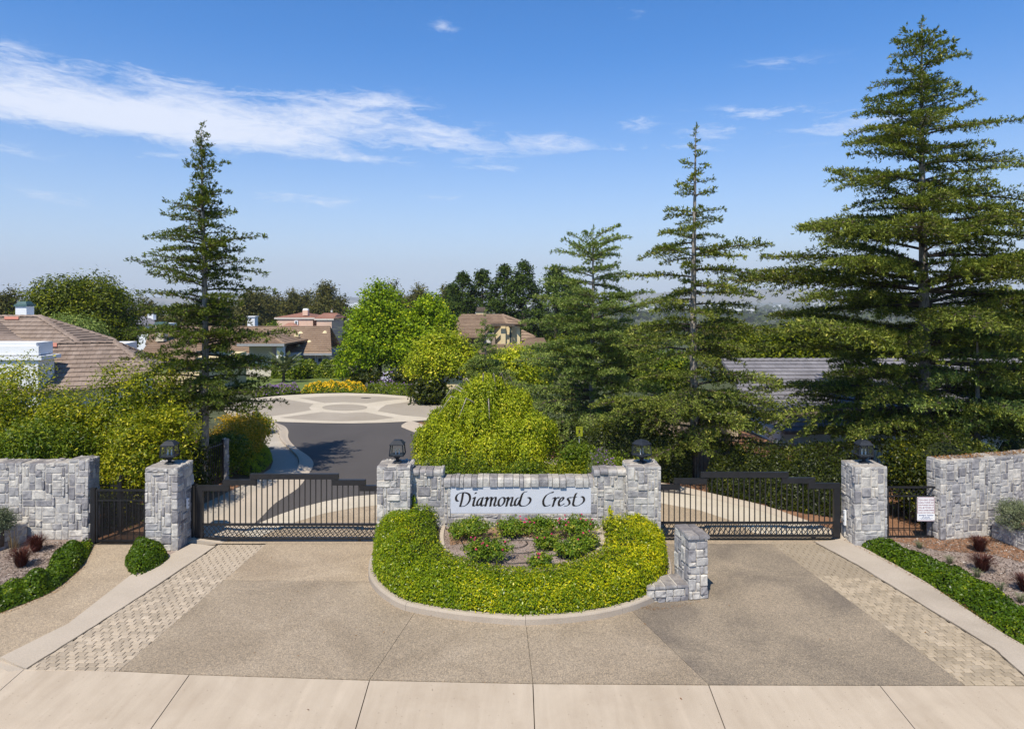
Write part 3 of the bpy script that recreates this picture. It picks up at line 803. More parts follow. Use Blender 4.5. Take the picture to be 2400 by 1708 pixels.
def pillar(cx0, cx1, y0, y1, h, label, seed, z0=0.0, faces='FLRT'):
    root = thing('stone_pillar', ((cx0 + cx1) / 2, (y0 + y1) / 2, 0), label, 'pillar', 'stone gate pillars with lanterns')
    MB().box(cx0 + .018, y0 + .018, z0 - .1, cx1 - .018, y1 - .018, h - .018).put('mortar_core', M_mortar, root)
    if 'F' in faces: stones(root, Vector((cx0, y0 + .03, z0)), Xa, Za, cx1 - cx0, h - z0 - .02, seed)
    if 'R' in faces: stones(root, Vector((cx1 - .03, y0 + .02, z0)), Ya, Za, y1 - y0 - .04, h - z0 - .02, seed + 1)
    if 'L' in faces: stones(root, Vector((cx0 + .03, y1 - .02, z0)), -Ya, Za, y1 - y0 - .04, h - z0 - .02, seed + 2)
    if 'T' in faces: stones(root, Vector((cx0, y0, h - .03)), Xa, Ya, cx1 - cx0, y1 - y0, seed + 3, force=[(4, 4), (5, 3), (4, 3), (3, 4), (3, 3), (5, 5)])
    return root
PL = {}
pillar(-9.37, -8.53, 17.42, 18.30, 2.13, 'stone gate pillar beside the left pedestrian gate, with a small bush at its foot', 11)
pillar(-3.49, -2.62, 17.60, 18.42, 2.12, 'stone pillar at the left end of the sign wall, ivy climbing its foot', 21, faces='FLRT')
pillar(2.99, 3.85, 17.60, 18.42, 2.12, 'stone pillar at the right end of the sign wall, lantern turned cornerwise on top', 31, faces='FLRT')
pillar(8.88, 9.72, 17.66, 18.46, 2.10, 'stone gate pillar at the far right end of the sliding gates, ivy at its foot', 41)

# sign wall
SWY = 17.92
root = thing('sign_wall', (.2, SWY, 0), 'stepped grey stone wall carrying the incised name panel', 'wall')
xl, xr = -2.66, 3.03
lo = 1.745; hi = 1.965
xa = W(1041, 1100, SWY).x; xb = W(1390, 1100, SWY).x
MB().box(xl, SWY + .019, .0, xr, SWY + .50, lo - .06).box(xl, SWY + .020, lo - .07, xa - .03, SWY + .498, hi - .04).box(xb + .03, SWY + .020, lo - .07, xr, SWY + .498, hi - .04).put('mortar_core', M_mortar, root)
pz1 = W(0, 1140, SWY).z; pz0 = W(0, 1203, SWY).z; px0 = W(1053.5, 0, SWY).x; px1 = W(1385.5, 0, SWY).x
def okf(x, z):
    X = xl + x; Z = .25 + z
    if pz0 < Z < pz1 and px0 < X < px1: return False
    if xa < X < xb and Z > pz1 - .02: return False
    if Z > hi - .10: return False
    return True
stones(root, Vector((xl, SWY + .03, .25)), Xa, Za, xr - xl, hi - .25, 51, ok=okf)
# coping: soldier stones over the panel, proud of it
r = random.Random(9)
def coping(x0, x1, zt, hgt, y=SWY):
    x = x0
    while x < x1 - .05:
        wd = min(r.choice((.11, .15, .17, .19, .21, .24)), x1 - x)
        if x1 - x - wd < .07: wd = x1 - x
        pr = r.choice((.0, .012, .02, .03, .035, .055))
        hh = hgt + r.uniform(-.015, .015); zz = zt + r.uniform(-.012, .012)
        m = MB(); q = .012
        prof = [(-pr, zz - hh), (-pr - .01, zz - hh * .55), (-pr, zz - .045), (-pr + .045, zz - .008), (.12, zz + .004), (.44, zz - .01), (.50, zz - .07), (.50, zz - hh)]
        k = len(prof)
        for xx in (x + .005, x + .012 + .0, x + wd - .012, x + wd - .005):
            sh = .012 if xx in (x + .005, x + wd - .005) else 0
            for (yy, z_) in prof: m.v.append((xx, y + yy + (sh if yy < 0 else 0), z_ - (sh if z_ > zz - .1 else 0) + r.uniform(-.004, .004)))
        for a in range(3):
            for b in range(k):
                m.f.append((a * k + b, (a + 1) * k + b, (a + 1) * k + (b + 1) % k, a * k + (b + 1) % k))
        m.f.append(tuple(range(k))); m.f.append(tuple(3 * k + b for b in reversed(range(k))))
        o = m.put('coping_stone', M_stone, root); recenter(o)
        x += wd
coping(xa - .01, xb + .01, lo, .235)
coping(xl + .02, xa - .015, hi, .15)
coping(xb + .015, xr - .02, hi, .15)
# name panel
panel = MB().box(px0 + .002, SWY + .012, pz0 + .002, px1 - .002, SWY + .06, pz1 + .02).put('name_panel', M_panel, root)
K = SWY / F / 6.339
def pen(strokes, nib=34, ang=18, ox=1040, oy=1120, yface=SWY + .012, name='letter', mat=M_letter, par=None, minw=7):
    a = math.radians(ang)
    m = MB()
    for st in strokes:
        dot = len(st) == 1
        if dot: st = [(st[0][0] - 2, st[0][1] + 2), (st[0][0] + 4, st[0][1] - 3)]
        P = spline([(p[0], p[1], 0) for p in st], 9)
        for layer, (wn_, an) in enumerate(((nib, a), (minw, a + math.pi / 2))):
            nv = Vector((math.cos(an), -math.sin(an), 0)) * wn_ / 2
            n = len(m.v)
            for q in P:
                for sgn in (-1, 1):
                    z = q + nv * sgn
                    X = (ox + z.x / 6.339 - CX) / F * SWY; Z = H - (oy + z.y / 6.339 - HY) / F * SWY
                    m.v.append((X, yface - .004 - .0006 * layer, Z))
            for i in range(len(P) - 1):
                m.f.append((n + 2 * i, n + 2 * i + 1, n + 2 * i + 3, n + 2 * i + 2))
    o = m.put(name, mat, par)
    sol = o.modifiers.new('depth', 'SOLIDIFY'); sol.thickness = .003; sol.offset = 0
    return o
LET = {
 'D': [[(286, 222), (270, 320), (243, 420)], [(214, 346), (188, 328), (182, 285), (208, 240), (262, 217), (325, 217), (377, 245), (390, 305), (363, 370), (312, 412), (248, 422)]],
 'i': [[(478, 214), (474, 222), (470, 231)], [(432, 305), (462, 283), (448, 345), (437, 398), (452, 416), (484, 396)]],
 'a': [[(572, 290), (537, 300), (504, 345), (494, 392), (512, 410), (540, 385), (568, 330)], [(582, 283), (562, 350), (556, 402), (574, 414), (603, 392)]],
 'm': [[(612, 305), (643, 283), (634, 350), (618, 420)], [(638, 345), (668, 298), (706, 284), (704, 330), (690, 420)], [(704, 345), (732, 298), (768, 284), (770, 325), (750, 392), (763, 415), (795, 394)]],
 'o': [[(862, 286), (826, 320), (812, 375), (830, 415), (870, 398), (902, 345), (900, 296), (866, 284)]],
 'n': [[(925, 305), (955, 283), (945, 350), (928, 420)], [(950, 345), (982, 298), (1018, 284), (1016, 325), (996, 392), (1008, 415), (1038, 394)]],
 'd': [[(1122, 290), (1088, 300), (1060, 348), (1056, 395), (1076, 410), (1106, 380), (1134, 320)], [(1232, 202), (1196, 208), (1164, 245), (1140, 320), (1126, 385), (1150, 414), (1215, 410), (1268, 375), (1290, 325), (1275, 294), (1250, 286)]],
 'C': [[(1624, 206), (1588, 218), (1522, 258), (1482, 325), (1482, 385), (1508, 416), (1545, 412), (1578, 398)], [(1622, 203), (1616, 220)]],
 'r': [[(1620, 305), (1652, 286), (1642, 345), (1618, 424)], [(1646, 345), (1672, 300), (1702, 284), (1706, 298)]],
 'e': [[(1716, 358), (1756, 335), (1780, 300), (1760, 284), (1725, 322), (1708, 375), (1725, 412), (1768, 394), (1788, 380)]],
 's': [[(1896, 292), (1860, 288), (1842, 310), (1864, 342), (1868, 380), (1838, 408), (1796, 414)]],
 't': [[(1972, 222), (1950, 262), (1930, 340), (1922, 390), (1948, 413), (2008, 404), (2066, 365), (2086, 322), (2074, 286), (2046, 272)], [(1898, 288), (1972, 280)]],
}
for ch in 'DiamondCrest':
    pass
for k, st in LET.items():
    o = pen(st, name='letter', par=panel)
    o.location = (0, 0, 0)
    o.matrix_parent_inverse = Matrix.Identity(4)
    bs = panel.location + root.location
    o.location = -Vector(bs)

# ---- side walls
def wall_run(name, pts, h, th_k, label, seed, end0=True, end1=True, zb=0.0, top=True, group=None, front=True):
    """pts: front face corners in plan, left to right"""
    mid = (Vector((*pts[0], 0)) + Vector((*pts[-1], 0))) / 2
    root = thing(name, (mid.x, mid.y, 0), label, 'wall', group)
    for i in range(len(pts) - 1):
        a = Vector((*pts[i], 0)); b = Vector((*pts[i + 1], 0)); d = (b - a).normalized(); nrm = Vector((-d.y, d.x, 0))
        wd = (b - a).length
        hh = h[i] if isinstance(h, (list, tuple)) else h
        e = .0 if i else .03
        q = [a + d * e * .6 + nrm * .018, b - d * (.018 if i == len(pts) - 2 else 0) + nrm * .018, b - d * (.03 if i == len(pts) - 2 else 0) + nrm * th_k, a + d * e + nrm * th_k]
        MB().prism([(p.x, p.y) for p in q], zb - .1, hh - .018 - .001 * i).put('mortar_core', M_mortar, root)
        stones(root, a + nrm * .03 + Za * zb, d, Za, wd, hh - zb - .02, seed + i)
        if top: stones(root, a + Za * (hh - .03), d, nrm, wd, th_k, seed + 20 + i, force=[(3, 5), (4, 5), (2, 5), (3, 3), (2, 3)])
        if i == 0 and end0: stones(root, a + d * .03 + nrm * (th_k - .01) + Za * zb, -nrm, Za, th_k - .03, hh - zb - .02, seed + 40)
        if i == len(pts) - 2 and end1: stones(root, b - d * .03 + nrm * .02 + Za * zb, nrm, Za, th_k - .03, hh - zb - .02, seed + 50)
    return root
wall_run('stone_wall', [(-14.6, 18.23), (-11.85, 18.23), (-11.3, 18.20)], [2.06, 2.15], .50, 'long grey stone wall left of the left pedestrian gate', 61, end0=False)
wall_run('stone_wall', [(11.42, 18.17), (12.9, 18.50), (14.2, 18.85), (15.6, 19.2)], [2.12, 2.14, 2.15], .50, 'grey stone wall right of the tow-away sign, its top strewn with brown needles', 71, end1=False)
wall_run('planter_wall', [(-13.45, 15.9), (-13.25, 16.8), (-12.88, 18.15)], .50, .34, 'low stone planter wall at the left edge of the picture', 81, zb=0, end0=False, end1=False)
wall_run('planter_wall', [(12.93, 18.42), (13.1, 17.3), (13.5, 16.2)], .47, .34, 'low stone planter wall at the right edge of the picture', 86, end0=False, end1=False)
# planter soil
sheet('planter_soil', [(-13.6, 15.9), (-13.35, 16.8), (-13.0, 18.2), (-16, 18.2), (-16, 15.9)], .42, M_mulch, 'soil of the raised left planter', 'soil', th_=.4)
sheet('planter_soil', [(13.05, 18.45), (13.3, 17.3), (13.7, 16.2), (16.5, 16.2), (16.5, 19.0)], .40, M_mulchR, 'soil of the raised right planter', 'soil', th_=.4)

# ---- intercom pedestal with low seat
ped = [(3.78, 14.60), (4.21, 14.66), (4.08, 15.42), (3.64, 15.33)]
root = thing('stone_pedestal', (3.9, 15.0, 0), 'freestanding stone post with a low stone ledge beside the hedge', 'pedestal')
MB().prism(inset(ped, .03), -.05, 1.34).put('mortar_core', M_mortar, root)
for i in range(4):
    a = Vector((*ped[i], 0)); b = Vector((*ped[(i + 1) % 4], 0)); d = (b - a).normalized(); nrm = Vector((-d.y, d.x, 0))
    stones(root, a + nrm * .03, d, Za, (b - a).length, 1.33, 91 + i, force=[(2, 2), (3, 2), (2, 3), (1, 2), (2, 1), (3, 1)] if i != 3 else [(3, 3), (2, 3), (3, 2), (2, 4)])
d = (Vector(ped[1]) - Vector(ped[0])).normalized(); d3 = Vector((d.x, d.y, 0)); n3 = Vector((-d.y, d.x, 0))
for (x0_, x1_, y0_, y1_) in ((-.02, .22, -.03, .34), (.23, .46, -.03, .40), (-.02, .26, .35, .76), (.27, .46, .41, .76)):
    o_ = Vector((*ped[0], 0)); q_ = [o_ + d3 * x0_ + n3 * y0_, o_ + d3 * x1_ + n3 * y0_, o_ + d3 * x1_ + n3 * y1_, o_ + d3 * x0_ + n3 * y1_]
    z_ = 1.375 + r.uniform(-.01, .01)
    m = MB().prism([(p.x, p.y) for p in q_], 1.30, z_ - .014); m.prism(inset([(p.x, p.y) for p in q_], .014), z_ - .014, z_)
    recenter(m.put('top_slab', M_stone, root))
led = [(2.86, 14.44), (3.80, 14.585), (3.66, 15.22), (3.42, 15.12), (3.05, 14.75)]
MB().prism(inset(led, .03), .06, .33).put('ledge_core', M_mortar, root)
r = random.Random(4)
# big hand-cut ledge slabs: front face stones and top stones
A = Vector((2.86, 14.44, 0)); B = Vector((3.80, 14.585, 0)); d = (B - A).normalized(); nrm = Vector((-d.y, d.x, 0))
stones(root, A + nrm * .03 + Za * .10, d, Za, (B - A).length - .02, .24, 101, force=[(2, 2), (2, 3), (1, 3), (3, 2)])
stones(root, A + d * .24 + nrm * .035 - Za * .02, d, Za, (B - A).length - .26, .13, 102, force=[(3, 1), (2, 1)])
for (x0_, x1_, l0, l1) in ((.0, .17, .10, .26), (.18, .40, .28, .46), (.41, .66, .48, .60), (.67, .92, .60, .62)):
    q_ = [A + d * x0_ - nrm * .01, A + d * x1_ - nrm * .01, A + d * (x1_ + .02) + nrm * l1, A + d * (x0_ + .02) + nrm * l0]
    z_ = .345 + r.uniform(-.008, .008)
    m = MB().prism([(p.x, p.y) for p in q_], .29, z_ - .012); m.prism(inset([(p.x, p.y) for p in q_], .012), z_ - .012, z_)
    recenter(m.put('top_slab', M_stone, root))
MB().prism(inset([(3.0, 14.49), (3.80, 14.61), (3.66, 15.22), (3.42, 15.12), (3.1, 14.8)], .02), -.03, .10).put('ledge_base', M_mortar, root)

# ------------------------------------------------------------------ lanterns
def lantern(x, y, z, rot, label):
    root = thing('pillar_lantern', (x, y, z), label, 'lantern', 'lanterns on the gate pillars')
    R = Matrix.Rotation(rot, 4, 'Z')
    def P(name, mb, mat, par=root):
        me = mb.me(name, mat); me.transform(R)
        o = bpy.data.objects.new(name, me); COL.objects.link(o); o.parent = par; return o
    P('base_plate', MB().frustum(0, 0, 0, .10, .022, .085), M_lamp)
    P('neck', MB().frustum(0, 0, .022, .035, .10, .04).frustum(0, 0, .10, .04, .175, .12), M_lamp)
    P('tray', MB().frustum(0, 0, .175, .185, .205, .19), M_lamp)
    zb, zt, ab, at = .205, .47, .182, .155
    for sx in (-1, 1):
        for sy in (-1, 1):
            m = MB().tube([(sx * ab, sy * ab, zb), (sx * at, sy * at, zt)], .016, 4)
            P('corner_post', m, M_lamp)
    for k in range(4):
        a = k * math.pi / 2
        c, s = math.cos(a), math.sin(a)
        pts = [(-ab + .01, -ab, zb), (ab - .01, -ab, zb), (at - .01, -at, zt), (-at + .01, -at, zt)]
        v = [(c * px - s * py, s * px + c * py, pz) for px, py, pz in pts]
        m = MB(); m.v = v; m.f = [(0, 1, 2, 3)]
        P('glass_pane', m, M_glass)
    roof = P('roof', MB().frustum(0, 0, .468, .185, .485, .185).frustum(0, 0, .485, .18, .575, .10), M_lamp)
    P('roof_cap', MB().frustum(0, 0, .575, .08, .585, .075), M_lamp, roof)
    for sx in (-1, 1):
        cs = P('candle_sleeve', MB().frustum(sx * .045, 0, .205, .014, .29, .014, sides=8), M_white)
        P('bulb', MB().frustum(sx * .045, 0, .29, .010, .32, .020, sides=8).frustum(sx * .045, 0, .32, .020, .36, .004, sides=8), plainbulb, cs)
plainbulb = plain('clear_bulb', (.75, .68, .5), .2, spec=.8)
lantern(-8.95, 17.85, 2.15, math.radians(7), 'black pillar lantern in front of the yellow-green shrubs, left of the left gate')
lantern(-3.02, 18.00, 2.14, 0, 'black pillar lantern seen against the dark asphalt, face on')
lantern(3.42, 18.00, 2.14, math.radians(38), 'black pillar lantern turned with its corner to the front, right end of the sign wall')
lantern(9.30, 18.05, 2.12, math.radians(-3), 'black pillar lantern under the large cedar, right of the right gate')

# ------------------------------------------------------------------ sliding gates
def slide_gate(label, segs, x_l, x_r, stile, Y, zref, seed):
    """segs: (x0, x1, ztop) of the stepped top rail, world metres"""
    root = thing('sliding_gate', ((x_l + x_r) / 2, Y, 0), label, 'gate', 'black stepped sliding gates')
    zl0, zl1, zb1, zb0 = zref           # upper rail top/bottom, lower rail top/bottom
    for k, (a, b, zt) in enumerate(segs):
        e = .003 * k
        MB().box(a, Y - .04 - e, zt - .145, b, Y + .04 + e, zt).put('top_rail', M_black, root)
    MB().box(x_l, Y - .03, zl1, x_r, Y + .03, zl0).put('middle_rail', M_black, root)
    MB().box(x_l, Y - .035, zb0, x_r, Y + .035, zb1).put('bottom_rail', M_black, root)
    for (a, b) in stile:
        zt = [s[2] for s in segs if s[0] - .01 <= (a + b) / 2 <= s[1] + .01][0]
        MB().box(a, Y - .045, zb0 - .01, b, Y + .045, zt - .002).put('end_stile', M_black, root)
    x = x_l + .144
    me = {}
    while x < x_r - .05:
        if not any(a - .02 < x < b + .02 for a, b in stile):
            zt = max([s[2] for s in segs if s[0] <= x <= s[1]] or [segs[0][2]])
            key = round(zt, 3)
            if key not in me: me[key] = MB().box(-.0125, -.0125, zl0 - .005, .0125, .0125, zt - .14).me('picket', M_black)
            o = bpy.data.objects.new('picket', me[key]); COL.objects.link(o); o.parent = root; o.location = (x - root.location.x, 0, 0)
        x += .1435
    # diagonal lattice between the two lower rails
    hgt = zl1 - zb1; dx = hgt * .78
    ml = {}
    for sg in (-1, 1):
        d = Vector((dx * sg, 0, hgt)); u = d.normalized(); nn_ = Vector((u.z, 0, -u.x)) * .008
        m = MB(); yy = .006 * sg
        for s in (-1, 1):
            pass
        q = [-d / 2 - nn_, -d / 2 + nn_, d / 2 + nn_, d / 2 - nn_]
        m.v = [(p.x, -.006 + yy, p.z) for p in q] + [(p.x, .006 + yy, p.z) for p in q]
        m.f = [(0, 1, 2, 3), (7, 6, 5, 4), (0, 4, 5, 1), (1, 5, 6, 2), (2, 6, 7, 3), (3, 7, 4, 0)]
        ml[sg] = m.me('lattice_bar', M_black)
    x = x_l + dx / 2 + .02
    while x < x_r - dx / 2 - .02:
        for sg in (-1, 1):
            o = bpy.data.objects.new('lattice_bar', ml[sg]); COL.objects.link(o); o.parent = root
            o.location = (x - root.location.x, 0, (zl1 + zb1) / 2)
        x += .1215
    # rollers
    for xr_ in (x_l + (x_r - x_l) * .17, x_l + (x_r - x_l) * .86):
        m = MB(); n = 12
        for yy in (-.02, .02):
            for i in range(n): m.v.append((xr_ + .055 * math.cos(2 * math.pi * i / n), Y + yy, .058 + .055 * math.sin(2 * math.pi * i / n)))
        m.f = [tuple(range(n)), tuple(n + i for i in reversed(range(n)))] + [(i, n + i, n + (i + 1) % n, (i + 1) % n) for i in range(n)]
        wh = m.put('roller', M_black, root)
        MB().box(xr_ - .06, Y - .03, .07, xr_ + .06, Y - .022, zb0 + .01).put('roller_bracket', M_black, root)
    return root
def zx(px, Y): return (px - CX) / F * Y
def zz_(py, Y): return H - (py - HY) / F * Y
Yg = 18.16
segL = [(zx(462, Yg), zx(538, Yg), zz_(1136.7, Yg)), (zx(523, Yg), zx(601, Yg), zz_(1123.4, Yg)), (zx(586.6, Yg), zx(793.7, Yg), zz_(1109.4, Yg)), (zx(780, Yg), zx(857, Yg), zz_(1123.4, Yg)), (zx(844, Yg), zx(905, Yg), zz_(1136.7, Yg))]
slide_gate('black steel sliding gate left of the sign wall, with a stepped top rail', segL, zx(462, Yg), zx(905, Yg), [(zx(462, Yg), zx(476.5, Yg))], Yg,
           (zz_(1226, Yg), zz_(1231, Yg), zz_(1258.5, Yg), zz_(1263, Yg)), 1)
Yr = 18.26
segR = [(zx(1530, Yr), zx(1593, Yr), zz_(1134.7, Yr)), (zx(1579.6, Yr), zx(1656.5, Yr), zz_(1120.5, Yr)), (zx(1642, Yr), zx(1847, Yr), zz_(1105.5, Yr)), (zx(1832, Yr), zx(1909, Yr), zz_(1118.5, Yr)), (zx(1894, Yr), zx(1968, Yr), zz_(1131.2, Yr))]
slide_gate('black steel sliding gate right of the sign wall, behind the stone post', segR, zx(1530, Yr), zx(1968, Yr), [(zx(1953, Yr), zx(1968, Yr))], Yr,
           (zz_(1222, Yr), zz_(1227, Yr), zz_(1252.5, Yr), zz_(1257.5, Yr)), 2)
for (a, b, Y, lab) in ((-8.6, -3.3, 18.16, 'thin dark steel floor track under the left sliding gate'), (3.7, 9.0, 18.26, 'thin dark steel floor track under the right sliding gate')):
    tag(MB().box(a, Y - .05, -.02, b, Y + .05, .012).put('gate_track', M_black), lab, 'gate track')
# guide post beside left pillar
root = thing('guide_post', (zx(454, 18.2), 18.2, 0), 'tall black steel guide post between the left pillar and the sliding gate', 'post')
MB().box(zx(446.5, 18.2), 18.15, -.02, zx(454.5, 18.2), 18.25, zz_(1135, 18.2)).put('post', M_black, root)
MB().box(zx(458, 18.2), 18.16, -.02, zx(461, 18.2), 18.22, zz_(1140, 18.2)).put('inner_post', M_black, root)
MB().box(zx(446.5, 18.2), 18.14, zz_(1137, 18.2), zx(461, 18.2), 18.26, zz_(1134, 18.2)).put('cap', M_black, root)

# pedestrian gates
def ped_gate(label, x0, x1, Y, zt, zm, zb, mesh_panel, n):
    root = thing('pedestrian_gate', ((x0 + x1) / 2, Y, 0), label, 'gate')
    MB().box(x0, Y - .02, zt - .05, x1, Y + .02, zt).put('top_rail', M_black, root)
    MB().box(x0, Y - .015, zm - .015, x1, Y + .015, zm + .015).put('middle_rail', M_black, root)
    MB().box(x0, Y - .02, zb, x1, Y + .02, zb + .04).put('bottom_rail', M_black, root)
    for k in (0, 1):
        xx = x0 if k == 0 else x1 - .04
        MB().box(xx, Y - .022, zb - .02, xx + .04, Y + .022, zt - .002).put('frame_post', M_black, root)
    me = MB().box(-.008, -.008, zb + .03, .008, .008, zm).me('picket', M_black)
    for i in range(1, n + 1):
        o = bpy.data.objects.new('picket', me); COL.objects.link(o); o.parent = root; o.location = (x0 + (x1 - x0) * i / (n + 1) - root.location.x, 0, 0)
    # diamonds between top and middle rail
    hg = zt - .05 - zm - .015; k = 0
    for sg in (-1, 1):
        m = MB(); d = Vector((hg * sg, 0, hg)); u = d.normalized(); q_ = Vector((u.z, 0, -u.x)) * .005
        q = [-d / 2 - q_, -d / 2 + q_, d / 2 + q_, d / 2 - q_]
        m.v = [(p.x, -.004 + .004 * sg, p.z) for p in q] + [(p.x, .004 + .004 * sg, p.z) for p in q]
        m.f = [(0, 1, 2, 3), (7, 6, 5, 4), (0, 4, 5, 1), (1, 5, 6, 2), (2, 6, 7, 3), (3, 7, 4, 0)]
        me = m.me('lattice_bar', M_black)
        x = x0 + hg / 2 + .04
        while x < x1 - hg / 2 - .03:
            o = bpy.data.objects.new('lattice_bar', me); COL.objects.link(o); o.parent = root; o.location = (x - root.location.x, 0, zm + .015 + hg / 2)
            x += .13
    if mesh_panel:
        m = MB()
        x = x0 + .04
        while x < x1 - .04:
            m.box(x, Y + .012, zb + .04, x + .0035, Y + .0155, zt - .05); x += .016
        z = zb + .05
        while z < zt - .06:
            m.box(x0 + .04, Y + .016, z, x1 - .04, Y + .0195, z + .0035); z += .016
        o = m.put('wire_mesh', M_black, root); o['kind'] = 'stuff'
    return root
ped_gate('black pedestrian gate backed with fine wire mesh, between the left wall and pillar', zx(226, 18.05), zx(341, 18.05), 18.05, zz_(1146, 18.05), zz_(1172.4, 18.05), .03, True, 7)
MB_ = MB().box(zx(214, 18.1), 18.05, -.02, zx(224.5, 18.1), 18.16, zz_(1143, 18.1))
tag(MB_.put('hinge_post', M_black), 'square black hinge post between left stone wall and mesh gate', 'post')
ped_gate('black pedestrian gate carrying the tow-away sign', zx(2079, 18.4), zx(2198, 18.4), 18.4, zz_(1139, 18.4), zz_(1162, 18.4), .02, False, 8)

# tow-away sign
sy = 18.35
sx0, sx1 = zx(2149.5, sy), zx(2191, sy); sz0, sz1 = zz_(1221, sy), zz_(1164, sy)
root = thing('tow_away_sign', ((sx0 + sx1) / 2, sy, sz0), 'white tow-away notice with dark red lettering hung on the right pedestrian gate', 'sign')
def rrect(x0, z0, x1, z1, rr, y, n=5):
    p = []
    for cx, cz, a0 in ((x1 - rr, z1 - rr, 0), (x0 + rr, z1 - rr, 90), (x0 + rr, z0 + rr, 180), (x1 - rr, z0 + rr, 270)):
        for i in range(n + 1):
            a = math.radians(a0 + 90 * i / n); p.append((cx + rr * math.cos(a), y, cz + rr * math.sin(a)))
    return p
def plate(name, x0, z0, x1, z1, rr, y, mat, thk, root):
    p = rrect(x0, z0, x1, z1, rr, y); n = len(p)
    m = MB(); m.v = p + [(a, b + thk, c) for a, b, c in p]
    m.f = [tuple(range(n)), tuple(n + i for i in reversed(range(n)))] + [(i, n + i, n + (i + 1) % n, (i + 1) % n) for i in range(n)]
    me = m.me(name, mat); o = part(name, me, root)
    return o
M_sw = plain('sign_white', (.80, .80, .80), .5, var=.02)
M_mar = plain('maroon_sign_paint', (.22, .035, .085), .5, var=.1)
M_nav = plain('navy_sign_paint', (.015, .045, .20), .5, var=.1)
bk = plate('back_plate', sx0, sz0, sx1, sz1, .03, sy, M_sw, .006, root)
plate('border', sx0 + .008, sz0 + .008, sx1 - .008, sz1 - .008, .025, sy - .002, M_mar, .001, root)
plate('face', sx0 + .022, sz0 + .022, sx1 - .022, sz1 - .022, .018, sy - .004, M_sw, .001, root)
plate('lower_face', sx0 + .003, sz0 + .035, sx1 - .003, sz0 + .20, .004, sy - .0055, M_sw, .001, root)
def text(s, cx, cz, hgt, wd, y, mat, root, shear=0.0, bold=0.0):
    cu = bpy.data.curves.new('lettering', 'FONT'); cu.body = s; cu.size = 1; cu.align_x = 'CENTER'; cu.align_y = 'CENTER'; cu.shear = shear; cu.offset = bold
    o = bpy.data.objects.new('lettering', cu); COL.objects.link(o)
    bpy.context.view_layer.update()
    dg = bpy.context.evaluated_depsgraph_get()
    me = bpy.data.meshes.new_from_object(o.evaluated_get(dg))
    bpy.data.objects.remove(o)
    n = len(me.vertices); a = np.empty(n * 3); me.vertices.foreach_get('co', a); a = a.reshape(-1, 3)
    mn, mx = a.min(0), a.max(0)
    x = (a[:, 0] - (mn[0] + mx[0]) / 2) * wd / (mx[0] - mn[0]); z = (a[:, 1] - (mn[1] + mx[1]) / 2) * hgt / (mx[1] - mn[1])
    a = np.stack([x + cx, np.full(n, y), z + cz], 1); me.vertices.foreach_set('co', a.ravel())
    me.materials.clear(); me.materials.append(mat); me.update()
    return part('lettering', me, root)
cxs = (sx0 + sx1) / 2; ht_ = sz1 - sz0
def zrow(py): return sz1 - (py - 430) / 1025 * ht_
rows_ = [("TOW AWAY ZONE", 560, .046, .41), ("ILLEGALLY PARKED AND", 665, .036, .41), ("UNAUTHORIZED VEHICLES", 772, .036, .41), ("WILL BE TOWED AT", 880, .038, .41), ("VEHICLE OWNERS EXPENSE", 988, .036, .41), ("24 HRS A DAY 7 DAYS A WK", 1095, .036, .41)]
for s, py, hh, ww in rows_: text(s, cxs, zrow(py), hh, ww, sy - .0075, M_mar, root, bold=.012)
text("Smitty's Towing", cxs, zrow(1205), .045, .39, sy - .0075, M_nav, root, .25, .03)
for (py, hh, ww, n) in ((1272, .010, .20, 3), (1306, .006, .24, 4), (1336, .006, .36, 6), (1360, .006, .28, 5)):
    m = MB(); x = cxs - ww / 2
    for i in range(n):
        l = ww / n * (.7 + .2 * ((i * 7) % 3) / 2)
        m.box(x, sy - .0075, zrow(py) - hh / 2, x + l, sy - .0070, zrow(py) + hh / 2); x += ww / n
    m.put('small_print', M_nav, root)

# yellow warning sign behind the sign wall
Yy = 22.6
wx0, wx1, wz0, wz1 = zx(1350, Yy), zx(1365.5, Yy), zz_(1022.5, Yy), zz_(999.5, Yy)
root = thing('warning_sign', ((wx0 + wx1) / 2, Yy, 0), 'small yellow-green walking-figure sign on a thin pole in front of the dark hedge', 'sign')
M_yel = plain('shaded_fluorescent_yellow', (.26, .28, .008), .5, var=.05)  # sign yellow darkened: the shade of the trees is put into the colour
MB().box(wx0, Yy - .004, wz0, wx1, Yy + .004, wz1).put('plate', M_yel, root)
MB().tube([((wx0 + wx1) / 2, Yy + .02, .5), ((wx0 + wx1) / 2, Yy + .02, wz1 - .03)], .014, 6).put('pole', plain('galvanised_pole', (.35, .36, .38), .4), root)
cxw = (wx0 + wx1) / 2; czw = (wz0 + wz1) / 2
text("SLOW", cxw, wz1 - .048, .045, .15, Yy - .006, M_letter, root, bold=.01)
m = MB(); s_ = .19
def cap2(a, b, w0):
    a = Vector((cxw + a[0] * s_, Yy - .006, czw + a[1] * s_)); b = Vector((cxw + b[0] * s_, Yy - .006, czw + b[1] * s_))
    d = (b - a).normalized(); n_ = Vector((-d.z, 0, d.x)) * w0 * s_
    k = len(m.v); m.v += [tuple(a - n_), tuple(b - n_), tuple(b + n_), tuple(a + n_)]; m.f.append((k, k + 1, k + 2, k + 3))
for a, b, w0 in (((0, .30), (0, -.05), .10), ((0, -.02), (.17, -.45), .06), ((0, -.02), (-.16, -.45), .06), ((0, .25), (.2, .02), .045), ((0, .25), (-.2, .02), .045)): cap2(a, b, w0)
k = len(m.v)
for i in range(10): m.v.append((cxw + .075 * s_ * math.cos(i * .628), Yy - .006, czw + (.42 + .075 * math.sin(i * .628)) * s_))
m.f.append(tuple(k + i for i in range(10)))
m.put('walking_figure', M_letter, root)
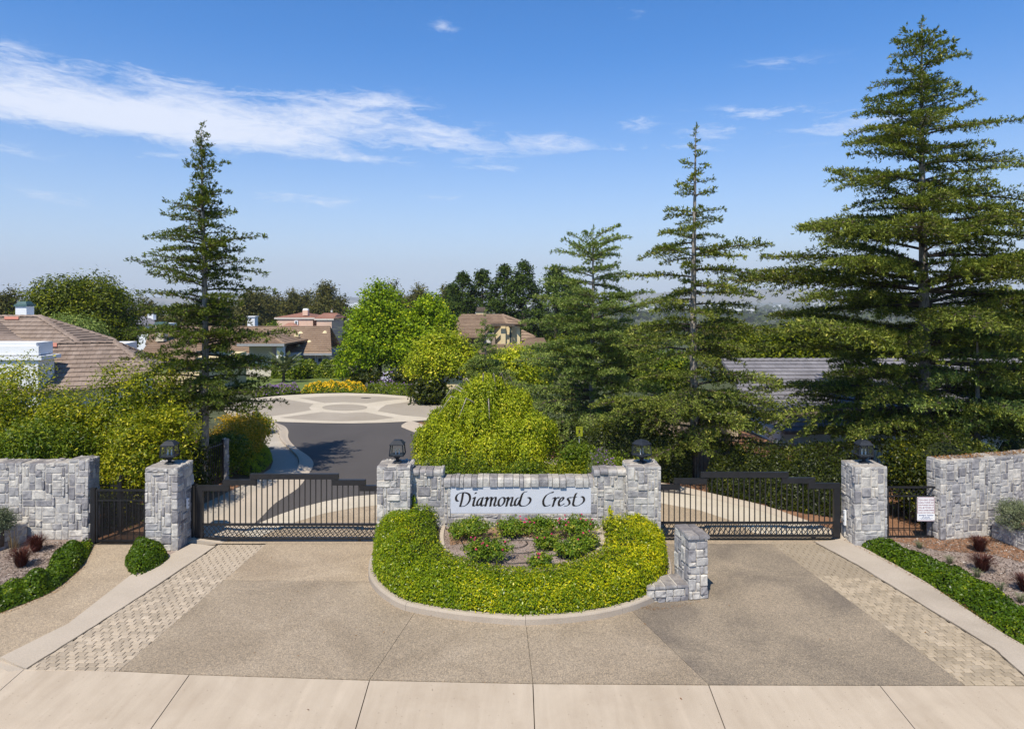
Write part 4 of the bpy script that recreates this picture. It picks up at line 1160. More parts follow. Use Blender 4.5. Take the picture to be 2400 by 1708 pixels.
MB().box(cxw - .07, Yy - .0062, wz0 + .03, cxw + .07, Yy - .006, wz0 + .042).put('small_print', M_letter, root)

# little white plates on the inner faces of the outer pillars
for (X, Ys, py0, py1, lab) in ((-8.50, 17.85, 1167, 1190, 'small white gate sensor plate on the left pillar facing the gate'), (8.85, 18.1, 1195, 1230, 'narrow white gate sensor plate on the right pillar facing the gate')):
    Ycen = Ys
    z1_, z0_ = zz_(py0, Ycen), zz_(py1, Ycen)
    root = thing('sensor_plate', (X, Ys, z0_), lab, 'sensor')
    s = .05 if X < 0 else -.05
    MB().box(min(X, X + s), Ys - .035, z0_, max(X, X + s), Ys + .035, z1_).put('housing', M_white, root)
    for q in (.3, .7):
        zc = z0_ + (z1_ - z0_) * q
        MB().box(min(X + s, X + s * 1.06), Ys - .015, zc - .02, max(X + s, X + s * 1.06), Ys + .015, zc + .02).put('lens', M_dark, root)

# iron fences behind
def fence(p0, p1, h, z0, label, sp=.12):
    a = Vector((*p0, z0)); b = Vector((*p1, z0)); d = (b - a); Ld = d.length; d.normalize()
    ang = math.atan2(d.y, d.x)
    root = thing('iron_fence', a, label, 'fence')
    root.rotation_euler = (0, 0, ang)
    def P(name, me, x=0):
        o = bpy.data.objects.new(name, me); COL.objects.link(o); o.parent = root; o.location = (x, 0, 0); return o
    P('top_rail', MB().box(0, -.02, h - .14, Ld, .02, h - .10).me('top_rail', M_black))
    P('bottom_rail', MB().box(0, -.02, .10, Ld, .02, .14).me('bottom_rail', M_black))
    me = MB().box(-.009, -.009, .05, .009, .009, h).me('picket', M_black); x = .1
    while x < Ld: P('picket', me, x); x += sp
    po = MB().box(-.03, -.03, 0, .03, .03, h + .04).me('post', M_black); k = 0
    n = max(1, round(Ld / 2.2))
    for i in range(n + 1): P('post', po, Ld * i / n)
    return root
fence((-10.75, 18.75), (-10.0, 23.6), 1.55, 0, 'black iron picket fence running back from the left pillar to a stone post')
fence((-15.0, 19.4), (-10.8, 18.8), 1.4, 0, 'black iron picket fence behind the left stone wall')
fence((6.55, 24.6), (14.0, 22.5), 1.7, -.2, 'black iron picket fence in front of the dark hedge on the right')
wall_run('stone_post', [(-10.11, 23.8), (-9.93, 23.8)], 1.55, .2, 'slim grey stone post at the far end of the left iron fence', 201)

# ------------------------------------------------------------------ island bed
cxI = .22
outp = [(865.4, 1362), (887, 1392.5), (931, 1423), (974.5, 1436), (1061.7, 1451), (1149, 1460), (1231.7, 1464.5), (1323, 1460), (1410.6, 1449), (1480, 1431.8), (1530, 1412)]
OC = [(-3.40, 17.55), (-3.48, 17.0), (-3.42, 16.3)] + [tuple(G(*p))[:2] for p in outp] + [(3.25, 14.75), (3.62, 15.5), (3.82, 16.4), (3.86, 17.0), (3.80, 17.55)]
OCs = [tuple(p)[:2] for p in spline([(p[0], p[1], 0) for p in OC], 6)]
OCp = ccw(OCs + [(3.8, 17.95), (-3.4, 17.95)])
curb_in = inset(OCs + [(3.8, 17.9), (-3.4, 17.9)], .13)
isl = thing('island_curb', (cxI, 16, 0), 'pale concrete curb around the semicircular planting island', 'curb', kind='structure')
# split into long curb blocks at the joints
C_out = spline([(p[0], p[1], 0) for p in OC], 12)
def offs(P, d):
    r_ = []
    for i in range(len(P)):
        t = (P[min(i + 1, len(P) - 1)] - P[max(i - 1, 0)]).normalized()
        r_.append(P[i] + Vector((-t.y, t.x, 0)) * d)
    return r_
C_in = offs(C_out, .15)
cuts = [0, 24, 66, 108, 140, 175, len(C_out) - 1]
for a, b in zip(cuts[:-1], cuts[1:]):
    m = MB(); k = b - a
    prof = [(0, -.03), (.004, .11), (.02, .137), (.05, .148), (.145, .148), (.15, .02)]
    for i in range(a, b + 1):
        e = .003 if i in (a, b) else 0
        o_, n_ = C_out[i], (C_in[i] - C_out[i]) / .15
        tdir = Vector((n_.y, -n_.x, 0)) * (e if i == a else -e)
        for (s, z) in prof: m.v.append(tuple(o_ + n_ * s + tdir + Za * z))
    q = len(prof)
    for i in range(k):
        for j in range(q - 1):
            m.f.append((i * q + j, (i + 1) * q + j, (i + 1) * q + j + 1, i * q + j + 1))
    m.f.append(tuple(range(q))); m.f.append(tuple(k * q + j for j in reversed(range(q))))
    m.put('curb_block', M_curb, isl)
inn = [(1038, 1233), (1034, 1250), (1033.5, 1268), (1039, 1287), (1058.6, 1304.5), (1082, 1316), (1136, 1331.5), (1193.5, 1337), (1290, 1331.5), (1348, 1318), (1386, 1302.5), (1405.7, 1287), (1410, 1268), (1404, 1250), (1398, 1235)]
ZI = .46
IC = [G(a, b, ZI) for a, b in inn]
ICs = spline(IC, 8)
# soil mound from the curb up to the bed border
m = MB(); N = 80
def resamp(P, n):
    P = [Vector((p[0], p[1], 0)) for p in P]; d = [0]
    for i in range(1, len(P)): d.append(d[-1] + (P[i] - P[i - 1]).length)
    t = np.linspace(0, d[-1], n)
    return np.stack([np.interp(t, d, [p.x for p in P]), np.interp(t, d, [p.y for p in P])], 1)
RO = resamp(C_in, N); RI = resamp(ICs, N)
for i in range(N):
    for j in range(4):
        t = j / 3; p = RO[i] * (1 - t) + RI[i] * t; m.v.append((p[0], p[1], .10 + (ZI - .12) * t))
for i in range(N - 1):
    for j in range(3): m.f.append((i * 4 + j, (i + 1) * 4 + j, (i + 1) * 4 + j + 1, i * 4 + j + 1))
tag(m.put('island_soil', M_joint), 'dark soil mounded under the island hedge', 'soil', kind='structure')
sheet('rose_bed', [(p.x, p.y) for p in ICs] + [(2.05, 17.98), (-1.75, 17.98)], ZI - .01, M_mulch, 'brown mulch of the rose bed below the name panel', 'mulch bed')
sheet('rose_bed_red', [(-1.6, 17.4), (-.3, 17.95), (1.8, 17.95), (1.9, 17.3), (1.0, 16.9), (0, 17.3), (-.8, 16.8), (-1.5, 16.6)], ZI - .004, surf('ruddy_mulch', [(.3, (.22, .13, .075)), (.7, (.33, .22, .14))], 1.5, [(.32, (.5, .48, .46)), (.68, (1.5, 1.45, 1.4))], 38, .95, .9, .02, 30), 'ruddier mulch towards the sign wall', 'mulch bed')
bor = thing('bed_border', (cxI, 16, ZI), 'thin pale stone border around the rose bed', 'border', kind='structure')
bi = offs(ICs, -.03); bo = offs(ICs, .07)
for a in range(0, len(ICs) - 1, 9):
    b = min(a + 9, len(ICs) - 1)
    m = MB()
    for i in range(a, b + 1):
        wdt = 1.0
        if i > len(ICs) * .72: wdt = 2.3 + .5 * math.sin(i)
        o_ = ICs[i] + (bi[i] - ICs[i]) * wdt; n_ = bo[i]
        for p, z in ((n_, ZI - .05), (n_, ZI + .03), (o_, ZI + .03), (o_, ZI - .15)): m.v.append((p.x, p.y, z + (.004 if (a // 9) % 2 else 0)))
    k = b - a
    for i in range(k):
        for j in range(3): m.f.append((i * 4 + j, (i + 1) * 4 + j, (i + 1) * 4 + j + 1, i * 4 + j + 1))
    m.f.append((0, 1, 2, 3)); m.f.append((k * 4 + 3, k * 4 + 2, k * 4 + 1, k * 4))
    m.put('border_stone', M_curbL, bor)
# flat stones at the right
m = thing('stepping_stones', (1.9, 17, ZI), 'pale flat stones climbing along the right side of the rose bed', 'stones')
r = random.Random(8)
for i, (px, py) in enumerate([(1404, 1236), (1412, 1247), (1408, 1258), (1418, 1265), (1412, 1277), (1419, 1289), (1411, 1294)]):
    c = G(px, py, ZI + .03); n = 7; q = []
    for k in range(n):
        a = 2 * math.pi * k / n; rr = r.uniform(.09, .14); q.append((c.x + rr * math.cos(a), c.y + rr * math.sin(a)))
    b = MB().prism(q, ZI - .05, ZI + .045 + .01 * i); o = b.put('flat_stone', M_curbL, m)
# drip hoses
def hose(pts, label):
    P = [G(a, b, ZI + .012) for a, b in pts]
    P = spline(P, 8)
    o = MB().tube([p + Za * .004 for p in P], .010, 5).put('drip_hose', M_hose)
    tag(o, label, 'hose')
hs = lambda l: [(1020 + a / 5.186, 1210 + b / 5.186) for a, b in l]
hose(hs([(130, 150), (180, 170), (235, 178)]), 'short black drip hose by the left end of the rose bed')
hose(hs([(305, 285), (335, 330), (348, 380), (355, 440)]), 'black drip hose between the two left rose bushes')
hose(hs([(630, 272), (760, 266), (860, 258), (980, 262)]), 'black drip hose running straight across the middle of the rose bed')
hose(hs([(1100, 300), (1120, 330), (1060, 368), (960, 380), (870, 355), (858, 320), (910, 295), (980, 285), (1080, 285), (1170, 288), (1240, 300)]), 'black drip hose lying in a loop in the rose bed')
hose(hs([(880, 440), (1000, 445), (1150, 438), (1290, 412)]), 'black drip hose below the loop')
hose(hs([(890, 566), (980, 568), (1100, 560), (1220, 545)]), 'lowest black drip hose near the front border')
hose(hs([(1370, 490), (1430, 478), (1500, 460)]), 'black drip hose between small and large right rose bushes')
hose(hs([(105, 200), (98, 260), (100, 330)]), 'black drip hose along the left border of the rose bed')
# ------------------------------------------------------------------ foliage
def norm(a): return a / (np.linalg.norm(a, axis=-1, keepdims=True) + 1e-9)
def quads(name, P, A, B, v, mat, base=(0, 0, 0)):
    """rhombus leaves: centre P, half axes A and B"""
    n = len(P)
    base = np.array(base, float)
    co = np.empty((n, 4, 3)); co[:, 0] = P - A; co[:, 1] = P - A * .1 + B; co[:, 2] = P + A; co[:, 3] = P - A * .1 - B
    co = (co - base).astype(np.float32)
    me = bpy.data.meshes.new(name)
    me.vertices.add(4 * n); me.loops.add(4 * n); me.polygons.add(n)
    me.vertices.foreach_set('co', co.ravel())
    me.loops.foreach_set('vertex_index', np.arange(4 * n, dtype=np.int32))
    me.polygons.foreach_set('loop_start', np.arange(0, 4 * n, 4, dtype=np.int32))
    me.polygons.foreach_set('loop_total', np.full(n, 4, dtype=np.int32))
    at = me.attributes.new('v', 'FLOAT', 'FACE')
    at.data.foreach_set('value', np.clip(v, 0, 1).astype(np.float32))
    me.materials.append(mat)
    me.update(calc_edges=True)
    return me
def leafset(name, P, N, ln, wd, mat, rng, v=None, base=(0, 0, 0), T=None):
    n = len(P)
    N = norm(N)
    R_ = rng.normal(size=(n, 3)) if T is None else T
    A = norm(R_ - N * (R_ * N).sum(1, keepdims=True)); B = np.cross(N, A)
    s = rng.uniform(.7, 1.25, (n, 1))
    if v is None: v = rng.beta(2, 2.6, n)
    return quads(name, P, A * (ln / 2) * s, B * (wd / 2) * s, v, mat, base)
def local(o_name, me, root):
    o = bpy.data.objects.new(o_name, me); COL.objects.link(o); o.parent = root; return o
def sph(n, rng):
    d = rng.normal(size=(n, 3)); return norm(d)
def crown_points(blobs, rng, per, k, rc, shell=(.72, 1.04), low=-.55, flat=.75):
    """clumps on the shells of ellipsoids; returns leaf points, normals and a per-clump value"""
    PP, NN, VV = [], [], []
    vol = np.array([(b[3] * b[4] + b[4] * b[5] + b[3] * b[5]) for b in blobs]); share = vol / vol.sum()
    for b, sh in zip(blobs, share):
        m = max(3, int(per * sh))
        d = sph(m * 2, rng); d = d[d[:, 2] > low][:m]
        m = len(d)
        rad = rng.uniform(shell[0], shell[1], (m, 1))
        # lumpy outline
        ph = rng.uniform(0, 6.28, 6)
        lump = 1 + .10 * np.sin(d[:, 0] * 5 + ph[0]) * np.sin(d[:, 1] * 5 + ph[1]) + .10 * np.sin(d[:, 2] * 7 + ph[2] + d[:, 0] * 4)
        c = np.array(b[:3]) + d * rad * lump[:, None] * np.array(b[3:6])
        cv = rng.normal(0, .13, m)
        g = rng.normal(size=(m, k, 3)) * np.array([rc, rc, rc * flat])
        P = (c[:, None] + g).reshape(-1, 3)
        Nn = (d[:, None] * .8 + np.array([0, 0, .55]) + rng.normal(size=(m, k, 3)) * .65).reshape(-1, 3)
        PP.append(P); NN.append(Nn); VV.append(np.repeat(cv, k))
    return np.concatenate(PP), np.concatenate(NN), np.concatenate(VV)
def limbs(m, base, blobs, r0, rng, n=None, lean=(0, 0)):
    base = Vector(base)
    for b in blobs if n is None else blobs[:n]:
        c = Vector(b[:3]); mid = base.lerp(c, .45) + Vector((rng.normal() * .15, rng.normal() * .15, .2))
        m.tube([base, mid, c, c + Vector((rng.normal() * b[3] * .3, rng.normal() * b[4] * .3, b[5] * .5))], [r0, r0 * .6, r0 * .3, r0 * .08], 6)
def tree(name, label, cat, base, blobs, mat, seed, per, k, rc, ln, wd, trunk=.18, tmat=None, group=None, low=-.55, fork=.3, shell=(.72, 1.04), inner=0, vb=0.0, flat=.75, trunk_show=True, extra=None):
    """a broad-leaved tree or bush: trunk, branches and one crown of leaves; blob coordinates are relative to the base"""
    rng = np.random.default_rng(seed)
    root = thing(name, base, label, cat, group)
    P, N, cv = crown_points(blobs, rng, per, k, rc, shell, low, flat)
    v = rng.beta(2, 2.6, len(P)) + cv + vb
    me = leafset('crown', P, N, ln, wd, mat, rng, v)
    local('crown', me, root)
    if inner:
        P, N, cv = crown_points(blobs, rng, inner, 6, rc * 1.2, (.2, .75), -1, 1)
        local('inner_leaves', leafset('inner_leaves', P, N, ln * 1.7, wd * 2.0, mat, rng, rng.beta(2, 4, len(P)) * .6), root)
    if trunk_show:
        m = MB(); top = max(b[2] for b in blobs)
        fk = Vector((0, 0, top * fork))
        m.tube([(0, 0, -.3), (0, 0, .3), fk], [trunk * 1.25, trunk, trunk * .8], 8)
        local('trunk', m.me('trunk', tmat or M_barkd, True), root)
        m = MB(); limbs(m, fk, blobs, trunk * .6, rng, 8)
        local('branches', m.me('branches', tmat or M_barkd, True), root)
    return root

_prot = {}
def bough(Lb, var, mat, style):
    """one flat bough along +x: stem, side branches and needle tufts; shared by many tree branches"""
    key = (Lb, var, mat.name, style)
    if key in _prot: return _prot[key]
    rng = np.random.default_rng(int(Lb * 100) * 17 + var * 101 + len(style)); r = random.Random(var * 31 + int(Lb * 10))
    rag = style == 'ragged'
    m = MB(); ns = 7; rise = r.uniform(.02, .12); dr = r.uniform(.06, .24); cv = r.uniform(-.12, .12)
    S = np.linspace(0, 1, ns + 1)
    Pn = np.stack([Lb * S, Lb * cv * S * S, Lb * (rise * S - dr * S ** 2.2)], 1) + rng.normal(0, .008 * Lb, (ns + 1, 3)) * S[:, None]
    rb = .010 + .010 * Lb
    m.tube([tuple(p) for p in Pn], [rb * (1 - .88 * s) for s in S], 4, False)
    C = []; D = []; V = []
    step = .105 if not rag else .12
    ss = np.arange(.10, 1.0, step / Lb); sd = 1
    for s in ss:
        sd = -sd
        p = np.array([np.interp(s, S, Pn[:, k]) for k in range(3)])
        wmax = (.50 if not rag else .36) * Lb * (1 - s) ** .75 * min(1, (s + .12) * 2.2) + .10
        lt = min(2.3, wmax * r.uniform(.45, 1.15))
        ang = math.radians(r.uniform(35, 62) * (1 - .35 * s)) * sd
        e = np.array([math.cos(ang), math.sin(ang), r.uniform(-.14, .10)])
        nt_ = max(3, int(lt / .045)); t = (np.arange(nt_) + rng.uniform(0, 1, nt_)) / nt_
        per = np.array([-e[1], e[0], 0])
        wid = .20 * min(1, lt * 1.4)
        q = p + e * (lt * t)[:, None] + per * (rng.uniform(-1, 1, nt_) * wid * (1 - .75 * t))[:, None]
        q[:, 2] += rng.normal(.01, .045 if not rag else .05, nt_) - r.uniform(.05, .30) * lt * t * t
        keep = rng.uniform(size=nt_) < np.clip(.35 + (s + t * lt / Lb) * 1.6, 0, 1)
        C.append(q[keep]); D.append(np.repeat(e[None], keep.sum(), 0)); V.append(np.full(keep.sum(), r.gauss(0, .10)) + .10 * t[keep])
        if lt > .25: m.tube([tuple(p), tuple(p + e * lt * .85 - np.array([0, 0, .09 * lt]))], [.005 + rb * .2, .002], 3, False)
    C.append(np.repeat(Pn[-1:], 5, 0) + rng.normal(0, .04, (5, 3))); D.append(np.repeat(np.array([[1., 0, 0]]), 5, 0)); V.append(np.full(5, .1))
    C = np.concatenate(C); D = np.concatenate(D); V = np.concatenate(V)
    P = np.repeat(C, 4, 0) + rng.normal(0, .012, (4 * len(C), 3)); n = len(P)
    dn = norm(np.repeat(D, 4, 0) * .9 + rng.normal(size=(n, 3)) * .6 + np.array([0, 0, .22]))
    Nn = norm(np.array([0, 0, 1.0]) + rng.normal(size=(n, 3)) * .45); B = norm(np.cross(dn, Nn)); s_ = rng.uniform(.6, 1.3, (n, 1))
    tl, tw = (.125, .036) if not rag else (.11, .038)
    v = rng.beta(2.2, 2.6, n) + np.repeat(V, 4)
    A = dn * tl / 2 * s_; Bq = B * tw / 2 * s_; P = P + dn * .04
    # merge stem and needles in one mesh, two materials
    nv = len(m.v); co = np.empty((n, 4, 3)); co[:, 0] = P - A; co[:, 1] = P - A * .1 + Bq; co[:, 2] = P + A; co[:, 3] = P - A * .1 - Bq
    allco = np.concatenate([np.array(m.v, float), co.reshape(-1, 3)]).astype(np.float32)
    loops = [i for f in m.f for i in f]; tot = [len(f) for f in m.f]
    li = np.concatenate([np.array(loops), nv + np.arange(4 * n)]).astype(np.int32); lt_ = np.concatenate([np.array(tot), np.full(n, 4)]).astype(np.int32)
    ls = np.concatenate([[0], np.cumsum(lt_)[:-1]]).astype(np.int32)
    me = bpy.data.meshes.new('bough'); me.vertices.add(len(allco)); me.loops.add(len(li)); me.polygons.add(len(lt_))
    me.vertices.foreach_set('co', allco.ravel()); me.loops.foreach_set('vertex_index', li); me.polygons.foreach_set('loop_start', ls); me.polygons.foreach_set('loop_total', lt_)
    me.materials.append(M_barkd); me.materials.append(mat)
    me.polygons.foreach_set('material_index', np.concatenate([np.zeros(len(tot)), np.ones(n)]).astype(np.int32))
    at = me.attributes.new('v', 'FLOAT', 'FACE'); at.data.foreach_set('value', np.concatenate([np.zeros(len(tot)), np.clip(v, 0, 1)]).astype(np.float32))
    me.update(calc_edges=True)
    _prot[key] = me
    return me
SIZES = [.45, .8, 1.3, 2.0, 3.0, 4.2, 5.6]
def conifer(name, label, base, height, prof, z0, seed, mat, per_m=1.0, up=10, trunk=.2, irregular=.22, tmat=None, lenjit=(.78, 1.1), style='flat', nb=5, asym=None, gap=.36, group=None, droopy=0):
    """whorls of boughs round a tapering trunk. prof(z)->radius"""
    r = random.Random(seed)
    root = thing(name, base, label, 'tree', group)
    def trunk_at(z):
        t = min(max(z / height, 0), 1); return Vector((math.sin(t * 5 + seed) * .05 * height / 12, math.cos(t * 4 + seed) * .05 * height / 12, z))
    tm = MB(); nseg = 16
    tm.tube([Vector((0, 0, -.4))] + [trunk_at(height * i / nseg) for i in range(nseg + 1)], [trunk * 1.35] + [trunk * (1 - i / nseg) ** .85 + .012 for i in range(nseg + 1)], 10)
    local('trunk', tm.me('trunk', tmat or M_bark, True), root)
    z = z0; a0 = r.uniform(0, 6); cnt = 0
    while z < height * .985 and cnt < 298:
        rr = prof(z); f = z / height
        n_ = (nb if f < .45 else nb - 1) if rr > .8 else max(3, nb - 2)
        if cnt and r.random() < .16 and rr > 1.2: z += .25 * r.random() + .03 * rr
        for q in range(n_):
            zz = min(z + r.uniform(-.22, .22), height * .99)
            a = a0 + q * 2 * math.pi / n_ + r.uniform(-.5, .5)
            Lb = rr * r.uniform(*lenjit)
            if r.random() < irregular: Lb *= r.uniform(.4, .75)
            elif r.random() < irregular * .4: Lb *= r.uniform(1.1, 1.3)
            if asym: Lb *= asym(a, zz)
            Lb = max(Lb, .2)
            sz = min(SIZES, key=lambda s: abs(math.log(s / Lb)))
            me = bough(sz, r.randrange(4), mat, style)
            o = bpy.data.objects.new('bough', me); COL.objects.link(o); o.parent = root
            el_ = math.radians(up * r.uniform(.2, 1.6) + 22 * max(0, f - .75) / .25 - droopy * (1 - f) * r.uniform(.5, 1.5))
            sc = Lb / sz
            o.matrix_local = Matrix.Translation(trunk_at(zz)) @ Matrix.Rotation(a, 4, 'Z') @ Matrix.Rotation(-el_, 4, 'Y') @ Matrix.Rotation(r.uniform(-.25, .25), 4, 'X') @ Matrix.Diagonal((sc, sc * r.choice((-1, 1)), sc, 1))
            cnt += 1
        z += (gap + .042 * rr) / per_m * r.uniform(.6, 1.4) * (1 + 1.1 * max(0, f - .5))
        a0 += r.uniform(.4, 1.3)
    o = bpy.data.objects.new('leader', bough(.45, 1, mat, style)); COL.objects.link(o); o.parent = root
    o.matrix_local = Matrix.Translation(trunk_at(height * .985)) @ Matrix.Rotation(-math.pi / 2, 4, 'Y')
    return root, cnt

def prof_px(tab, depth, ztop):
    """tab: (photo y, half width px) -> radius as a function of height"""
    zs = [H - (py - HY) / F * depth for py, w_ in tab][::-1]; rs = [w_ / F * depth for py, w_ in tab][::-1]
    return lambda z: float(np.interp(z, zs, rs))
TOT = 0
# left fir
D1 = 23.4
conifer('fir_tree', 'tall narrow dark fir with ragged branches left of the road', (zx(477, D1), D1, 0), zz_(309, D1), prof_px([(308, 8), (335, 26), (370, 40), (405, 50), (430, 40), (470, 62), (510, 95), (560, 85), (585, 140), (640, 140), (700, 160), (780, 175), (860, 195), (930, 190), (970, 160), (1000, 70)], D1, 0), zz_(965, D1), 12, G_spr, per_m=1.0, up=14, trunk=.15, irregular=.45, lenjit=(.55, 1.08), style='ragged', nb=7, gap=.07, droopy=16)
D2 = 30.0
conifer('cedar_tree', 'flat-layered cedar between the weeping tree and the tall thin cedar', (zx(1388, D2), D2, -.6), zz_(550, D2) + .6, prof_px([(545, 75), (570, 115), (600, 100), (650, 130), (700, 165), (760, 165), (820, 180), (900, 205), (980, 210), (1040, 180)], D2, 0), zz_(1030, D2) + .6, 23, G_ced2, up=11, trunk=.14, nb=6, gap=.20, droopy=5, irregular=.15)
D3 = 24.8
conifer('cedar_tree', 'tall thin cedar with a bare wispy top and pale trunk behind the right gate', (zx(1628, D3), D3, -.1), zz_(312, D3) + .1, prof_px([(318, 10), (345, 26), (370, 50), (400, 26), (430, 54), (480, 76), (520, 66), (560, 125), (620, 140), (680, 145), (760, 185), (840, 195), (920, 210), (1000, 200), (1050, 130)], D3, 0), zz_(1035, D3), 34, G_ced, up=9, trunk=.17, irregular=.3, nb=6, gap=.27, droopy=10)
D4 = 24.3
conifer('cedar_tree', 'largest cedar, tallest tree in the picture, spreading over the right stone wall', (zx(2163, D4), D4, -.4), zz_(58, D4) + .4, prof_px([(55, 30), (80, 62), (120, 85), (155, 130), (200, 85), (240, 150), (300, 215), (340, 185), (390, 235), (450, 280), (520, 330), (580, 370), (640, 400), (720, 440), (800, 460), (880, 450), (960, 400), (1040, 300)], D4, 0), zz_(1000, D4), 45, G_ced, up=13, trunk=.24, irregular=.30, nb=6, gap=.15, droopy=10, lenjit=(.72, 1.12),
    asym=lambda a, z: (1.0 + (.16 if 4 < z < 9 else -.1) * max(0, -math.sin(a))) * (1 - .38 * max(0, -math.cos(a)) * (3.3 < z < 4.8)))
D5 = 36.0
conifer('young_cedar', 'small young cedar standing in front of the cream house', (zx(1138, D5), D5, -.2), zz_(742, D5) + .2, prof_px([(740, 6), (780, 22), (820, 36), (860, 56), (900, 75), (940, 85)], D5, 0), zz_(945, D5), 56, G_ced2, trunk=.06, irregular=.1, nb=7, gap=.17)
conifer('cedar_tree', 'lower cedar at the right edge, half behind the largest cedar', (zx(2440, 29), 29, -.8), zz_(640, 29) + .8, prof_px([(640, 20), (700, 100), (780, 160), (900, 200), (1000, 210)], 29, 0), zz_(1010, 29) + .8, 67, G_ced, trunk=.15, nb=6, gap=.3)
conifer('cedar_tree', 'low cedar filling the space between the two tallest cedars', (zx(2010, 28.0), 28.0, -.8), zz_(750, 28.0) + .8, prof_px([(750, 25), (800, 70), (860, 110), (940, 130), (1000, 130)], 28.0, 0), zz_(1005, 28.0) + .8, 78, G_ced, trunk=.13, up=7, nb=6, gap=.3)
conifer('cedar_tree', 'low cedar spreading under the largest cedar, close behind the right wall', (zx(2290, 23.0), 23.0, -.3), zz_(760, 23.0) + .3, prof_px([(760, 30), (820, 140), (900, 200), (1000, 220)], 23.0, 0), zz_(1000, 23.0) + .3, 81, G_ced2, trunk=.12, up=6, nb=6, gap=.32)


# ---- weeping tree in front of the road
def weeping(base, label, rx, ry, top, seed, n_str, mat):
    ph = [(.0, .0), (-1.2, .3), (1.1, .2), (-.5, -.9), (.9, -.8), (-1.6, -.5), (1.7, -.5), (.1, 1.0)]
    rng = np.random.default_rng(seed)
    root = thing('weeping_tree', base, label, 'tree')
    P, N, V = [], [], []
    doms = [(0, .1, top * .78, .95, .22), (-.75, -.2, top * .66, .85, .2), (.8, -.1, top * .70, .85, .2), (-.2, -.9, top * .60, .8, .2), (.75, -1.0, top * .50, .75, .2), (-1.45, -.5, top * .48, .75, .2), (1.5, -.6, top * .52, .8, .2),
            (-1.0, -1.3, top * .40, .7, .2), (.2, -1.6, top * .38, .75, .2), (1.35, -1.4, top * .36, .7, .2), (-1.95, -.2, top * .40, .6, .2), (1.95, .1, top * .44, .6, .2), (-.6, .9, top * .66, .8, .2), (.8, .9, top * .64, .8, .2), (-1.5, .8, top * .5, .7, .2), (.1, -.3, top * .84, .6, .2)]
    for i in range(n_str):
        dx_, dy_, dz_, dr_, _ = doms[int(rng.integers(len(doms)))]
        a = rng.uniform(0, 2 * math.pi); e_ = math.asin(rng.uniform(.0, 1))
        dx_ *= rx / 2.3; dy_ *= ry / 2.3
        q = math.cos(e_); rr_ = dr_ * .84 * rng.uniform(.8, 1.12)
        x, y, zt = dx_ + rr_ * q * math.cos(a), dy_ + rr_ * q * math.sin(a), dz_ + rr_ * .62 * math.sin(e_)
        ln_ = rng.uniform(.35, 1.15) * (.4 + .9 * q) * (1.6 if rng.uniform() < .12 else 1)
        ln_ = min(ln_, zt - .12)
        if ln_ < .1: continue
        m = int(ln_ * 30) + 5
        t = rng.uniform(0, 1, m)
        out_ = np.array([math.cos(a), math.sin(a), 0]) * .12
        c = np.array([x, y, zt]) + out_ * np.sin(t * 2)[:, None] + np.array([0, 0, -1]) * (ln_ * t)[:, None] + rng.normal(size=(m, 3)) * .045
        P.append(c); N.append(np.array([math.cos(a) * q, math.sin(a) * q, .65]) + rng.normal(size=(m, 3)) * .6)
        V.append(rng.beta(2, 2.4, m) + rng.normal() * .13)
    P = np.concatenate(P); N = np.concatenate(N); V = np.concatenate(V)
    T = rng.normal(size=P.shape) * .6 + np.array([0, 0, -1])
    local('crown', leafset('crown', P, N, .085, .045, mat, rng, V, T=T), root)
    m = MB()
    m.tube([(0, 0, -.2), (.05, 0, .8), (-.05, .05, 1.6)], [.11, .09, .07], 8)
    local('trunk', m.me('trunk', M_bark, True), root)
    m = MB()
    for i in range(16):
        a = i * 2.4; q = .35 + .5 * ((i * 7) % 5) / 5
        x, y = rx * q * math.cos(a), ry * q * math.sin(a); zt = top * (1 - .45 * q ** 2.2)
        m.tube([(-.05, .05, 1.5), (x * .4, y * .4, 1.6 + (zt - 1.6) * .75), (x * .8, y * .8, zt - .1), (x * 1.08, y * 1.08, zt - .7)], [.05, .035, .02, .006], 5)
    local('branches', m.me('branches', M_bark, True), root)
    return root
weeping((zx(1140, 24.6), 24.6, 0), 'bushy yellow-green weeping tree right behind the sign wall', 2.35, 2.2, zz_(852, 24.6), 5, 3900, G_weep)

# ---- shrubs behind the left wall
def bush(label, px, Y, w_px, ytop, mat, seed, per, name='shrub', zb=0.0, ln=.10, wd=.045, rc=.16, k=18, dy=None, cat='shrub', group=None, low=-.7, nb=5, inner=0, vb=0.0, trunk_show=True, z_low=0.0):
    X = zx(px, Y); ztop = zz_(ytop, Y) - zb; rx = w_px / F * Y / 2; ry = dy or rx
    r = random.Random(seed)
    hh = ztop - z_low
    blobs = [(0, 0, z_low + hh * .46, rx * .72, ry * .72, hh * .42)]
    for i in range(nb + 4):
        a = 2 * math.pi * i / (nb + 4) + r.uniform(-.5, .5)
        s = r.uniform(.26, .50); q = r.uniform(.45, .95) * (1 - s)
        blobs.append((rx * q * math.cos(a), ry * q * math.sin(a), z_low + hh * r.uniform(.25, .80 - .1 * q), rx * s, ry * s, hh * r.uniform(.17, .30)))
    return tree(name, label, cat, (X, Y, zb), blobs, mat, seed, per, k, rc, ln, wd, trunk=.05 + .02 * ztop, low=low, group=group, inner=inner, vb=vb, trunk_show=trunk_show)
bush('big dark-topped yellow-green shrub at the left edge, in front of the white parapet', 40, 22.5, 340, 796, G_bushY, 1, 1500, inner=250)
bush('tall yellow-green shrub left of the fir, under the tiled roof', 330, 22.5, 260, 846, G_bushY, 2, 1150, inner=200)
bush('rounded shrub in the middle of the left shrubbery, with bare twigs', 190, 22.0, 250, 888, G_bushY, 3, 1000, inner=150)
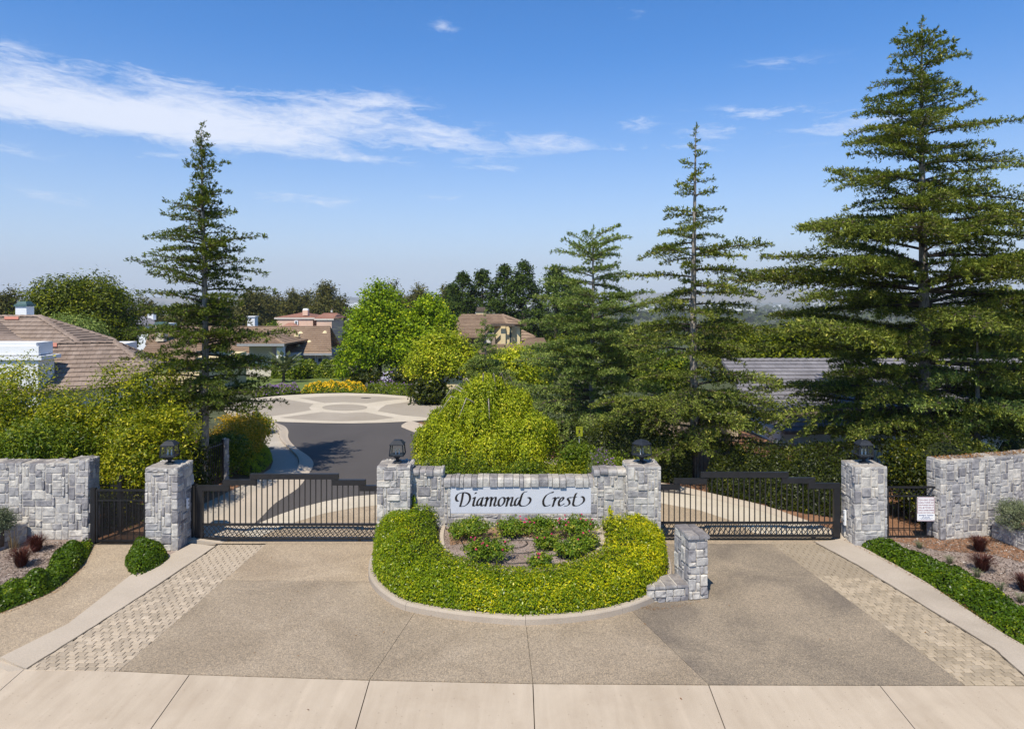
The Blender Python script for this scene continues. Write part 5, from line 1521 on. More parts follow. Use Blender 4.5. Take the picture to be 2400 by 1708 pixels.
bush('broad-leaved darker shrub just behind the left stone wall', 120, 20.3, 220, 975, G_bushG, 4, 900, inner=150, ln=.13, wd=.04)
bush('low bright yellow-green shrub behind the left lantern', 345, 20.2, 240, 950, G_bushY, 5, 1150, inner=150, vb=.06)
bush('dark green shrub at the left edge behind the stone wall', -10, 20.2, 150, 990, G_bushG, 6, 500, inner=100)
bush('dark shrub between the left lantern and the fir trunk', 430, 21.4, 120, 1000, G_dark, 7, 500, inner=100)
bush('orange-tipped rounded hedge bush beside the footway', 560, 27.0, 150, 965, G_orange, 8, 900, inner=150, dy=2.4, vb=.12, name='hedge_bush')
bush('dark green hedge bush with orange tips below the footway bend', 520, 24.8, 140, 1010, G_bushG, 9, 650, inner=150, name='hedge_bush')
bush('small yellow-green bush by the corner of the turning circle', 610, 32.5, 60, 972, G_bushY, 10, 200, name='hedge_bush')
# under the weeping tree
for i, (px, Y, w_, yt, mt, lab) in enumerate([(1030, 20.4, 150, 1065, G_bushG, 'leafy green shrub behind the left shoulder of the sign wall'), (1130, 20.0, 130, 1075, G_bushG, 'green shrub under the weeping tree behind the panel'), (1235, 19.8, 140, 1082, G_bushG, 'green shrub behind the middle of the sign wall'),
                                          (1330, 20.2, 130, 1068, G_bushY, 'bright green shrub behind the right half of the sign wall'), (1420, 20.4, 110, 1058, G_bushG, 'twiggy shrub with lilac flowers beside the cornerwise lantern')]):
    bush(lab, px, Y, w_, yt, mt, 20 + i, 420, inner=60, ln=.075, wd=.035, nb=4, dy=.75)
bush('round green shrub below the yellow sign', 1362, 21.3, 120, 1032, G_bushG, 27, 480, inner=60)
# dark hedges right
def hedge_line(label, p0, p1, w_, h, mat, seed, n, ln=.085, wd=.04, z0=0.0, name='hedge'):
    rng = np.random.default_rng(seed)
    a = np.array([*p0]); b = np.array([*p1]); d = b - a; Ln = np.linalg.norm(d); d = d / Ln; q = np.array([-d[1], d[0]])
    root = thing(name, (a[0], a[1], z0), label, 'hedge')
    t = rng.uniform(0, 1, n); s = rng.uniform(0, 1, n)
    phi = rng.uniform(-.15, math.pi + .15, n)
    wob = 1 + .16 * np.sin(t * Ln * 2.1 + seed) + .1 * np.sin(t * Ln * 5.3 + 2)
    sx = np.sign(np.cos(phi)) * np.abs(np.cos(phi)) ** .55; szz = np.abs(np.sin(phi)) ** .5
    dep = rng.uniform(.8, 1.03, n)
    x = t * Ln; y = sx * w_ / 2 * dep * (.9 + .1 * wob); z = np.where(rng.uniform(size=n) < .5, rng.uniform(.03, 1, n), 1.0) * szz * h * wob * dep
    P = np.stack([x * d[0] + y * q[0], x * d[1] + y * q[1], z], 1)
    N = np.stack([q[0] * sx, q[1] * sx, szz + .1], 1) + rng.normal(size=(n, 3)) * .55
    cl = np.sin(x * 3.1 + z * 4 + seed) * .10 + np.sin(x * 7.7 + z * 3) * .07
    local('leaves', leafset('leaves', P, N, ln, wd, mat, rng, rng.beta(2, 2.6, n) + cl), root)
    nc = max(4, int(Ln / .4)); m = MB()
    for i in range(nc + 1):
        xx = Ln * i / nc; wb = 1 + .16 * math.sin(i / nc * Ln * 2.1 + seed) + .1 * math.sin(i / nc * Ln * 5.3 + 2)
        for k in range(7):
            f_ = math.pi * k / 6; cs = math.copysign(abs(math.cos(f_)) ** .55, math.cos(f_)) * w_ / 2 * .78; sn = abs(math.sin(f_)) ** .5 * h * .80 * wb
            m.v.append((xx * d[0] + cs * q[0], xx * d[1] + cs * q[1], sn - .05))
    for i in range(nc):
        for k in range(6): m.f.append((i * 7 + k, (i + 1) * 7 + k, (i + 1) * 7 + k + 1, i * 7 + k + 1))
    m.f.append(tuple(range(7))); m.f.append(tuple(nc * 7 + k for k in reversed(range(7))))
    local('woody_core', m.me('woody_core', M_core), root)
    return root
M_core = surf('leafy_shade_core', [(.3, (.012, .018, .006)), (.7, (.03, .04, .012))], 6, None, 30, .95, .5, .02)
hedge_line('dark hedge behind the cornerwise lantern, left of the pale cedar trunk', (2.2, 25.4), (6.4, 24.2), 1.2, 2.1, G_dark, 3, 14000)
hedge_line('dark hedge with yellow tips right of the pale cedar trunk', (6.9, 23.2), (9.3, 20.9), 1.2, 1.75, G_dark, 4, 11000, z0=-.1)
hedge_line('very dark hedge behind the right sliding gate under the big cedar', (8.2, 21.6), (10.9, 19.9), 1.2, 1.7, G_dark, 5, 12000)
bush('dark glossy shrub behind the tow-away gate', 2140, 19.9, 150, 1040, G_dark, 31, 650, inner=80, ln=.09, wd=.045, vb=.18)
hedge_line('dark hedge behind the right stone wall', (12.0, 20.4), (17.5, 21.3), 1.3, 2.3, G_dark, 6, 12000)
bush('bright green shrub at the foot of the fir trunk behind the mesh gate', 285, 19.6, 60, 1235, G_bushG, 32, 60, ln=.07, nb=3)
bush('dark shrub behind the mesh gate', 270, 20.2, 110, 1130, G_dark, 33, 350)

# ---- island hedge
def ribbon(label, name, root, outer, inner, ztop, zo, zi, n, mat, seed, ln, wd, pick=None, mat2=None, rag=.05):
    rng = np.random.default_rng(seed)
    N_ = len(outer)
    t = rng.uniform(0, N_ - 1.001, n); i = t.astype(int); f_ = (t - i)[:, None]
    O = outer[i] * (1 - f_) + outer[i + 1] * f_; I = inner[i] * (1 - f_) + inner[i + 1] * f_
    u = rng.uniform(0, 1, n); s = np.where(rng.uniform(size=n) < .42, .5 - .5 * np.cos(u * math.pi * .5), u) # more leaves on the outer flank
    phi = s
    x = 1 - 2 * phi
    prof = (1 - np.abs(x) ** 4.5) ** .5
    zt = ztop(t / (N_ - 1))
    zbase = zo * (1 - phi) + zi * phi
    lump = 1 + .05 * np.sin(O[:, 0] * 6 + phi * 5) * np.sin(O[:, 1] * 5) + .05 * np.sin(O[:, 0] * 15 + phi * 9)
    z = zbase + (zt - zbase) * prof * lump
    # outer flank: spread evenly by height
    fl = rng.uniform(size=n) < .30
    z = np.where(fl, zo + (zt - zo) * rng.uniform(0, 1, n) * .9, z); ph2 = np.where(fl, .012 + .05 * ((z - zo) / (zt - zo + .01)) ** 3, phi)
    Pp = O * (1 - ph2[:, None]) + I * ph2[:, None]
    out_ = norm(np.concatenate([O - I, np.zeros((n, 1))], 1))
    Nn = out_ * np.where(fl, 1.0, x ** 3)[:, None] + np.array([0, 0, 1.0]) * np.where(fl, .35, .9)[:, None] + rng.normal(size=(n, 3)) * .5
    P = np.concatenate([Pp, z[:, None]], 1) + rng.normal(size=(n, 3)) * rag * np.array([.6, .6, .6]) + out_ * rng.uniform(0, rag, (n, 1))
    cl = np.sin(P[:, 0] * 4.1 + P[:, 1] * 3) * .05 + np.sin(P[:, 0] * 9.7 - P[:, 1] * 11) * .05
    v = rng.beta(2, 2.6, n) + cl
    base = np.array(root.location)
    P = P - base
    if mat2 is not None:
        pk = rng.uniform(size=n) < pick(P[:, 0] + base[0], P[:, 1] + base[1])
        local('leaves', leafset('leaves', P[~pk], Nn[~pk], ln, wd, mat, rng, v[~pk]), root)
        local('new_growth', leafset('new_growth', P[pk] + np.array([0, 0, .02]), Nn[pk], ln, wd, mat2, rng, v[pk]), root)
    else:
        local('leaves', leafset('leaves', P, Nn, ln, wd, mat, rng, v), root)
    # shaded woody mass inside
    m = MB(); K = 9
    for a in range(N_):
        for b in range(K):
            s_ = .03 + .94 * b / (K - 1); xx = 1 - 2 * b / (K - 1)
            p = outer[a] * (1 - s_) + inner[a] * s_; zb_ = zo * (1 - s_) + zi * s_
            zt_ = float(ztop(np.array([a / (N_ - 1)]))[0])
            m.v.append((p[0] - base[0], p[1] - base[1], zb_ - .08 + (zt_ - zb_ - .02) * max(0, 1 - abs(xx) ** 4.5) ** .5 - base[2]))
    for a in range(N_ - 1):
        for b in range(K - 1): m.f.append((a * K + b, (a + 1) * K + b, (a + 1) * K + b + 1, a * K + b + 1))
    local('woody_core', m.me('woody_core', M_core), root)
RO2 = resamp(offs(C_out, .17), 90); RI2 = resamp(offs(ICs, -.06), 90)
ih = thing('island_hedge', (cxI, 15.5, 0), 'clipped horseshoe hedge around the rose bed, brighter yellow-green on the right', 'hedge')
ribbon('', '', ih, RO2, RI2, lambda t: np.interp(t, [0, .12, .3, .5, .7, .88, 1], [1.04, .95, .72, .63, .65, .74, .82]), .15, .48, 62000, G_hedge, 7, .062, .026,
       pick=lambda x, y: np.clip(.12 + .13 * x + .1 * np.sin(x * 5 + y * 4) - .10 * (y - 15) * (x < 0), .02, .88), mat2=G_hedgeY)
# climbing sprigs on the wall corners
def sprig(label, x, y, z0, z1, w_, seed, mat, n):
    rng = np.random.default_rng(seed); root = thing('climbing_sprig', (x, y, z0), label, 'plant')
    t = rng.uniform(0, 1, n)
    P = np.stack([rng.normal(0, w_, n) * (1.1 - t), -.05 - rng.uniform(0, .08, n), t * (z1 - z0)], 1)
    local('leaves', leafset('leaves', P, np.array([0, -1, .6]) + rng.normal(size=(n, 3)) * .5, .062, .03, mat, rng), root)
    m = MB().tube([(0, -.02, -.1), (.02, -.04, (z1 - z0) * .5), (-.01, -.03, z1 - z0)], [.006, .004, .002], 4); local('stem', m.me('stem', M_barkd), root)
sprig('ivy sprig climbing the corner between the left sign pillar and the wall', -2.56, 17.9, 1.0, 1.33, .05, 3, G_hedge, 90)
sprig('small leafy sprig at the right corner of the sign wall', 2.55, 17.86, .8, 1.05, .05, 4, G_hedgeY, 60)

# ---- ground covers
def cover(name, label, poly, h, n, mat, seed, ln=.055, wd=.035, z0=0.0, cat='groundcover', flowers=None, edge=.22, kind=None, lump=.25, core=True):
    rng = np.random.default_rng(seed); poly = ccw(poly)
    xs = [p[0] for p in poly]; ys = [p[1] for p in poly]
    c = (sum(xs) / len(xs), sum(ys) / len(ys))
    root = thing(name, (c[0], c[1], z0), label, cat, kind=kind)
    def samp(k):
        P = np.empty((0, 2))
        while len(P) < k:
            q = np.stack([rng.uniform(min(xs), max(xs), k), rng.uniform(min(ys), max(ys), k)], 1)
            P = np.concatenate([P, q[inpoly(q, poly)]])
        return P[:k]
    def top(P):
        d = edged(P, poly)
        t = np.clip(d / edge, 0, 1)
        return h * (1 - (1 - t) ** 2.6) * (1 + lump * np.sin(P[:, 0] * 4.7 + seed) * np.sin(P[:, 1] * 5.3) + lump * .6 * np.sin(P[:, 0] * 11 + P[:, 1] * 9))
    P = samp(n); z = top(P)
    z = z * np.where(rng.uniform(size=n) < .75, rng.uniform(.85, 1.1, n), rng.uniform(.2, 1, n)) + .01
    e = 1e-2
    gx_ = (top(P + [e, 0]) - top(P - [e, 0])) / (2 * e); gy_ = (top(P + [0, e]) - top(P - [0, e])) / (2 * e)
    N = np.stack([-gx_, -gy_, np.ones(n)], 1) ; N = norm(N) + rng.normal(size=(n, 3)) * .45
    Q = np.concatenate([P - np.array(c), z[:, None]], 1)
    Q[:, :2] += norm(np.stack([-gx_, -gy_], 1)) * (np.minimum(1, np.hypot(gx_, gy_)) * .05)[:, None]
    cl = np.sin(P[:, 0] * 3.3 + P[:, 1] * 2.1) * .07 + np.sin(P[:, 0] * 9 - P[:, 1] * 8) * .06
    local('leaves', leafset('leaves', Q, N, ln, wd, mat, rng, rng.beta(2, 2.6, n) + cl), root)
    if flowers:
        for (fm, fn, fs, fz) in flowers:
            P = samp(fn); z = top(P) + fz * rng.uniform(.4, 1, fn)
            Q = np.concatenate([P - np.array(c), z[:, None]], 1)
            local('flowers', leafset('flowers', Q, np.array([0, -.6, 1.0]) + rng.normal(size=(fn, 3)) * .5, fs, fs * .9, fm, rng), root)
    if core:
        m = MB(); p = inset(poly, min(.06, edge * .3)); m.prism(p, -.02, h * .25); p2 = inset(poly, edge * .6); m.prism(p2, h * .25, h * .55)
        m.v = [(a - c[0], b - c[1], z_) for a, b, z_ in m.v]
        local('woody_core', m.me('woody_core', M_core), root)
    return root
cover('ivy_groundcover', 'long low dark green groundcover strip running down the right side of the driveway',
      gp((2020, 1284), (2078, 1316), (2125, 1342), (2173, 1368), (2225, 1400), (2278, 1434), (2357, 1491), (2400, 1517), (2480, 1568), (2620, 1660), (2900, 1640), (2640, 1530), (2500, 1475)) + gp((2400, 1432), (2307, 1368), (2198, 1322), (2100, 1280), (2060, 1266), z=.10), .26, 26000, G_cover, 3, .06, .042, edge=.3)
gl = [(214, 1277), (204, 1300), (196, 1316), (178, 1338), (162, 1352), (138, 1372), (108, 1391), (60, 1411), (0, 1434), (-110, 1478)]
glr = [(-110, 1412), (0, 1388), (65, 1365), (112, 1338), (122, 1312), (142, 1294), (176, 1278), (205, 1272)]
cover('ivy_groundcover', 'low dark green groundcover curving along the left side of the footpath', gp(*gl) + gp(*glr, z=.06), .27, 15000, G_cover, 4, .06, .042, edge=.28, lump=.35)
cover('ground_bush', 'small rounded green bush at the foot of the left gate pillar', gp((298, 1322), (300, 1305), (312, 1296), (336, 1290), (362, 1294), (384, 1302), (392, 1312), (375, 1327), (350, 1340), (322, 1353), (308, 1340)), .40, 5500, G_cover, 5, .06, .042, edge=.35, cat='bush', lump=.2)
# ---- roses
r = random.Random(2)
roses = [(1098, 1262, 95, 54, 0, 'round rose bush with no flowers in the back left of the bed'), (1139.5, 1316, 115, 62, 9, 'broad front-left rose bush with pink blooms'), (1200, 1258, 78, 52, 7, 'rose bush below the letters, pink blooms on its front'),
         (1268, 1254, 72, 52, 2, 'dark leafy rose bush right of centre against the wall'), (1352, 1262, 92, 62, 14, 'rose bush with the most pink blooms, at the right by the stones'), (1282, 1288, 58, 44, 3, 'small rose bush in the middle of the right half'),
         (1338, 1308, 80, 48, 1, 'low rose bush in front at the right'), (1372, 1290, 66, 48, 2, 'rose bush touching the right border'), (1266, 1330, 50, 36, 3, 'smallest rose bush at the front border')]
for i, (px, py, w_, h_, nf, lab) in enumerate(roses):
    b = G(px, py, ZI); rx = w_ / 1.8 / F * b.y; hh = h_ / F * b.y * .80
    rng = np.random.default_rng(100 + i)
    root = thing('rose_bush', b, lab, 'rose bush', 'rose bushes in the bed under the name panel')
    blobs = [(0, .1, hh * .5, rx * .8, rx * .7, hh * .5)] + [(rx * .5 * math.cos(a), .1 + rx * .4 * math.sin(a), hh * r.uniform(.35, .6), rx * .5, rx * .45, hh * .42) for a in (0, 1.3, 2.5, 3.8, 5)]
    P, N, cv = crown_points(blobs, rng, int(150 * rx / .45), 16, .05, (.4, 1.05), -.5)
    local('leaves', leafset('leaves', P, N, .06, .036, G_rose, rng, rng.beta(2, 2.6, len(P)) + cv + .08), root)
    m = MB()
    for k in range(7):
        a = k * .9; m.tube([(0, .1, 0), (rx * .4 * math.cos(a), .1 + rx * .3 * math.sin(a), hh * .6), (rx * .6 * math.cos(a), .1 + rx * .5 * math.sin(a), hh * .95)], [.007, .005, .003], 4)
    local('stems', m.me('stems', M_barkd), root)
    for q in range(nf):
        a = r.uniform(3.2, 6.2) if q % 3 else r.uniform(0, 6.28); e = r.uniform(.4, 1.0)
        c = np.array([rx * e * math.cos(a), .1 + rx * .8 * e * math.sin(a), hh * (1.08 - .35 * e * e) + .03])
        n = 16; d = sph(n, rng); d[:, 2] = np.abs(d[:, 2])
        local('rose_bloom', leafset('rose_bloom', d * .015, d + rng.normal(size=(n, 3)) * .3, .036, .032, G_pinkf, rng, base=(0, 0, 0)), root).location = c
# ---- grass tufts
def tuft(name, label, x, y, z, h, rad, n, mat, seed, cat='grass clump', wd=.012, arch=.5, group=None):
    rng = np.random.default_rng(seed); root = thing(name, (x, y, z), label, cat, group)
    a = rng.uniform(0, 2 * math.pi, n); q = rng.uniform(.15, 1, n) ** .7; hh = h * rng.uniform(.55, 1.05, n)
    d = np.stack([np.cos(a), np.sin(a)], 1)
    P0 = np.concatenate([d * (q * rad * .25)[:, None], np.zeros((n, 1))], 1)
    P1 = np.concatenate([d * (q * rad * .6)[:, None], (hh * .65)[:, None]], 1)
    P2 = np.concatenate([d * (q * rad * 1.1)[:, None], (hh * (1 - arch * .35 * q))[:, None]], 1)
    sd = np.concatenate([np.stack([-d[:, 1], d[:, 0]], 1), np.zeros((n, 1))], 1)
    PP = []; AA = []; BB = []
    for a_, b_, wk in ((P0, P1, 1.0), (P1, P2, .8)):
        PP.append((a_ + b_) / 2); AA.append((b_ - a_) / 2 * 1.1); BB.append(sd * wd / 2 * wk)
    v = np.tile(rng.beta(2, 2.4, n), 2)
    local('blades', quads('blades', np.concatenate(PP), np.concatenate(AA), np.concatenate(BB), v, mat), root)
    m = MB().frustum(0, 0, -.03, rad * .25, .05, rad * .2, sides=7); local('crown_base', m.me('crown_base', M_barkd), root)
    return root
for i, (px, py, h_, rd, lab) in enumerate([(50, 1328, .50, .34, 'dark red fountain grass, nearer one in the left mulch bed'), (85, 1292, .46, .30, 'dark red fountain grass, farther one close to the left wall'), (2296, 1292, .42, .30, 'dark red grass clump nearer the right stone wall'),
                                           (2302, 1338, .44, .34, 'dark red grass clump in the middle of the right mulch bed'), (2402, 1385, .4, .3, 'dark red grass clump cut by the right picture edge')]):
    g = G(px, py); tuft('red_grass', lab, g.x, g.y, 0, h_, rd, 650, G_red, 200 + i, group='dark red fountain grasses')
tuft('dry_grass', 'thin dry tan grass stems leaning by the left planter', *G(30, 1290)[:2], 0, .75, .35, 40, G_tan, 210)
for i, (px, py) in enumerate([(2155, 1285), (2226, 1320), (2290, 1352), (2345, 1385), (2392, 1412)]):
    g = G(px, py); tuft('pale_sedge', ['pale grey sedge nearest the right gate', 'second pale grey sedge behind the groundcover strip', 'middle pale grey sedge behind the groundcover strip', 'fourth pale grey sedge behind the groundcover strip', 'pale grey sedge nearest the right picture edge'][i], g.x, g.y, 0, .22, .16, 90, G_grey, 220 + i, group='pale sedges in the right mulch bed')
bush('round grey-green lavender bush in the right planter', 2385, 17.75, 110, 1168, G_grey, 41, 330, ln=.055, wd=.014, rc=.06, k=26, zb=.40, nb=5)
bush('round grey-green lavender bush in the left planter', 2, 17.5, 80, 1183, G_grey, 42, 240, ln=.055, wd=.014, rc=.06, k=26, zb=.40, nb=5)
bush('second grey-green bush outside the left picture edge of the planter', -60, 17.3, 80, 1178, G_grey, 43, 160, ln=.055, wd=.014, rc=.06, k=26, zb=.40, nb=4)
cover('lime_grass', 'bright lime-green feathery grass patch beside the footway', gp((560, 1110), (585, 1070), (612, 1048), (632, 1062), (636, 1080), (622, 1098), (590, 1118)), .38, 5000, G_lime, 6, .16, .014, cat='grass', edge=.3, kind='stuff')
cover('lavender_fringe', 'tall purple-flowered fringe at the foot of the pale cedar trunk', gp((1570, 1112), (1618, 1104), (1618, 1122), (1570, 1126)), .45, 700, G_grey, 7, .14, .012, flowers=[(G_purf, 40, .05, .2)], core=False, cat='plant')
cover('lavender_plant', 'lilac-flowered plant between shrub and cornerwise lantern', [(2.2, 19.3), (3.0, 19.3), (3.0, 19.8), (2.2, 19.8)], 1.65, 1300, G_grey, 8, .16, .012, flowers=[(G_purf, 120, .05, .15)], core=False, cat='plant', edge=.1)
# fallen twigs, debris on the mulch
def chips(name, label, poly, n, mat, seed, ln=.065, z=.01):
    rng = np.random.default_rng(seed); poly = ccw(poly); xs = [p[0] for p in poly]; ys = [p[1] for p in poly]
    q = np.stack([rng.uniform(min(xs), max(xs), n * 3), rng.uniform(min(ys), max(ys), n * 3)], 1); q = q[inpoly(q, poly)][:n]
    n = len(q); P = np.concatenate([q, np.full((n, 1), z) + rng.uniform(0, .015, (n, 1))], 1)
    o = bpy.data.objects.new(name, leafset(name, P, np.array([0, 0, 1.0]) + rng.normal(size=(n, 3)) * .35, ln, ln * .35, mat, rng)); COL.objects.link(o)
    tag(o, label, 'bark chips', kind='stuff')
C_chip = leafmat('wood_chips', [(0, (.06, .04, .03)), (.4, (.19, .145, .12)), (.8, (.42, .36, .33)), (1, (.72, .68, .66))], .0, .9, .1, gain=1.0, kb=1.0)
chips('bark_chips', 'grey and brown bark chips on the left mulch bed', gp((-100, 1475), (0, 1432), (109, 1388), (166, 1349), (200, 1316), (205, 1272), (-100, 1268)), 5500, C_chip, 1)
chips('bark_chips', 'bark chips on the right mulch bed', gp((2000, 1268), (2110, 1258), (2320, 1256), (2480, 1262), (2640, 1540), (2400, 1516), (2171, 1368)), 8000, C_chip, 2)
chips('bark_chips', 'bark chips in the rose bed', [(p.x, p.y) for p in ICs] + [(2.0, 17.9), (-1.7, 17.9)], 3500, C_chip, 3, .04, ZI)

# ---- beyond the road
def fgp(poly): return [zg(*p)[:2] for p in poly]
def tz(p): return float(th(p[0], p[1]))
cover('yellow_flower_bed', 'bank of golden yellow flowers on the far rim of the turning circle', gp((705, 921), (720, 915), (800, 912), (855, 913), (862, 921), (800, 919.5), (740, 921)), .5, 5200, G_bushG, 11, .12, .06, cat='flower bed', flowers=[(G_yelf, 1500, .10, .10)], edge=.6, kind='stuff')
cover('purple_flower_bed', 'mauve flower carpet on the far left rim of the turning circle', gp((600, 930), (640, 926), (705, 921), (700, 915), (640, 918), (590, 924)), .45, 3000, G_bushG, 12, .12, .05, cat='flower bed', flowers=[(G_purf, 750, .08, .1)], edge=.5, kind='stuff')
cover('green_border', 'grassy green planting right of the yellow flowers', gp((862, 921), (855, 913), (920, 914), (985, 920), (1010, 928), (990, 932), (930, 925)), 0.5, 5000, G_bushG, 13, .2, .04, cat='flower bed', flowers=[(G_purf, 150, .08, .2)], edge=.5, kind='stuff')
cover('agapanthus_bed', 'white and violet agapanthus heads in front of the dark undergrowth', [zg(*p)[:2] for p in ((862, 908), (960, 908), (965, 900), (862, 899))], .5, 2500, G_dark, 14, .25, .05, cat='flower bed', flowers=[(G_whif, 220, .26, .55), (G_purf, 130, .24, .5)], z0=-.5, edge=.8, kind='stuff')
for i, px in enumerate((648, 672, 700, 738, 766, 790, 822, 840, 862)):
    p = zg(px, 880 + (i % 3)); tuft('pampas_grass', 'tan ornamental grass clump on the far edge of the lawn', p[0], p[1], p[2] - .1, 1.1 + .15 * (i % 2), .85, 160, G_tan, 300 + i, wd=.06, group='tan ornamental grasses beyond the lawn')
hp = [zg(670, 882), zg(850, 880)]
hedge_line('clipped green hedge in front of the middle house', (zx(640, 63), 63), (zx(840, 63.6), 63.6), 1.6, 1.8, G_bushG, 15, 14000, .20, .11, z0=-1.1)
# young tree on the lawn
tree('sapling', 'slender yellow-green sapling on the lawn', 'tree', (zx(803, 52), 52, -.3), [(0, 0, 1.6, .55, .55, 1.3), (.1, 0, 2.8, .4, .4, 1.0), (0, 0, .9, .45, .45, .6)], G_liq, 61, 120, 12, .12, .16, .10, trunk=.05)
# big trees
tree('liquidambar_tree', 'taller bright yellow-green tree beyond the turning circle', 'tree', (zx(890, 56), 56, -.7), [(0, 0, 3.6, 2.7, 2.6, 2.6), (.1, 0, 6.0, 2.0, 2.0, 2.3), (-.9, .3, 4.6, 1.9, 1.8, 2.3), (1.1, 0, 4.2, 1.8, 1.8, 2.3), (.1, 0, 7.2, 1.1, 1.1, 1.4), (-.8, -.5, 2.4, 2.0, 1.6, 1.4), (1.2, -.3, 2.4, 1.8, 1.6, 1.4)], G_liq, 62, 1500, 14, .26, .22, .15, trunk=.2, inner=200, group='two bright liquidambars')
tree('liquidambar_tree', 'shorter bright yellow-green tree, right of the taller one', 'tree', (zx(1003, 55), 55, -.7), [(0, 0, 3.4, 2.2, 2.2, 2.4), (.2, 0, 5.4, 1.6, 1.6, 2.0), (-.7, 0, 4.6, 1.5, 1.5, 2.0), (.9, 0, 4.4, 1.4, 1.5, 1.9), (.2, 0, 6.5, .8, .8, 1.0), (0, 0, 2.2, 2.3, 1.8, 1.4)], G_liq, 63, 1200, 14, .25, .22, .15, trunk=.18, inner=150, group='two bright liquidambars')
tree('pear_tree', 'rounded yellowish tree with orange tints beside the bright trees', 'tree', (zx(1040, 44), 44, -.2), [(0, 0, 2.4, 2.2, 2.0, 1.5), (-1.3, 0, 2.2, 1.2, 1.2, 1.2), (1.1, .2, 2.6, 1.3, 1.2, 1.3), (0, 0, 3.5, 1.3, 1.3, 1.2), (-.5, .3, 3.2, 1.4, 1.4, 1.1)], G_weep, 64, 1000, 14, .2, .16, .11, trunk=.14, vb=.08, inner=120, tmat=M_bark)
tree('pear_tree', 'low yellow-orange tree under the cream house', 'tree', (zx(1205, 43), 43, -.6), [(0, 0, 2.4, 2.0, 1.8, 1.4), (-1.2, 0, 2.0, 1.2, 1.2, 1.1), (1.3, 0, 2.0, 1.2, 1.2, 1.2), (.1, 0, 3.2, 1.1, 1.1, .9)], G_weep, 65, 800, 14, .2, .16, .11, trunk=.12, vb=.14, inner=100)
tree('fig_tree', 'huge domed dark green tree behind the left tiled roof', 'tree', (zx(188, 60), 60, -.9), [(0, 0, 5.6, 4.6, 4.0, 3.6), (-2.2, -.5, 5.0, 2.9, 2.8, 2.9), (2.3, 0, 5.4, 2.6, 3.0, 3.2), (-.8, -.8, 7.4, 2.8, 2.6, 1.9), (1.2, .3, 7.2, 2.4, 2.4, 1.7), (.6, -1.8, 4.0, 2.6, 2.0, 2.0), (-3.0, 0, 3.8, 1.8, 1.8, 1.8), (3.3, 0, 3.4, 1.6, 1.8, 2.2)], G_ficus, 66, 2500, 15, .30, .26, .13, trunk=.4, inner=400, low=-.6)
tree('blue_green_tree', 'small blue-green domed tree in front of the big dark tree', 'tree', (zx(165, 50), 50, -.9), [(0, 0, 4.6, 2.2, 1.8, 1.6), (1.0, 0, 4.4, 1.5, 1.5, 1.5), (-1.0, 0, 4.3, 1.4, 1.4, 1.3)], G_ced2, 67, 700, 14, .22, .2, .10, trunk=.16, inner=100)
def big(name, label, px, Y, w_px, ytop, zb, mat, seed, per, ln, wd, rc, group=None, nb=7, trunk=.3, tall=.55, low=-.7, k=12, fl=.8):
    X = zx(px, Y); hh = zz_(ytop, Y) - zb; rx = w_px / F * Y / 2; r = random.Random(seed)
    blobs = [(0, 0, hh * .58, rx * .75, rx * .75, hh * .36)]
    if 'eucalyptus' in name:
        blobs = [(0, 0, hh * .5, rx * .62, rx * .62, hh * .30)]
        for i in range(16):
            q = r.uniform(.1, .85); a = r.uniform(0, 6.28); s = r.uniform(.16, .34)
            blobs.append((rx * q * math.cos(a), rx * q * math.sin(a) * .6, hh * r.uniform(.32, .93 - .30 * q), rx * s, rx * s, hh * r.uniform(.07, .13)))
    else:
      for i in range(nb):
        a = r.uniform(0, 6.28); q = r.uniform(.2, .6); s = r.uniform(.3, .5)
        blobs.append((rx * q * math.cos(a), rx * q * math.sin(a), hh * r.uniform(tall - .2, .84), rx * s, rx * s, hh * r.uniform(.12, .2)))
    return tree(name, label, 'tree', (X, Y, zb), blobs, mat, seed, per, k, rc, ln, wd, trunk=trunk, group=group, low=low, inner=60, flat=fl)
ge = 'eucalyptus trees on the skyline'
big('eucalyptus_tree', 'leftmost dusky eucalyptus on the skyline, cut by the picture edge', 5, 110, 105, 665, -3, G_euc, 70, 600, .55, .2, .55, ge)
big('eucalyptus_tree', 'low dusky eucalyptus behind the fir at its left', 350, 120, 90, 690, -3, G_euc, 71, 450, .55, .2, .55, ge)
big('eucalyptus_tree', 'left eucalyptus of the middle skyline group', 612, 140, 82, 652, -5, G_euc, 72, 750, .55, .2, .6, ge)
big('eucalyptus_tree', 'second eucalyptus of the middle skyline group', 682, 145, 62, 648, -5, G_euc, 73, 600, .55, .2, .55, ge)
big('eucalyptus_tree', 'tallest eucalyptus of the middle group, right end', 762, 140, 92, 634, -5, G_euc, 74, 850, .55, .2, .6, ge)
big('eucalyptus_tree', 'eucalyptus between the fir and the middle group, low', 560, 150, 70, 690, -5, G_euc, 75, 400, .55, .2, .6, ge)
big('eucalyptus_tree', 'round eucalyptus behind the taller bright tree', 915, 140, 90, 648, -5, G_euc, 76, 700, .55, .2, .6, ge)
big('eucalyptus_tree', 'eucalyptus peeping between the two bright trees', 975, 145, 70, 650, -5, G_euc, 77, 550, .55, .2, .6, ge)
big('eucalyptus_tree', 'greyish eucalyptus left of the dark pines', 1042, 170, 60, 662, -6, G_euc, 78, 400, .6, .25, .6, ge)
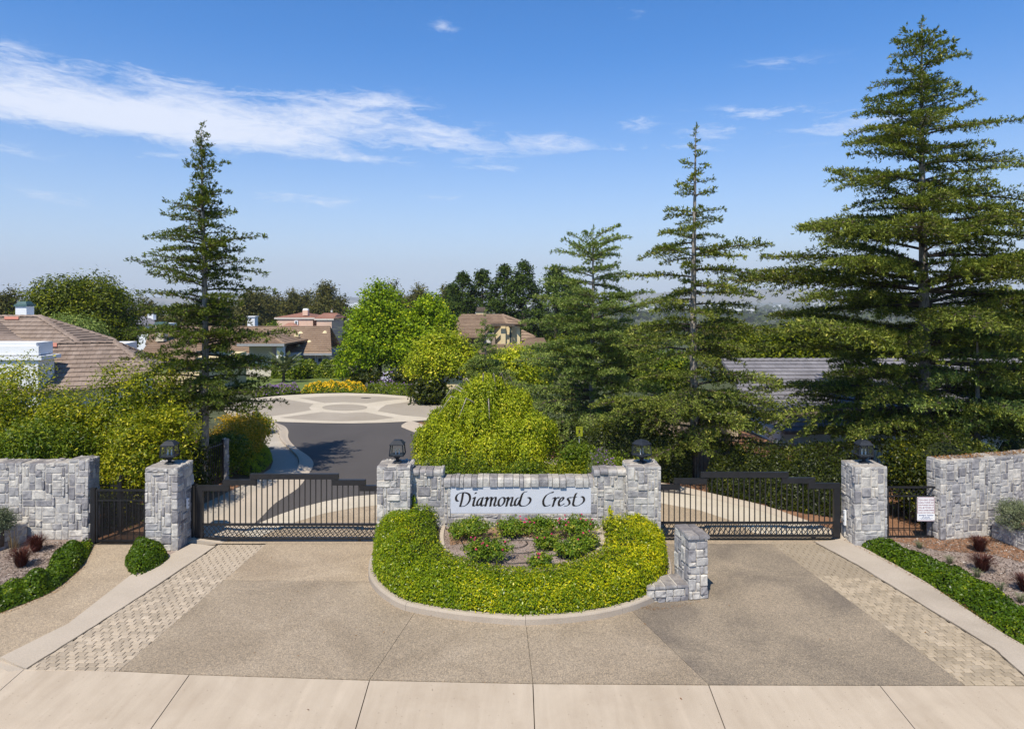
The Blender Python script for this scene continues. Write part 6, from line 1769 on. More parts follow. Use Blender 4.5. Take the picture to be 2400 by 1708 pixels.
for i, (px, Y, w_, yt, mt, lab) in enumerate([(645, 150, 90, 668, G_euc, 'lower dusky tree filling the gap between the first two eucalyptus'), (722, 150, 90, 664, G_euc, 'lower dusky tree left of the tallest eucalyptus'), (588, 135, 80, 664, G_euc, 'dusky tree at the left flank of the middle group'), (800, 150, 60, 690, G_euc, 'low dusky tree at the right flank of the middle group'), (885, 138, 70, 668, G_euc, 'dusky tree left of the round eucalyptus'), (945, 142, 80, 662, G_euc, 'dusky tree right of the round eucalyptus'), (300, 120, 110, 700, G_euc, 'dusky tree between the domed tree and the fir'), (440, 125, 110, 700, G_euc, 'dusky tree right of the fir trunk'), (520, 130, 90, 700, G_euc, 'dusky tree far right of the fir')]):
    big('eucalyptus_tree', lab, px, Y, w_, yt, -4, mt, 600 + i, 420, .55, .22, .6, ge)
def pine(label, px, Y, w_, ytop, zb, seed, n=9000):
    rng = np.random.default_rng(seed); X = zx(px, Y); hh = zz_(ytop, Y) - zb; R0 = w_ / F * Y / 2
    root = thing('pine_tree', (X, Y, zb), label, 'tree', 'dark pines behind the cream house')
    m = 300; t = rng.uniform(.05, 1, m) ** .9; a = rng.uniform(0, 6.28, m)
    rr = R0 * 2.3 * (1 - t) ** .80 * (.62 + .42 * np.abs(np.sin(a * 1.5 + t * 11 + seed))) * (1 + .18 * np.sin(t * 34 + seed)) + .08
    c = np.stack([rr * np.cos(a), rr * np.sin(a), t * hh], 1)
    k = n // m
    P = (c[:, None] + rng.normal(size=(m, k, 3)) * np.array([.36, .36, .22])).reshape(-1, 3)
    P = np.concatenate([P, np.stack([rng.normal(0, .12, 60), rng.normal(0, .12, 60), hh * rng.uniform(.93, 1.03, 60)], 1)])
    N = norm(np.concatenate([np.repeat(c * [1, 1, 0], k, 0), np.zeros((60, 3))])) * .6 + np.array([0, 0, .8]) + rng.normal(size=P.shape) * .5
    local('crown', leafset('crown', P, N, .42, .17, G_pine, rng, rng.beta(2, 2.5, len(P)) + np.concatenate([np.repeat(rng.normal(0, .14, m), k), np.zeros(60)])), root)
    local('trunk', MB().tube([(0, 0, -.3), (0, 0, hh * .5), (0, 0, hh)], [.35, .2, .03], 7).me('trunk', M_barkd, True), root)
for i, (px, Y, w_, yt, lab) in enumerate([(1085, 96, 66, 642, 'leftmost dark pine of the row'), (1130, 98, 70, 636, 'second dark pine from the left'), (1183, 92, 78, 626, 'third dark pine, narrow top'), (1226, 90, 80, 618, 'tallest dark pine with a twin neighbour'), (1302, 92, 86, 628, 'dark pine half hidden behind the layered cedar'), (1345, 95, 80, 660, 'rightmost dark pine, mostly hidden'), (1062, 110, 50, 668, 'small dark pine at the left end of the row')]):
    pine(lab, px, Y, w_, yt, -2.2, 400 + i)
# filler trees to the right
gb = 'broad green trees beyond the grey roof'
for i, (px, Y, w_, yt, mt, lab) in enumerate([(1870, 46, 150, 738, G_ficus, 'round dark green tree above the grey roof'), (1770, 60, 120, 770, G_ficus, 'green tree left of the round dark tree'), (2060, 50, 200, 760, G_ficus, 'dark green tree behind the largest cedar trunk'), (2350, 48, 220, 705, G_ficus, 'broad dark tree at the right picture edge'), (2230, 60, 200, 740, G_ficus, 'green tree between largest cedar and right edge'),
                                              (1480, 60, 150, 790, G_ficus, 'green tree seen under the layered cedar'), (1560, 50, 120, 830, G_bushG, 'green tree behind the thin cedar'), (1330, 70, 120, 790, G_ficus, 'dark tree right of the cream house'), (1690, 75, 120, 745, G_euc, 'dusky tree right of the thin cedar')]):
    big('broad_tree', lab, px, Y, w_, yt, tz((zx(px, Y), Y)) - .2, mt, 500 + i, 900, .28, .15, .34, gb, low=-.9, k=14)
for i, (px, Y, w_, yt, mt, lab) in enumerate([(830, 70, 60, 770, G_euc, 'brownish shrubby tree right of the middle house'), (835, 62, 60, 800, G_bushG, 'leafy green shrub at the gable of the middle house'), (640, 90, 60, 752, G_bushG, 'green bush beside the pink house'), (870, 100, 60, 720, G_ficus, 'dark green tree beyond the white gable'), (820, 160, 60, 728, G_euc, 'grey-green tree above the white gable'), (700, 62, 30, 860, G_bushG, 'small shrub at the garage wall'),
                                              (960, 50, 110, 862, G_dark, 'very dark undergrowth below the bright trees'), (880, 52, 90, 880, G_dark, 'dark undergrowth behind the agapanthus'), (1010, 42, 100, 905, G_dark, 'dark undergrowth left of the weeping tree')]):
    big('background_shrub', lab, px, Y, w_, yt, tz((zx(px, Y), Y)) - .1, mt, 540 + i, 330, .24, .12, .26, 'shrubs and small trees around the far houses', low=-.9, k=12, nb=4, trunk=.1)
# fan palm / strelitzia
def strel(label, x, y, z, h, n, seed):
    rng = np.random.default_rng(seed); root = thing('palm_plant', (x, y, z), label, 'palm')
    PP, AA, BB = [], [], []
    for i in range(n):
        a = rng.uniform(0, 6.28); q = rng.uniform(.3, 1); d = np.array([math.cos(a) * q, math.sin(a) * q, 1.2 - .7 * q]); d /= np.linalg.norm(d)
        p0 = np.array([0, 0, h * .3]); L_ = h * rng.uniform(.5, .8)
        for k in range(4):
            p1 = p0 + d * L_ / 4; sd = np.cross(d, [0, 0, 1]); sd /= np.linalg.norm(sd) + 1e-6
            PP.append((p0 + p1) / 2); AA.append((p1 - p0) * .6); BB.append(sd * (.06 + .09 * k * (4 - k) / 2)); p0 = p1; d = d + np.array([0, 0, -.22]); d /= np.linalg.norm(d)
    PP, AA, BB = map(np.array, (PP, AA, BB))
    local('fronds', quads('fronds', PP, AA, BB, rng.uniform(0, 1, len(PP)), G_grey), root)
    local('stem', MB().tube([(0, 0, -.2), (0, 0, h * .4)], [.14, .10], 7).me('stem', M_barkd), root)
strel('pale-leaved palm-like plant right of the middle house', zx(812, 60), 60, -.9, 3.6, 34, 1)
strel('second palm-like plant, lower, by the hedge end', zx(845, 58), 58, -.9, 2.6, 26, 2)
strel('palm with drooping fronds left of the middle house garage', zx(665, 58), 58, -.9, 3.2, 40, 3)
strel('palm top showing above the far trees', zx(855, 85), 85, -1.5, 7.6, 40, 4)

# ------------------------------------------------------------------ houses
def plane_pts(px_pts, A, n):
    """unproject photo pixels onto the plane through A with normal n"""
    r_ = []
    for px, py in px_pts:
        d = Vector(((px - CX) / F, 1, -(py - HY) / F)); t = (A - Vector((0, 0, H))).dot(n) / d.dot(n)
        r_.append(Vector((0, 0, H)) + d * t)
    return r_
def tiles(root, poly, mat, nmax, course=.34, tw=.33, thick=.032, seed=0, deck=True, name='tile'):
    """poly: coplanar convex 3D polygon; tile courses laid on it, wedges lapping downhill"""
    r = random.Random(seed)
    c = sum(poly, Vector()) / len(poly)
    n = Vector((0, 0, 0))
    for i in range(len(poly)): n += (poly[i] - c).cross(poly[(i + 1) % len(poly)] - c)
    n.normalize()
    if n.z < 0: n = -n
    u = Za.cross(n)
    u = u.normalized() if u.length > 1e-4 else Xa.copy()
    d = n.cross(u); d = -d if d.z > 0 else d
    Q = [((p - c).dot(u), (p - c).dot(d)) for p in poly]
    if deck:
        m = MB(); m.v = [tuple(p - n * .02) for p in poly] + [tuple(p - n * .12) for p in poly]; k = len(poly)
        m.f = [tuple(range(k)), tuple(k + i for i in reversed(range(k)))] + [(i, k + i, k + (i + 1) % k, (i + 1) % k) for i in range(k)]
        m.put('roof_deck', mat, root)
    def span(b):
        xs = []
        for i in range(len(Q)):
            (x0, y0), (x1, y1) = Q[i], Q[(i + 1) % len(Q)]
            if (y0 - b) * (y1 - b) <= 0 and abs(y1 - y0) > 1e-6: xs.append(x0 + (b - y0) / (y1 - y0) * (x1 - x0))
        return (min(xs), max(xs)) if len(xs) >= 2 else None
    b0 = min(q[1] for q in Q); b1 = max(q[1] for q in Q)
    rows = []; b = b1
    j = 0
    while b > b0 + .03:
        t = max(b - course, b0)
        sA, sB = span(t + 1e-4), span(b - 1e-4)
        if sA and sB: rows.append((t, b, sA, sB, j))
        b -= course; j += 1
    items = []
    for (t, b, sA, sB, j) in rows:
        x = math.floor(min(sA[0], sB[0]) / tw) * tw + (j % 2) * tw / 2 - tw
        while x < max(sA[1], sB[1]):
            a0 = max(x, sA[0]); a1 = min(x + tw, sA[1]); e0 = max(x, sB[0]); e1 = min(x + tw, sB[1])
            if a1 < a0: a0 = a1 = min(max(x + tw / 2, sA[0]), sA[1])
            if e1 < e0: e0 = e1 = min(max(x + tw / 2, sB[0]), sB[1])
            if (a1 - a0) + (e1 - e0) > .03: items.append((t, b, a0, a1, e0, e1))
            x += tw
    rest = MB()
    items.reverse()
    for i, (t, b, a0, a1, e0, e1) in enumerate(items):
        m = MB() if i < nmax else rest
        k = len(m.v); h1 = thick + r.uniform(-.004, .006); g = .004
        P = lambda x, y, z: tuple(c + u * x + d * y + n * z)
        m.v += [P(a0 + g, t - .02, .0), P(a1 - g, t - .02, .0), P(e1 - g, b, h1), P(e0 + g, b, h1), P(e1 - g, b - .002, -.015), P(e0 + g, b - .002, -.015), P(a0 + g, t, -.015), P(a1 - g, t, -.015)]
        m.f += [tuple(k + q for q in f_) for f_ in ((0, 1, 2, 3), (3, 2, 4, 5), (0, 3, 5, 6), (1, 7, 4, 2))]
        if i < nmax: m.put(name, mat, root)
    if rest.v:
        o = rest.put('tile_courses', mat, root); o['kind'] = 'stuff'
def hipcaps(root, a, b, mat, w_=.20, ln=.36, name='ridge_tile', parts=True):
    a = Vector(a); b = Vector(b); d = (b - a); L_ = d.length; d.normalize(); s = d.cross(Za).normalized(); up_ = s.cross(d)
    n = max(1, int(L_ / ln)); al = MB()
    for i in range(n):
        m = MB() if parts else al
        p = a + d * (L_ * i / n); q = a + d * (L_ * (i + 1) / n + .04); k = len(m.v)
        for P_, hh in ((p, .035), (q, .075)):
            m.v += [tuple(P_ - s * w_ * .9 + up_ * (hh - .07)), tuple(P_ - s * w_ * .4 + up_ * (hh + .02)), tuple(P_ + s * w_ * .4 + up_ * (hh + .02)), tuple(P_ + s * w_ * .9 + up_ * (hh - .07))]
        m.f += [(k, k + 1, k + 5, k + 4), (k + 1, k + 2, k + 6, k + 5), (k + 2, k + 3, k + 7, k + 6), (k + 4, k + 5, k + 6, k + 7), (k, k + 3, k + 2, k + 1)]
        if parts: m.put(name, mat, root)
    if not parts: al.put(name + 's', mat, root)

# left tiled house
h1 = thing('tiled_house', (-23, 37, -.2), 'large low house with brown tiled hip roofs at the left edge', 'house')
Nn_ = Vector((-18.92, 36.0, 2.67)); R1 = Vector((-21.67, 37.26, 4.08)); L1 = R1 + Vector((-.937, -.35, 0)) * 14
Fe = Nn_ + Vector((-.35, .937, 0)) * 4.6
sl = (R1 - Nn_)
front_n = (Vector((-.937, -.35, 0))).cross(R1 - Nn_).normalized()
if front_n.z < 0: front_n = -front_n
low = plane_pts([(330, 880), (262, 905), (200, 912)], Nn_, front_n)
Lend = plane_pts([(-120, 940)], Nn_, front_n)[0]
p1_ = R1 - Vector((-.937, -.35, 0)) * 0
tiles(h1, [L1, R1, Nn_, low[0], low[1], Lend], M_roof, 300, .36, .34, .045, 1)
tiles(h1, [R1, Nn_, Fe], M_roof, 60, .36, .34, .045, 2)
hipcaps(h1, Nn_, R1, M_roof); hipcaps(h1, R1, L1, M_roof); hipcaps(h1, Fe, R1, M_roof)
YU = 42.0
R2 = W(94, 741, YU); L2 = W(-160, 741, YU)
U1 = W(184, 800, 40.2); U2 = W(-100, 815, 39.6); n2 = (L2 - R2).cross(U1 - R2).normalized()
U2 = plane_pts([(-100, 812)], R2, n2)[0]
tiles(h1, [L2, R2, U1, U2], M_roof, 0, .36, .34, .045, 3)
U3 = W(272, 797, 42.5)
tiles(h1, [R2, U1, U3], M_roof, 0, .36, .34, .045, 4)
hipcaps(h1, U1, R2, M_roof); hipcaps(h1, R2, L2, M_roof); hipcaps(h1, U3, R2, M_roof)
# left cross wing
V0 = W(0, 759, 40.5); V1 = W(62, 800, 38.0); V2 = W(-60, 830, 35.5); V3 = W(-90, 765, 38.5)
tiles(h1, [V3, V0, V1, V2], M_roof, 0, .36, .34, .045, 5)
# vents
for (px, py, px2, py2, nn2, A_) in ((12, 745, 45, 751, n2, R2), (96, 807, 134, 816, front_n, R1)):
    q = plane_pts([(px, py), (px2, py), (px2, py2), (px, py2)], A_, nn2)
    m = MB(); nv = nn2 if nn2.z > 0 else -nn2
    m.v = [tuple(p + nv * .05) for p in q] + [tuple(p + nv * .11) for p in q]; m.f = [(4, 5, 6, 7), (0, 1, 5, 4), (1, 2, 6, 5), (2, 3, 7, 6), (3, 0, 4, 7)]
    o = m.put('vent_tile', M_vent, h1)
    for s in (.2, .8):
        a = q[0].lerp(q[1], s - .07); b = q[0].lerp(q[1], s + .07); e = (q[3] - q[0])
        mm = MB(); mm.v = [tuple(p + nv * .115) for p in (a + e * .3, b + e * .3, b + e * .8, a + e * .8)]; mm.f = [(0, 1, 2, 3)]
        mm.put('vent_slot', M_dark, o).location = -(Vector(h1.location))
        bpy.data.objects[-1] if False else None
# walls below
g0 = Nn_ + Vector((-.6, .3, -.25)); g1 = Fe + Vector((-.6, -.2, -.25)); g2 = L1 + Vector((.5, -2.0, 0)); g3 = L1 + Vector((0, 3, 0))
MB().prism([(g0.x, g0.y), (g1.x, g1.y), (g3.x, g3.y + 3), (g2.x, g2.y)], -1.2, 2.3).put('wall', M_white, h1)
U1b = U1 + Vector((-.6, .5, 0))
MB().prism([(U1b.x, U1b.y), (U3.x - .6, U3.y + .3), (U3.x - 2, U3.y + 6), (-40, 47), (-40, 41)], -1.2, 3.4).put('wall', M_white, h1)
# white parapet block
Yp = 33.2
MB().box(zx(-60, Yp), Yp, zz_(832, Yp), zx(85, Yp), Yp + 1.2, zz_(803, Yp)).box(zx(-60, Yp), Yp - .05, zz_(832, Yp), zx(92, Yp), Yp + .1, zz_(811, Yp)).put('parapet', M_white, h1)
MB().box(zx(-60, Yp), Yp - .15, zz_(843, Yp), zx(102, Yp), Yp + 1.3, zz_(834, Yp)).box(zx(-60, Yp), Yp - .02, -1.2, zx(90, Yp), Yp + 1.15, zz_(843, Yp)).put('parapet_base', M_white, h1)
Yc = 43.5
ch = MB().box(zx(36, Yc), Yc, zz_(760, Yc), zx(62, Yc), Yc + .7, zz_(718, Yc)).put('chimney', M_white, h1)
c_ = ((zx(36, Yc) + zx(62, Yc)) / 2, Yc + .35)
MB().frustum(*c_, zz_(718, Yc), .42, zz_(713, Yc), .40).frustum(*c_, zz_(713, Yc), .34, zz_(706, Yc), .24).put('chimney_cap', M_teal, h1)

# middle house
def simple_house(): pass
h3 = thing('tiled_house', (zx(650, 67), 67, -1.4), 'long middle house with a brown tiled roof above a clipped hedge', 'house')
Yr3, Ye3 = 72.15, 67.27
ra, rb_ = W(400, 764, Yr3), W(773, 763, Yr3); eb, ea = W(777.5, 828, Ye3), W(380, 828, Ye3)
rb_ = W(773.5, 763.5, Yr3)
tiles(h3, [ra, rb_, eb, ea], M_rooff, 0, .40, .5, .06, 6)
mB = MB()
gz = Vector((0, 0, 1))
bk_a = Vector((ra.x, Yr3 + 4.5, ea.z)); bk_b = Vector((rb_.x + .1, Yr3 + 4.5, eb.z))
tiles(h3, [ra, rb_, bk_b, bk_a], M_rooff, 0, .4, .5, .05, 7)
MB().box(ea.x, Ye3 - .08, ea.z - .20, eb.x + .02, Ye3 + .02, ea.z + .02).put('gutter', plain('grey_gutter', (.30, .31, .32), .5), h3)
M_w3 = plain('grey_white_stucco', (.58, .54, .48), .85, var=.05)
MB().box(zx(400, 67.92), 68.03, -2.0, zx(771, 67.92), 76, ea.z - .1).put('wall', M_w3, h3)
for (a, b) in ((711, 723.5), (727, 739.5), (744, 756.5)):
    y = 67.94
    fr = MB().box(zx(a, y), y, zz_(850, y), zx(b, y), y + .1, zz_(831, y)).put('window', M_white, h3)
    x0, x1, z0_, z1_ = zx(a, y) + .07, zx(b, y) - .07, zz_(850, y) + .07, zz_(831, y) - .07
    o = MB().box(x0, y - .01, z0_, x1, y, z1_).put('pane', M_glassd, fr); o.location = (0, 0, 0)
    MB().box(x0, y - .015, z1_ - (z1_ - z0_) * .45, x1, y - .011, z1_).put('blind', M_w3, fr).location = (0, 0, 0)
y = 65.64
MB().box(zx(672, y), y, -2.0, zx(693, y), y + 2.1, zz_(829, y)).put('garage_wall', M_w3, h3)
# front wing with its little hip
ap = W(611, 770, 69.44); w0 = W(556, 806, 62.93); w1 = W(667, 803, 62.93)
w1.z = w0.z
tiles(h3, [ap, w1, w0], M_rooff, 0, .38, .5, .05, 8)
wr = Vector((w1.x + .2, 69.44, w1.z)); wl = Vector((w0.x - 1, 69.44, w0.z))
tiles(h3, [ap, w1, wr], M_rooff, 0, .38, .5, .05, 9)
tiles(h3, [ap, w0, wl], M_rooff, 0, .38, .5, .05, 10)
hipcaps(h3, w1, ap, M_rooff, .2, .4, parts=False); hipcaps(h3, w0, ap, M_rooff, .2, .4, parts=False)
MB().box(w0.x, 62.82, w0.z - .2, w1.x, 62.95, w0.z + .02).put('gutter', bpy.data.materials['grey_gutter'], h3)
MB().box(w0.x + .6, 64.23, -2.0, w1.x - 1.6, 68.90, w0.z - .1).put('porch_wall', M_w3, h3)
MB().box(w1.x - .9, 63.36, -2.0, w1.x - .3, 64.02, w0.z - .1).put('porch_column', M_white, h3)
for (px, py, mt) in ((705, 779, M_cream), (762, 778, M_cream), (700, 810, M_cream), (725, 800, M_cream)):
    nr = (rb_ - ra).cross(eb - ra).normalized(); nr = nr if nr.z > 0 else -nr
    p = plane_pts([(px, py)], ra, nr)[0]
    MB().frustum(p.x, p.y, p.z - .1, .30, p.z + .12, .08, sides=6).put('roof_vent', mt, h3)
MB().box(zx(691, 69.01), 68.79, zz_(789, 69.01), zx(701, 69.01), 69.33, zz_(783, 69.01)).put('roof_vent', M_cream, h3)
p = plane_pts([(711, 802)], ra, nr)[0]
MB().box(p.x - .25, p.y - .1, p.z - .1, p.x + .25, p.y + .3, p.z + .30).put('skylight_box', M_white, h3)
# house behind the fir with a cream chimney
h2 = thing('tiled_house', (zx(380, 55), 55, -1), 'brown roofed house with cream chimney half hidden behind the fir', 'house')
q0, q1, q2, q3 = W(345, 806, 52), W(460, 800, 52), W(460, 845, 48.5), W(318, 845, 48.5)
nq = (q1 - q0).cross(q3 - q0).normalized(); q2 = plane_pts([(460, 845)], q0, nq)[0]
tiles(h2, [q0, q1, q2, q3], M_rooff, 0, .38, .45, .05, 11)
t0, t1 = W(352, 768, 58), W(520, 764, 58); nq = (t1 - t0).cross(W(340, 806, 54) - t0).normalized()
t3 = W(340, 806, 54); t2 = plane_pts([(520, 802)], t0, nq)[0]
tiles(h2, [t0, t1, t2, t3], M_rooff, 0, .38, .45, .05, 12)
MB().prism([(q3.x + .5, q3.y + .5), (q2.x, q2.y + .5), (t2.x, t2.y + 5), (t3.x + 1, t3.y + 5)], -1.6, q3.z - .15).put('wall', M_cream, h2)
Yc = 54.0
ch2 = MB().box(zx(364, Yc), Yc, zz_(800, Yc), zx(383, Yc), Yc + .7, zz_(761, Yc)).put('chimney', plain('pale_cream_stucco', (.62, .55, .42), .9), h2)
MB().frustum((zx(364, Yc) + zx(383, Yc)) / 2, Yc + .35, zz_(761, Yc), .40, zz_(755, Yc), .36).put('chimney_cap', M_teal, h2)
# small grey house left of fir
h8 = thing('grey_house', (zx(350, 95), 95, -2), 'small grey hip roof with white chimney seen left of the fir', 'house')
a0, a1, a2, a3 = W(322, 741, 97), W(348, 743, 97), W(372, 760, 92), W(308, 762, 92)
tiles(h8, [a0, a1, a2, a3], M_roofg, 0, .5, .6, .06, 13)
MB().box(a3.x + .5, 92.5, -3, a2.x - .5, 98, a2.z).put('wall', M_white, h8)
MB().box(zx(346, 96), 96, zz_(750, 96), zx(359, 96), 96.8, zz_(735, 96)).put('chimney', M_white, h8)
MB().frustum((zx(346, 96) + zx(359, 96)) / 2, 96.4, zz_(735, 96), .45, zz_(729, 96), .15).put('chimney_cap', M_dark, h8)

def hip_house(root, x0, x1, y0, y1, ze, zr, zb, mroof, mwall, ins_, over=.5, course=.5):
    """plain hip roof box: ridge runs along x"""
    ym = (y0 + y1) / 2
    A, B, C_, D_ = Vector((x0, y0, ze)), Vector((x1, y0, ze)), Vector((x1, y1, ze)), Vector((x0, y1, ze))
    Ra, Rb = Vector((x0 + ins_, ym, zr)), Vector((x1 - ins_, ym, zr))
    tiles(root, [Ra, Rb, B, A], mroof, 0, course, course, .06, 1)
    tiles(root, [Rb, B, C_], mroof, 0, course, course, .06, 2)
    tiles(root, [Ra, D_, A], mroof, 0, course, course, .06, 3)
    tiles(root, [Ra, Rb, C_, D_], mroof, 0, course, course, .06, 4)
    over = .5 if False else .35
    MB().box(x0 + over, y0 + .12, zb, x1 - over, y1 - over, ze - .05).put('wall', mwall, root)
    MB().box(x0 - .02, y0 - .06, ze - .22, x1 + .02, y0 + .0, ze + .0).put('fascia', M_w3, root)
# pink house
h4 = thing('pink_house', (zx(710, 112), 112, -4), 'two-storey pink stucco house with terracotta roof beyond the middle house', 'house')
Y4 = 110
hip_house(h4, zx(643, Y4), zx(738, Y4), Y4, Y4 + 9, zz_(744.5, Y4), zz_(732, Y4 + 4.5), -4, M_roofp, M_pink, 3.5)
hip_house(h4, zx(738.5, Y4 - 1), zx(784, Y4 - 1), Y4 - 1.5, Y4 + 6.5, zz_(747, Y4 - 1.5), zz_(734, Y4 + 2.5), -4, M_roofp, M_pink, .4)
MB().box(zx(709, 111), 111, zz_(739, 111), zx(721, 111), 111.9, zz_(727, 111)).put('chimney', M_pink, h4)
MB().frustum(zx(715, 111), 111.45, zz_(727, 111), .42, zz_(723, 111), .3).put('chimney_cap', M_white, h4)
for (a, b, t_, bt) in ((690, 698, 751, 762), (752, 759, 756, 762)):
    y = Y4 - .1 if a < 738 else Y4 - 1.2
    wn_ = MB().box(zx(a, y), y - .5 + .5, zz_(bt, y), zx(b, y), y + .7, zz_(t_, y)).put('window', M_white, h4)
    MB().box(zx(a, y) + .15, y - .02, zz_(bt, y) + .12, zx(b, y) - .15, y - .005, zz_(t_, y) - .12).put('pane', M_glassd, wn_).location = (0, 0, 0)
# pink dome roof wing
MB().frustum(zx(677, 106), 107, zz_(775, 106), 2.3, zz_(757, 106), .4, sides=10).put('round_roof', M_roofp, h4)
# white gable house
h5 = thing('white_house', (zx(812, 140), 140, -6), 'small white gabled house right of the pink house', 'house')
y = 138
gx0, gx1, gxm = zx(792, y), zx(836, y), zx(816, y)
ze, zr = zz_(759, y), zz_(749, y)
MB().box(gx0, y, -9, gx1, y + 8, ze).put('wall', M_white, h5)
m = MB(); m.v = [(zx(802, y), y - .02, ze), (gx1, y - .02, ze), ((zx(802, y) + gx1) / 2, y - .02, zr), (zx(802, y), y + 8, ze), (gx1, y + 8, ze), ((zx(802, y) + gx1) / 2, y + 8, zr)]
m.f = [(0, 1, 2), (3, 5, 4)]; m.put('gable', M_white, h5)
xm = (zx(802, y) + gx1) / 2
tiles(h5, [Vector((xm, y - .3, zr + .1)), Vector((xm, y + 8, zr + .1)), Vector((gx1 + .4, y + 8, ze - .1)), Vector((gx1 + .4, y - .3, ze - .1))], M_roofg, 0, .6, .8, .06, 1)
tiles(h5, [Vector((xm, y - .3, zr + .1)), Vector((xm, y + 8, zr + .1)), Vector((zx(801, y) - .4, y + 8, ze - .1)), Vector((zx(801, y) - .4, y - .3, ze - .1))], M_roofg, 0, .6, .8, .06, 2)
tiles(h5, [Vector((gx0 - .3, y + 3, ze + .8)), Vector((zx(806, y), y + 3, ze + .8)), Vector((zx(804, y), y - .3, ze - .1)), Vector((gx0 - .3, y - .3, ze - .1))], M_roofg, 0, .6, .8, .06, 3)
MB().box(zx(805, y), y + 3, ze, zx(811, y), y + 3.8, zz_(744.5, y)).put('chimney', M_white, h5)
for a in (817, 825): MB().box(zx(a, y), y - .06, zz_(765, y), zx(a + 5, y), y - .03, zz_(761, y)).put('window', M_glassd, h5)
# cream house right of centre
h6 = thing('cream_house', (zx(1160, 60), 60, -1.2), 'cream stucco house with brown tiled roofs behind the young cedar', 'house')
Ra, Rb = W(1078.5, 738, 66), W(1179, 739, 66); Rb.z = Ra.z
e1 = W(1056, 770, 62.3); e2 = W(1094, 788, 60); 
nf = (Rb - Ra).cross(W(1094, 788, 60.5) - Ra).normalized()
def on6(*pp): return plane_pts(list(pp), Ra, nf)
f_ = on6((1046, 792), (1135, 789), (1155, 761), (1190, 760))
tiles(h6, [Ra, Rb] + [f_[3], f_[2], f_[1], f_[0]], M_rooff, 0, .38, .45, .06, 1)
Rc = W(1233, 758, 61.5)
tiles(h6, [Rb, f_[3], W(1192, 760.5, f_[3].y - .2), Rc], M_rooff, 0, .38, .45, .06, 2)
hipcaps(h6, f_[3], Rb, M_rooff, .2, .4, parts=False); hipcaps(h6, Ra, Rb, M_rooff, .2, .4, parts=False); hipcaps(h6, Rc, Rb, M_rooff, .2, .4, parts=False)
yb = f_[2].y + .3
zt6 = zz_(762, yb)
MB().prism([(zx(1158, yb), yb + .3), (zx(1174, yb), yb - .1), (zx(1195, yb), yb - .1), (zx(1219, yb), yb + .6), (zx(1219, yb), yb + 5), (zx(1158, yb), yb + 5)], -1.5, zt6).put('wall', M_cream, h6)
for a, b in ((1174, 1185), (1212, 1219)): MB().box(zx(a, yb), yb - .45, -1.5, zx(b, yb), yb - .1, zt6 - .02).put('pilaster', M_cream, h6)
wd6 = MB().box(zx(1193.5, yb), yb - .22, zz_(803, yb), zx(1200, yb), yb - .12, zz_(765, yb)).put('window', M_cream, h6)
MB().box(zx(1194.3, yb), yb - .24, zz_(802, yb), zx(1199.2, yb), yb - .225, zz_(766, yb)).put('pane', M_glassd, wd6).location = (0, 0, 0)
MB().box(f_[2].x - .2, yb - .9, zt6 - .05, zx(1234, yb), yb - .75, zt6 + .18).put('fascia', M_barkd, h6)
MB().box(zx(1060, 62), 62.5, -1.5, zx(1160, 62), 69, f_[1].z - .1).put('wall', plain('taupe_stucco', (.30, .24, .18), .9), h6)
MB().box(zx(1138, 61.2), 61.0, zz_(803, 61.2), zx(1150, 61.2), 61.6, zz_(790, 61.2)).put('white_gate_panel', M_w3, h6)
yc = 66.5
MB().box(zx(1115.6, yc), yc, zz_(745, yc), zx(1139, yc), yc + .9, zz_(730, yc)).put('chimney', M_cream, h6)
MB().box(zx(1115, yc), yc - .1, zz_(730, yc), zx(1139.6, yc), yc + 1, zz_(727, yc)).frustum(zx(1127.3, yc), yc + .45, zz_(727, yc), .46, zz_(720, yc), .40).put('chimney_cap', M_barkd, h6)
# lower roofs
k0 = [W(1140, 806, 57.5), W(1228, 806, 57.5)]; k1 = [W(1245, 826, 54.5), W(1150, 826, 54.5)]
k0[0].z = k0[1].z; nk = (k0[1] - k0[0]).cross(k1[0] - k0[0]).normalized(); k1 = plane_pts([(1245, 826), (1120, 826)], k0[0], nk)
tiles(h6, [k0[0], k0[1], k1[0], k1[1]], M_rooff, 0, .38, .45, .06, 4)
k2 = [W(1237, 792, 58), W(1275, 792, 58)]; k2[1].z = k2[0].z; k3 = plane_pts([(1285, 812), (1222, 806)], k2[0], nk)
tiles(h6, [k2[0], k2[1], k3[0], k3[1]], M_rooff, 0, .38, .45, .06, 5)
k4 = W(1222, 772, 62.5); k5 = W(1256, 788, 60.5); k6 = W(1222, 800, 61)
tiles(h6, [k4, k5, k6], M_rooff, 0, .38, .45, .06, 6)
MB().box(k1[1].x + .5, k1[0].y + .6, -1.5, k1[0].x - .5, 62, k1[0].z - .1).put('wall', plain('taupe_stucco', (.30, .24, .18), .9), h6)
for a in (1008, 1026): 
    y = 47.5
lo_h = thing('low_house', (zx(1040, 50), 50, -.5), 'shaded cream wall with a dark window under the yellowish tree', 'house')
MB().box(zx(975, 50), 50, -.6, zx(1075, 50), 54, zz_(868, 50)).put('wall', M_cream, lo_h)
fr = MB().box(zx(1028, 49.9), 49.9, zz_(897, 49.9), zx(1043, 49.9), 49.99, zz_(868, 49.9) - .3).put('window', M_white, lo_h)
MB().box(zx(1030, 49.9), 49.87, zz_(896, 49.9), zx(1041, 49.9), 49.895, zz_(869, 49.9) - .35).put('pane', M_glassd, fr).location = (0, 0, 0)
q = [Vector((zx(965, 50), 49.4, zz_(868, 50))), Vector((zx(1085, 50), 49.4, zz_(868, 50))), Vector((zx(1080, 52), 52.5, zz_(868, 50) + 1.1)), Vector((zx(970, 52), 52.5, zz_(868, 50) + 1.1))]
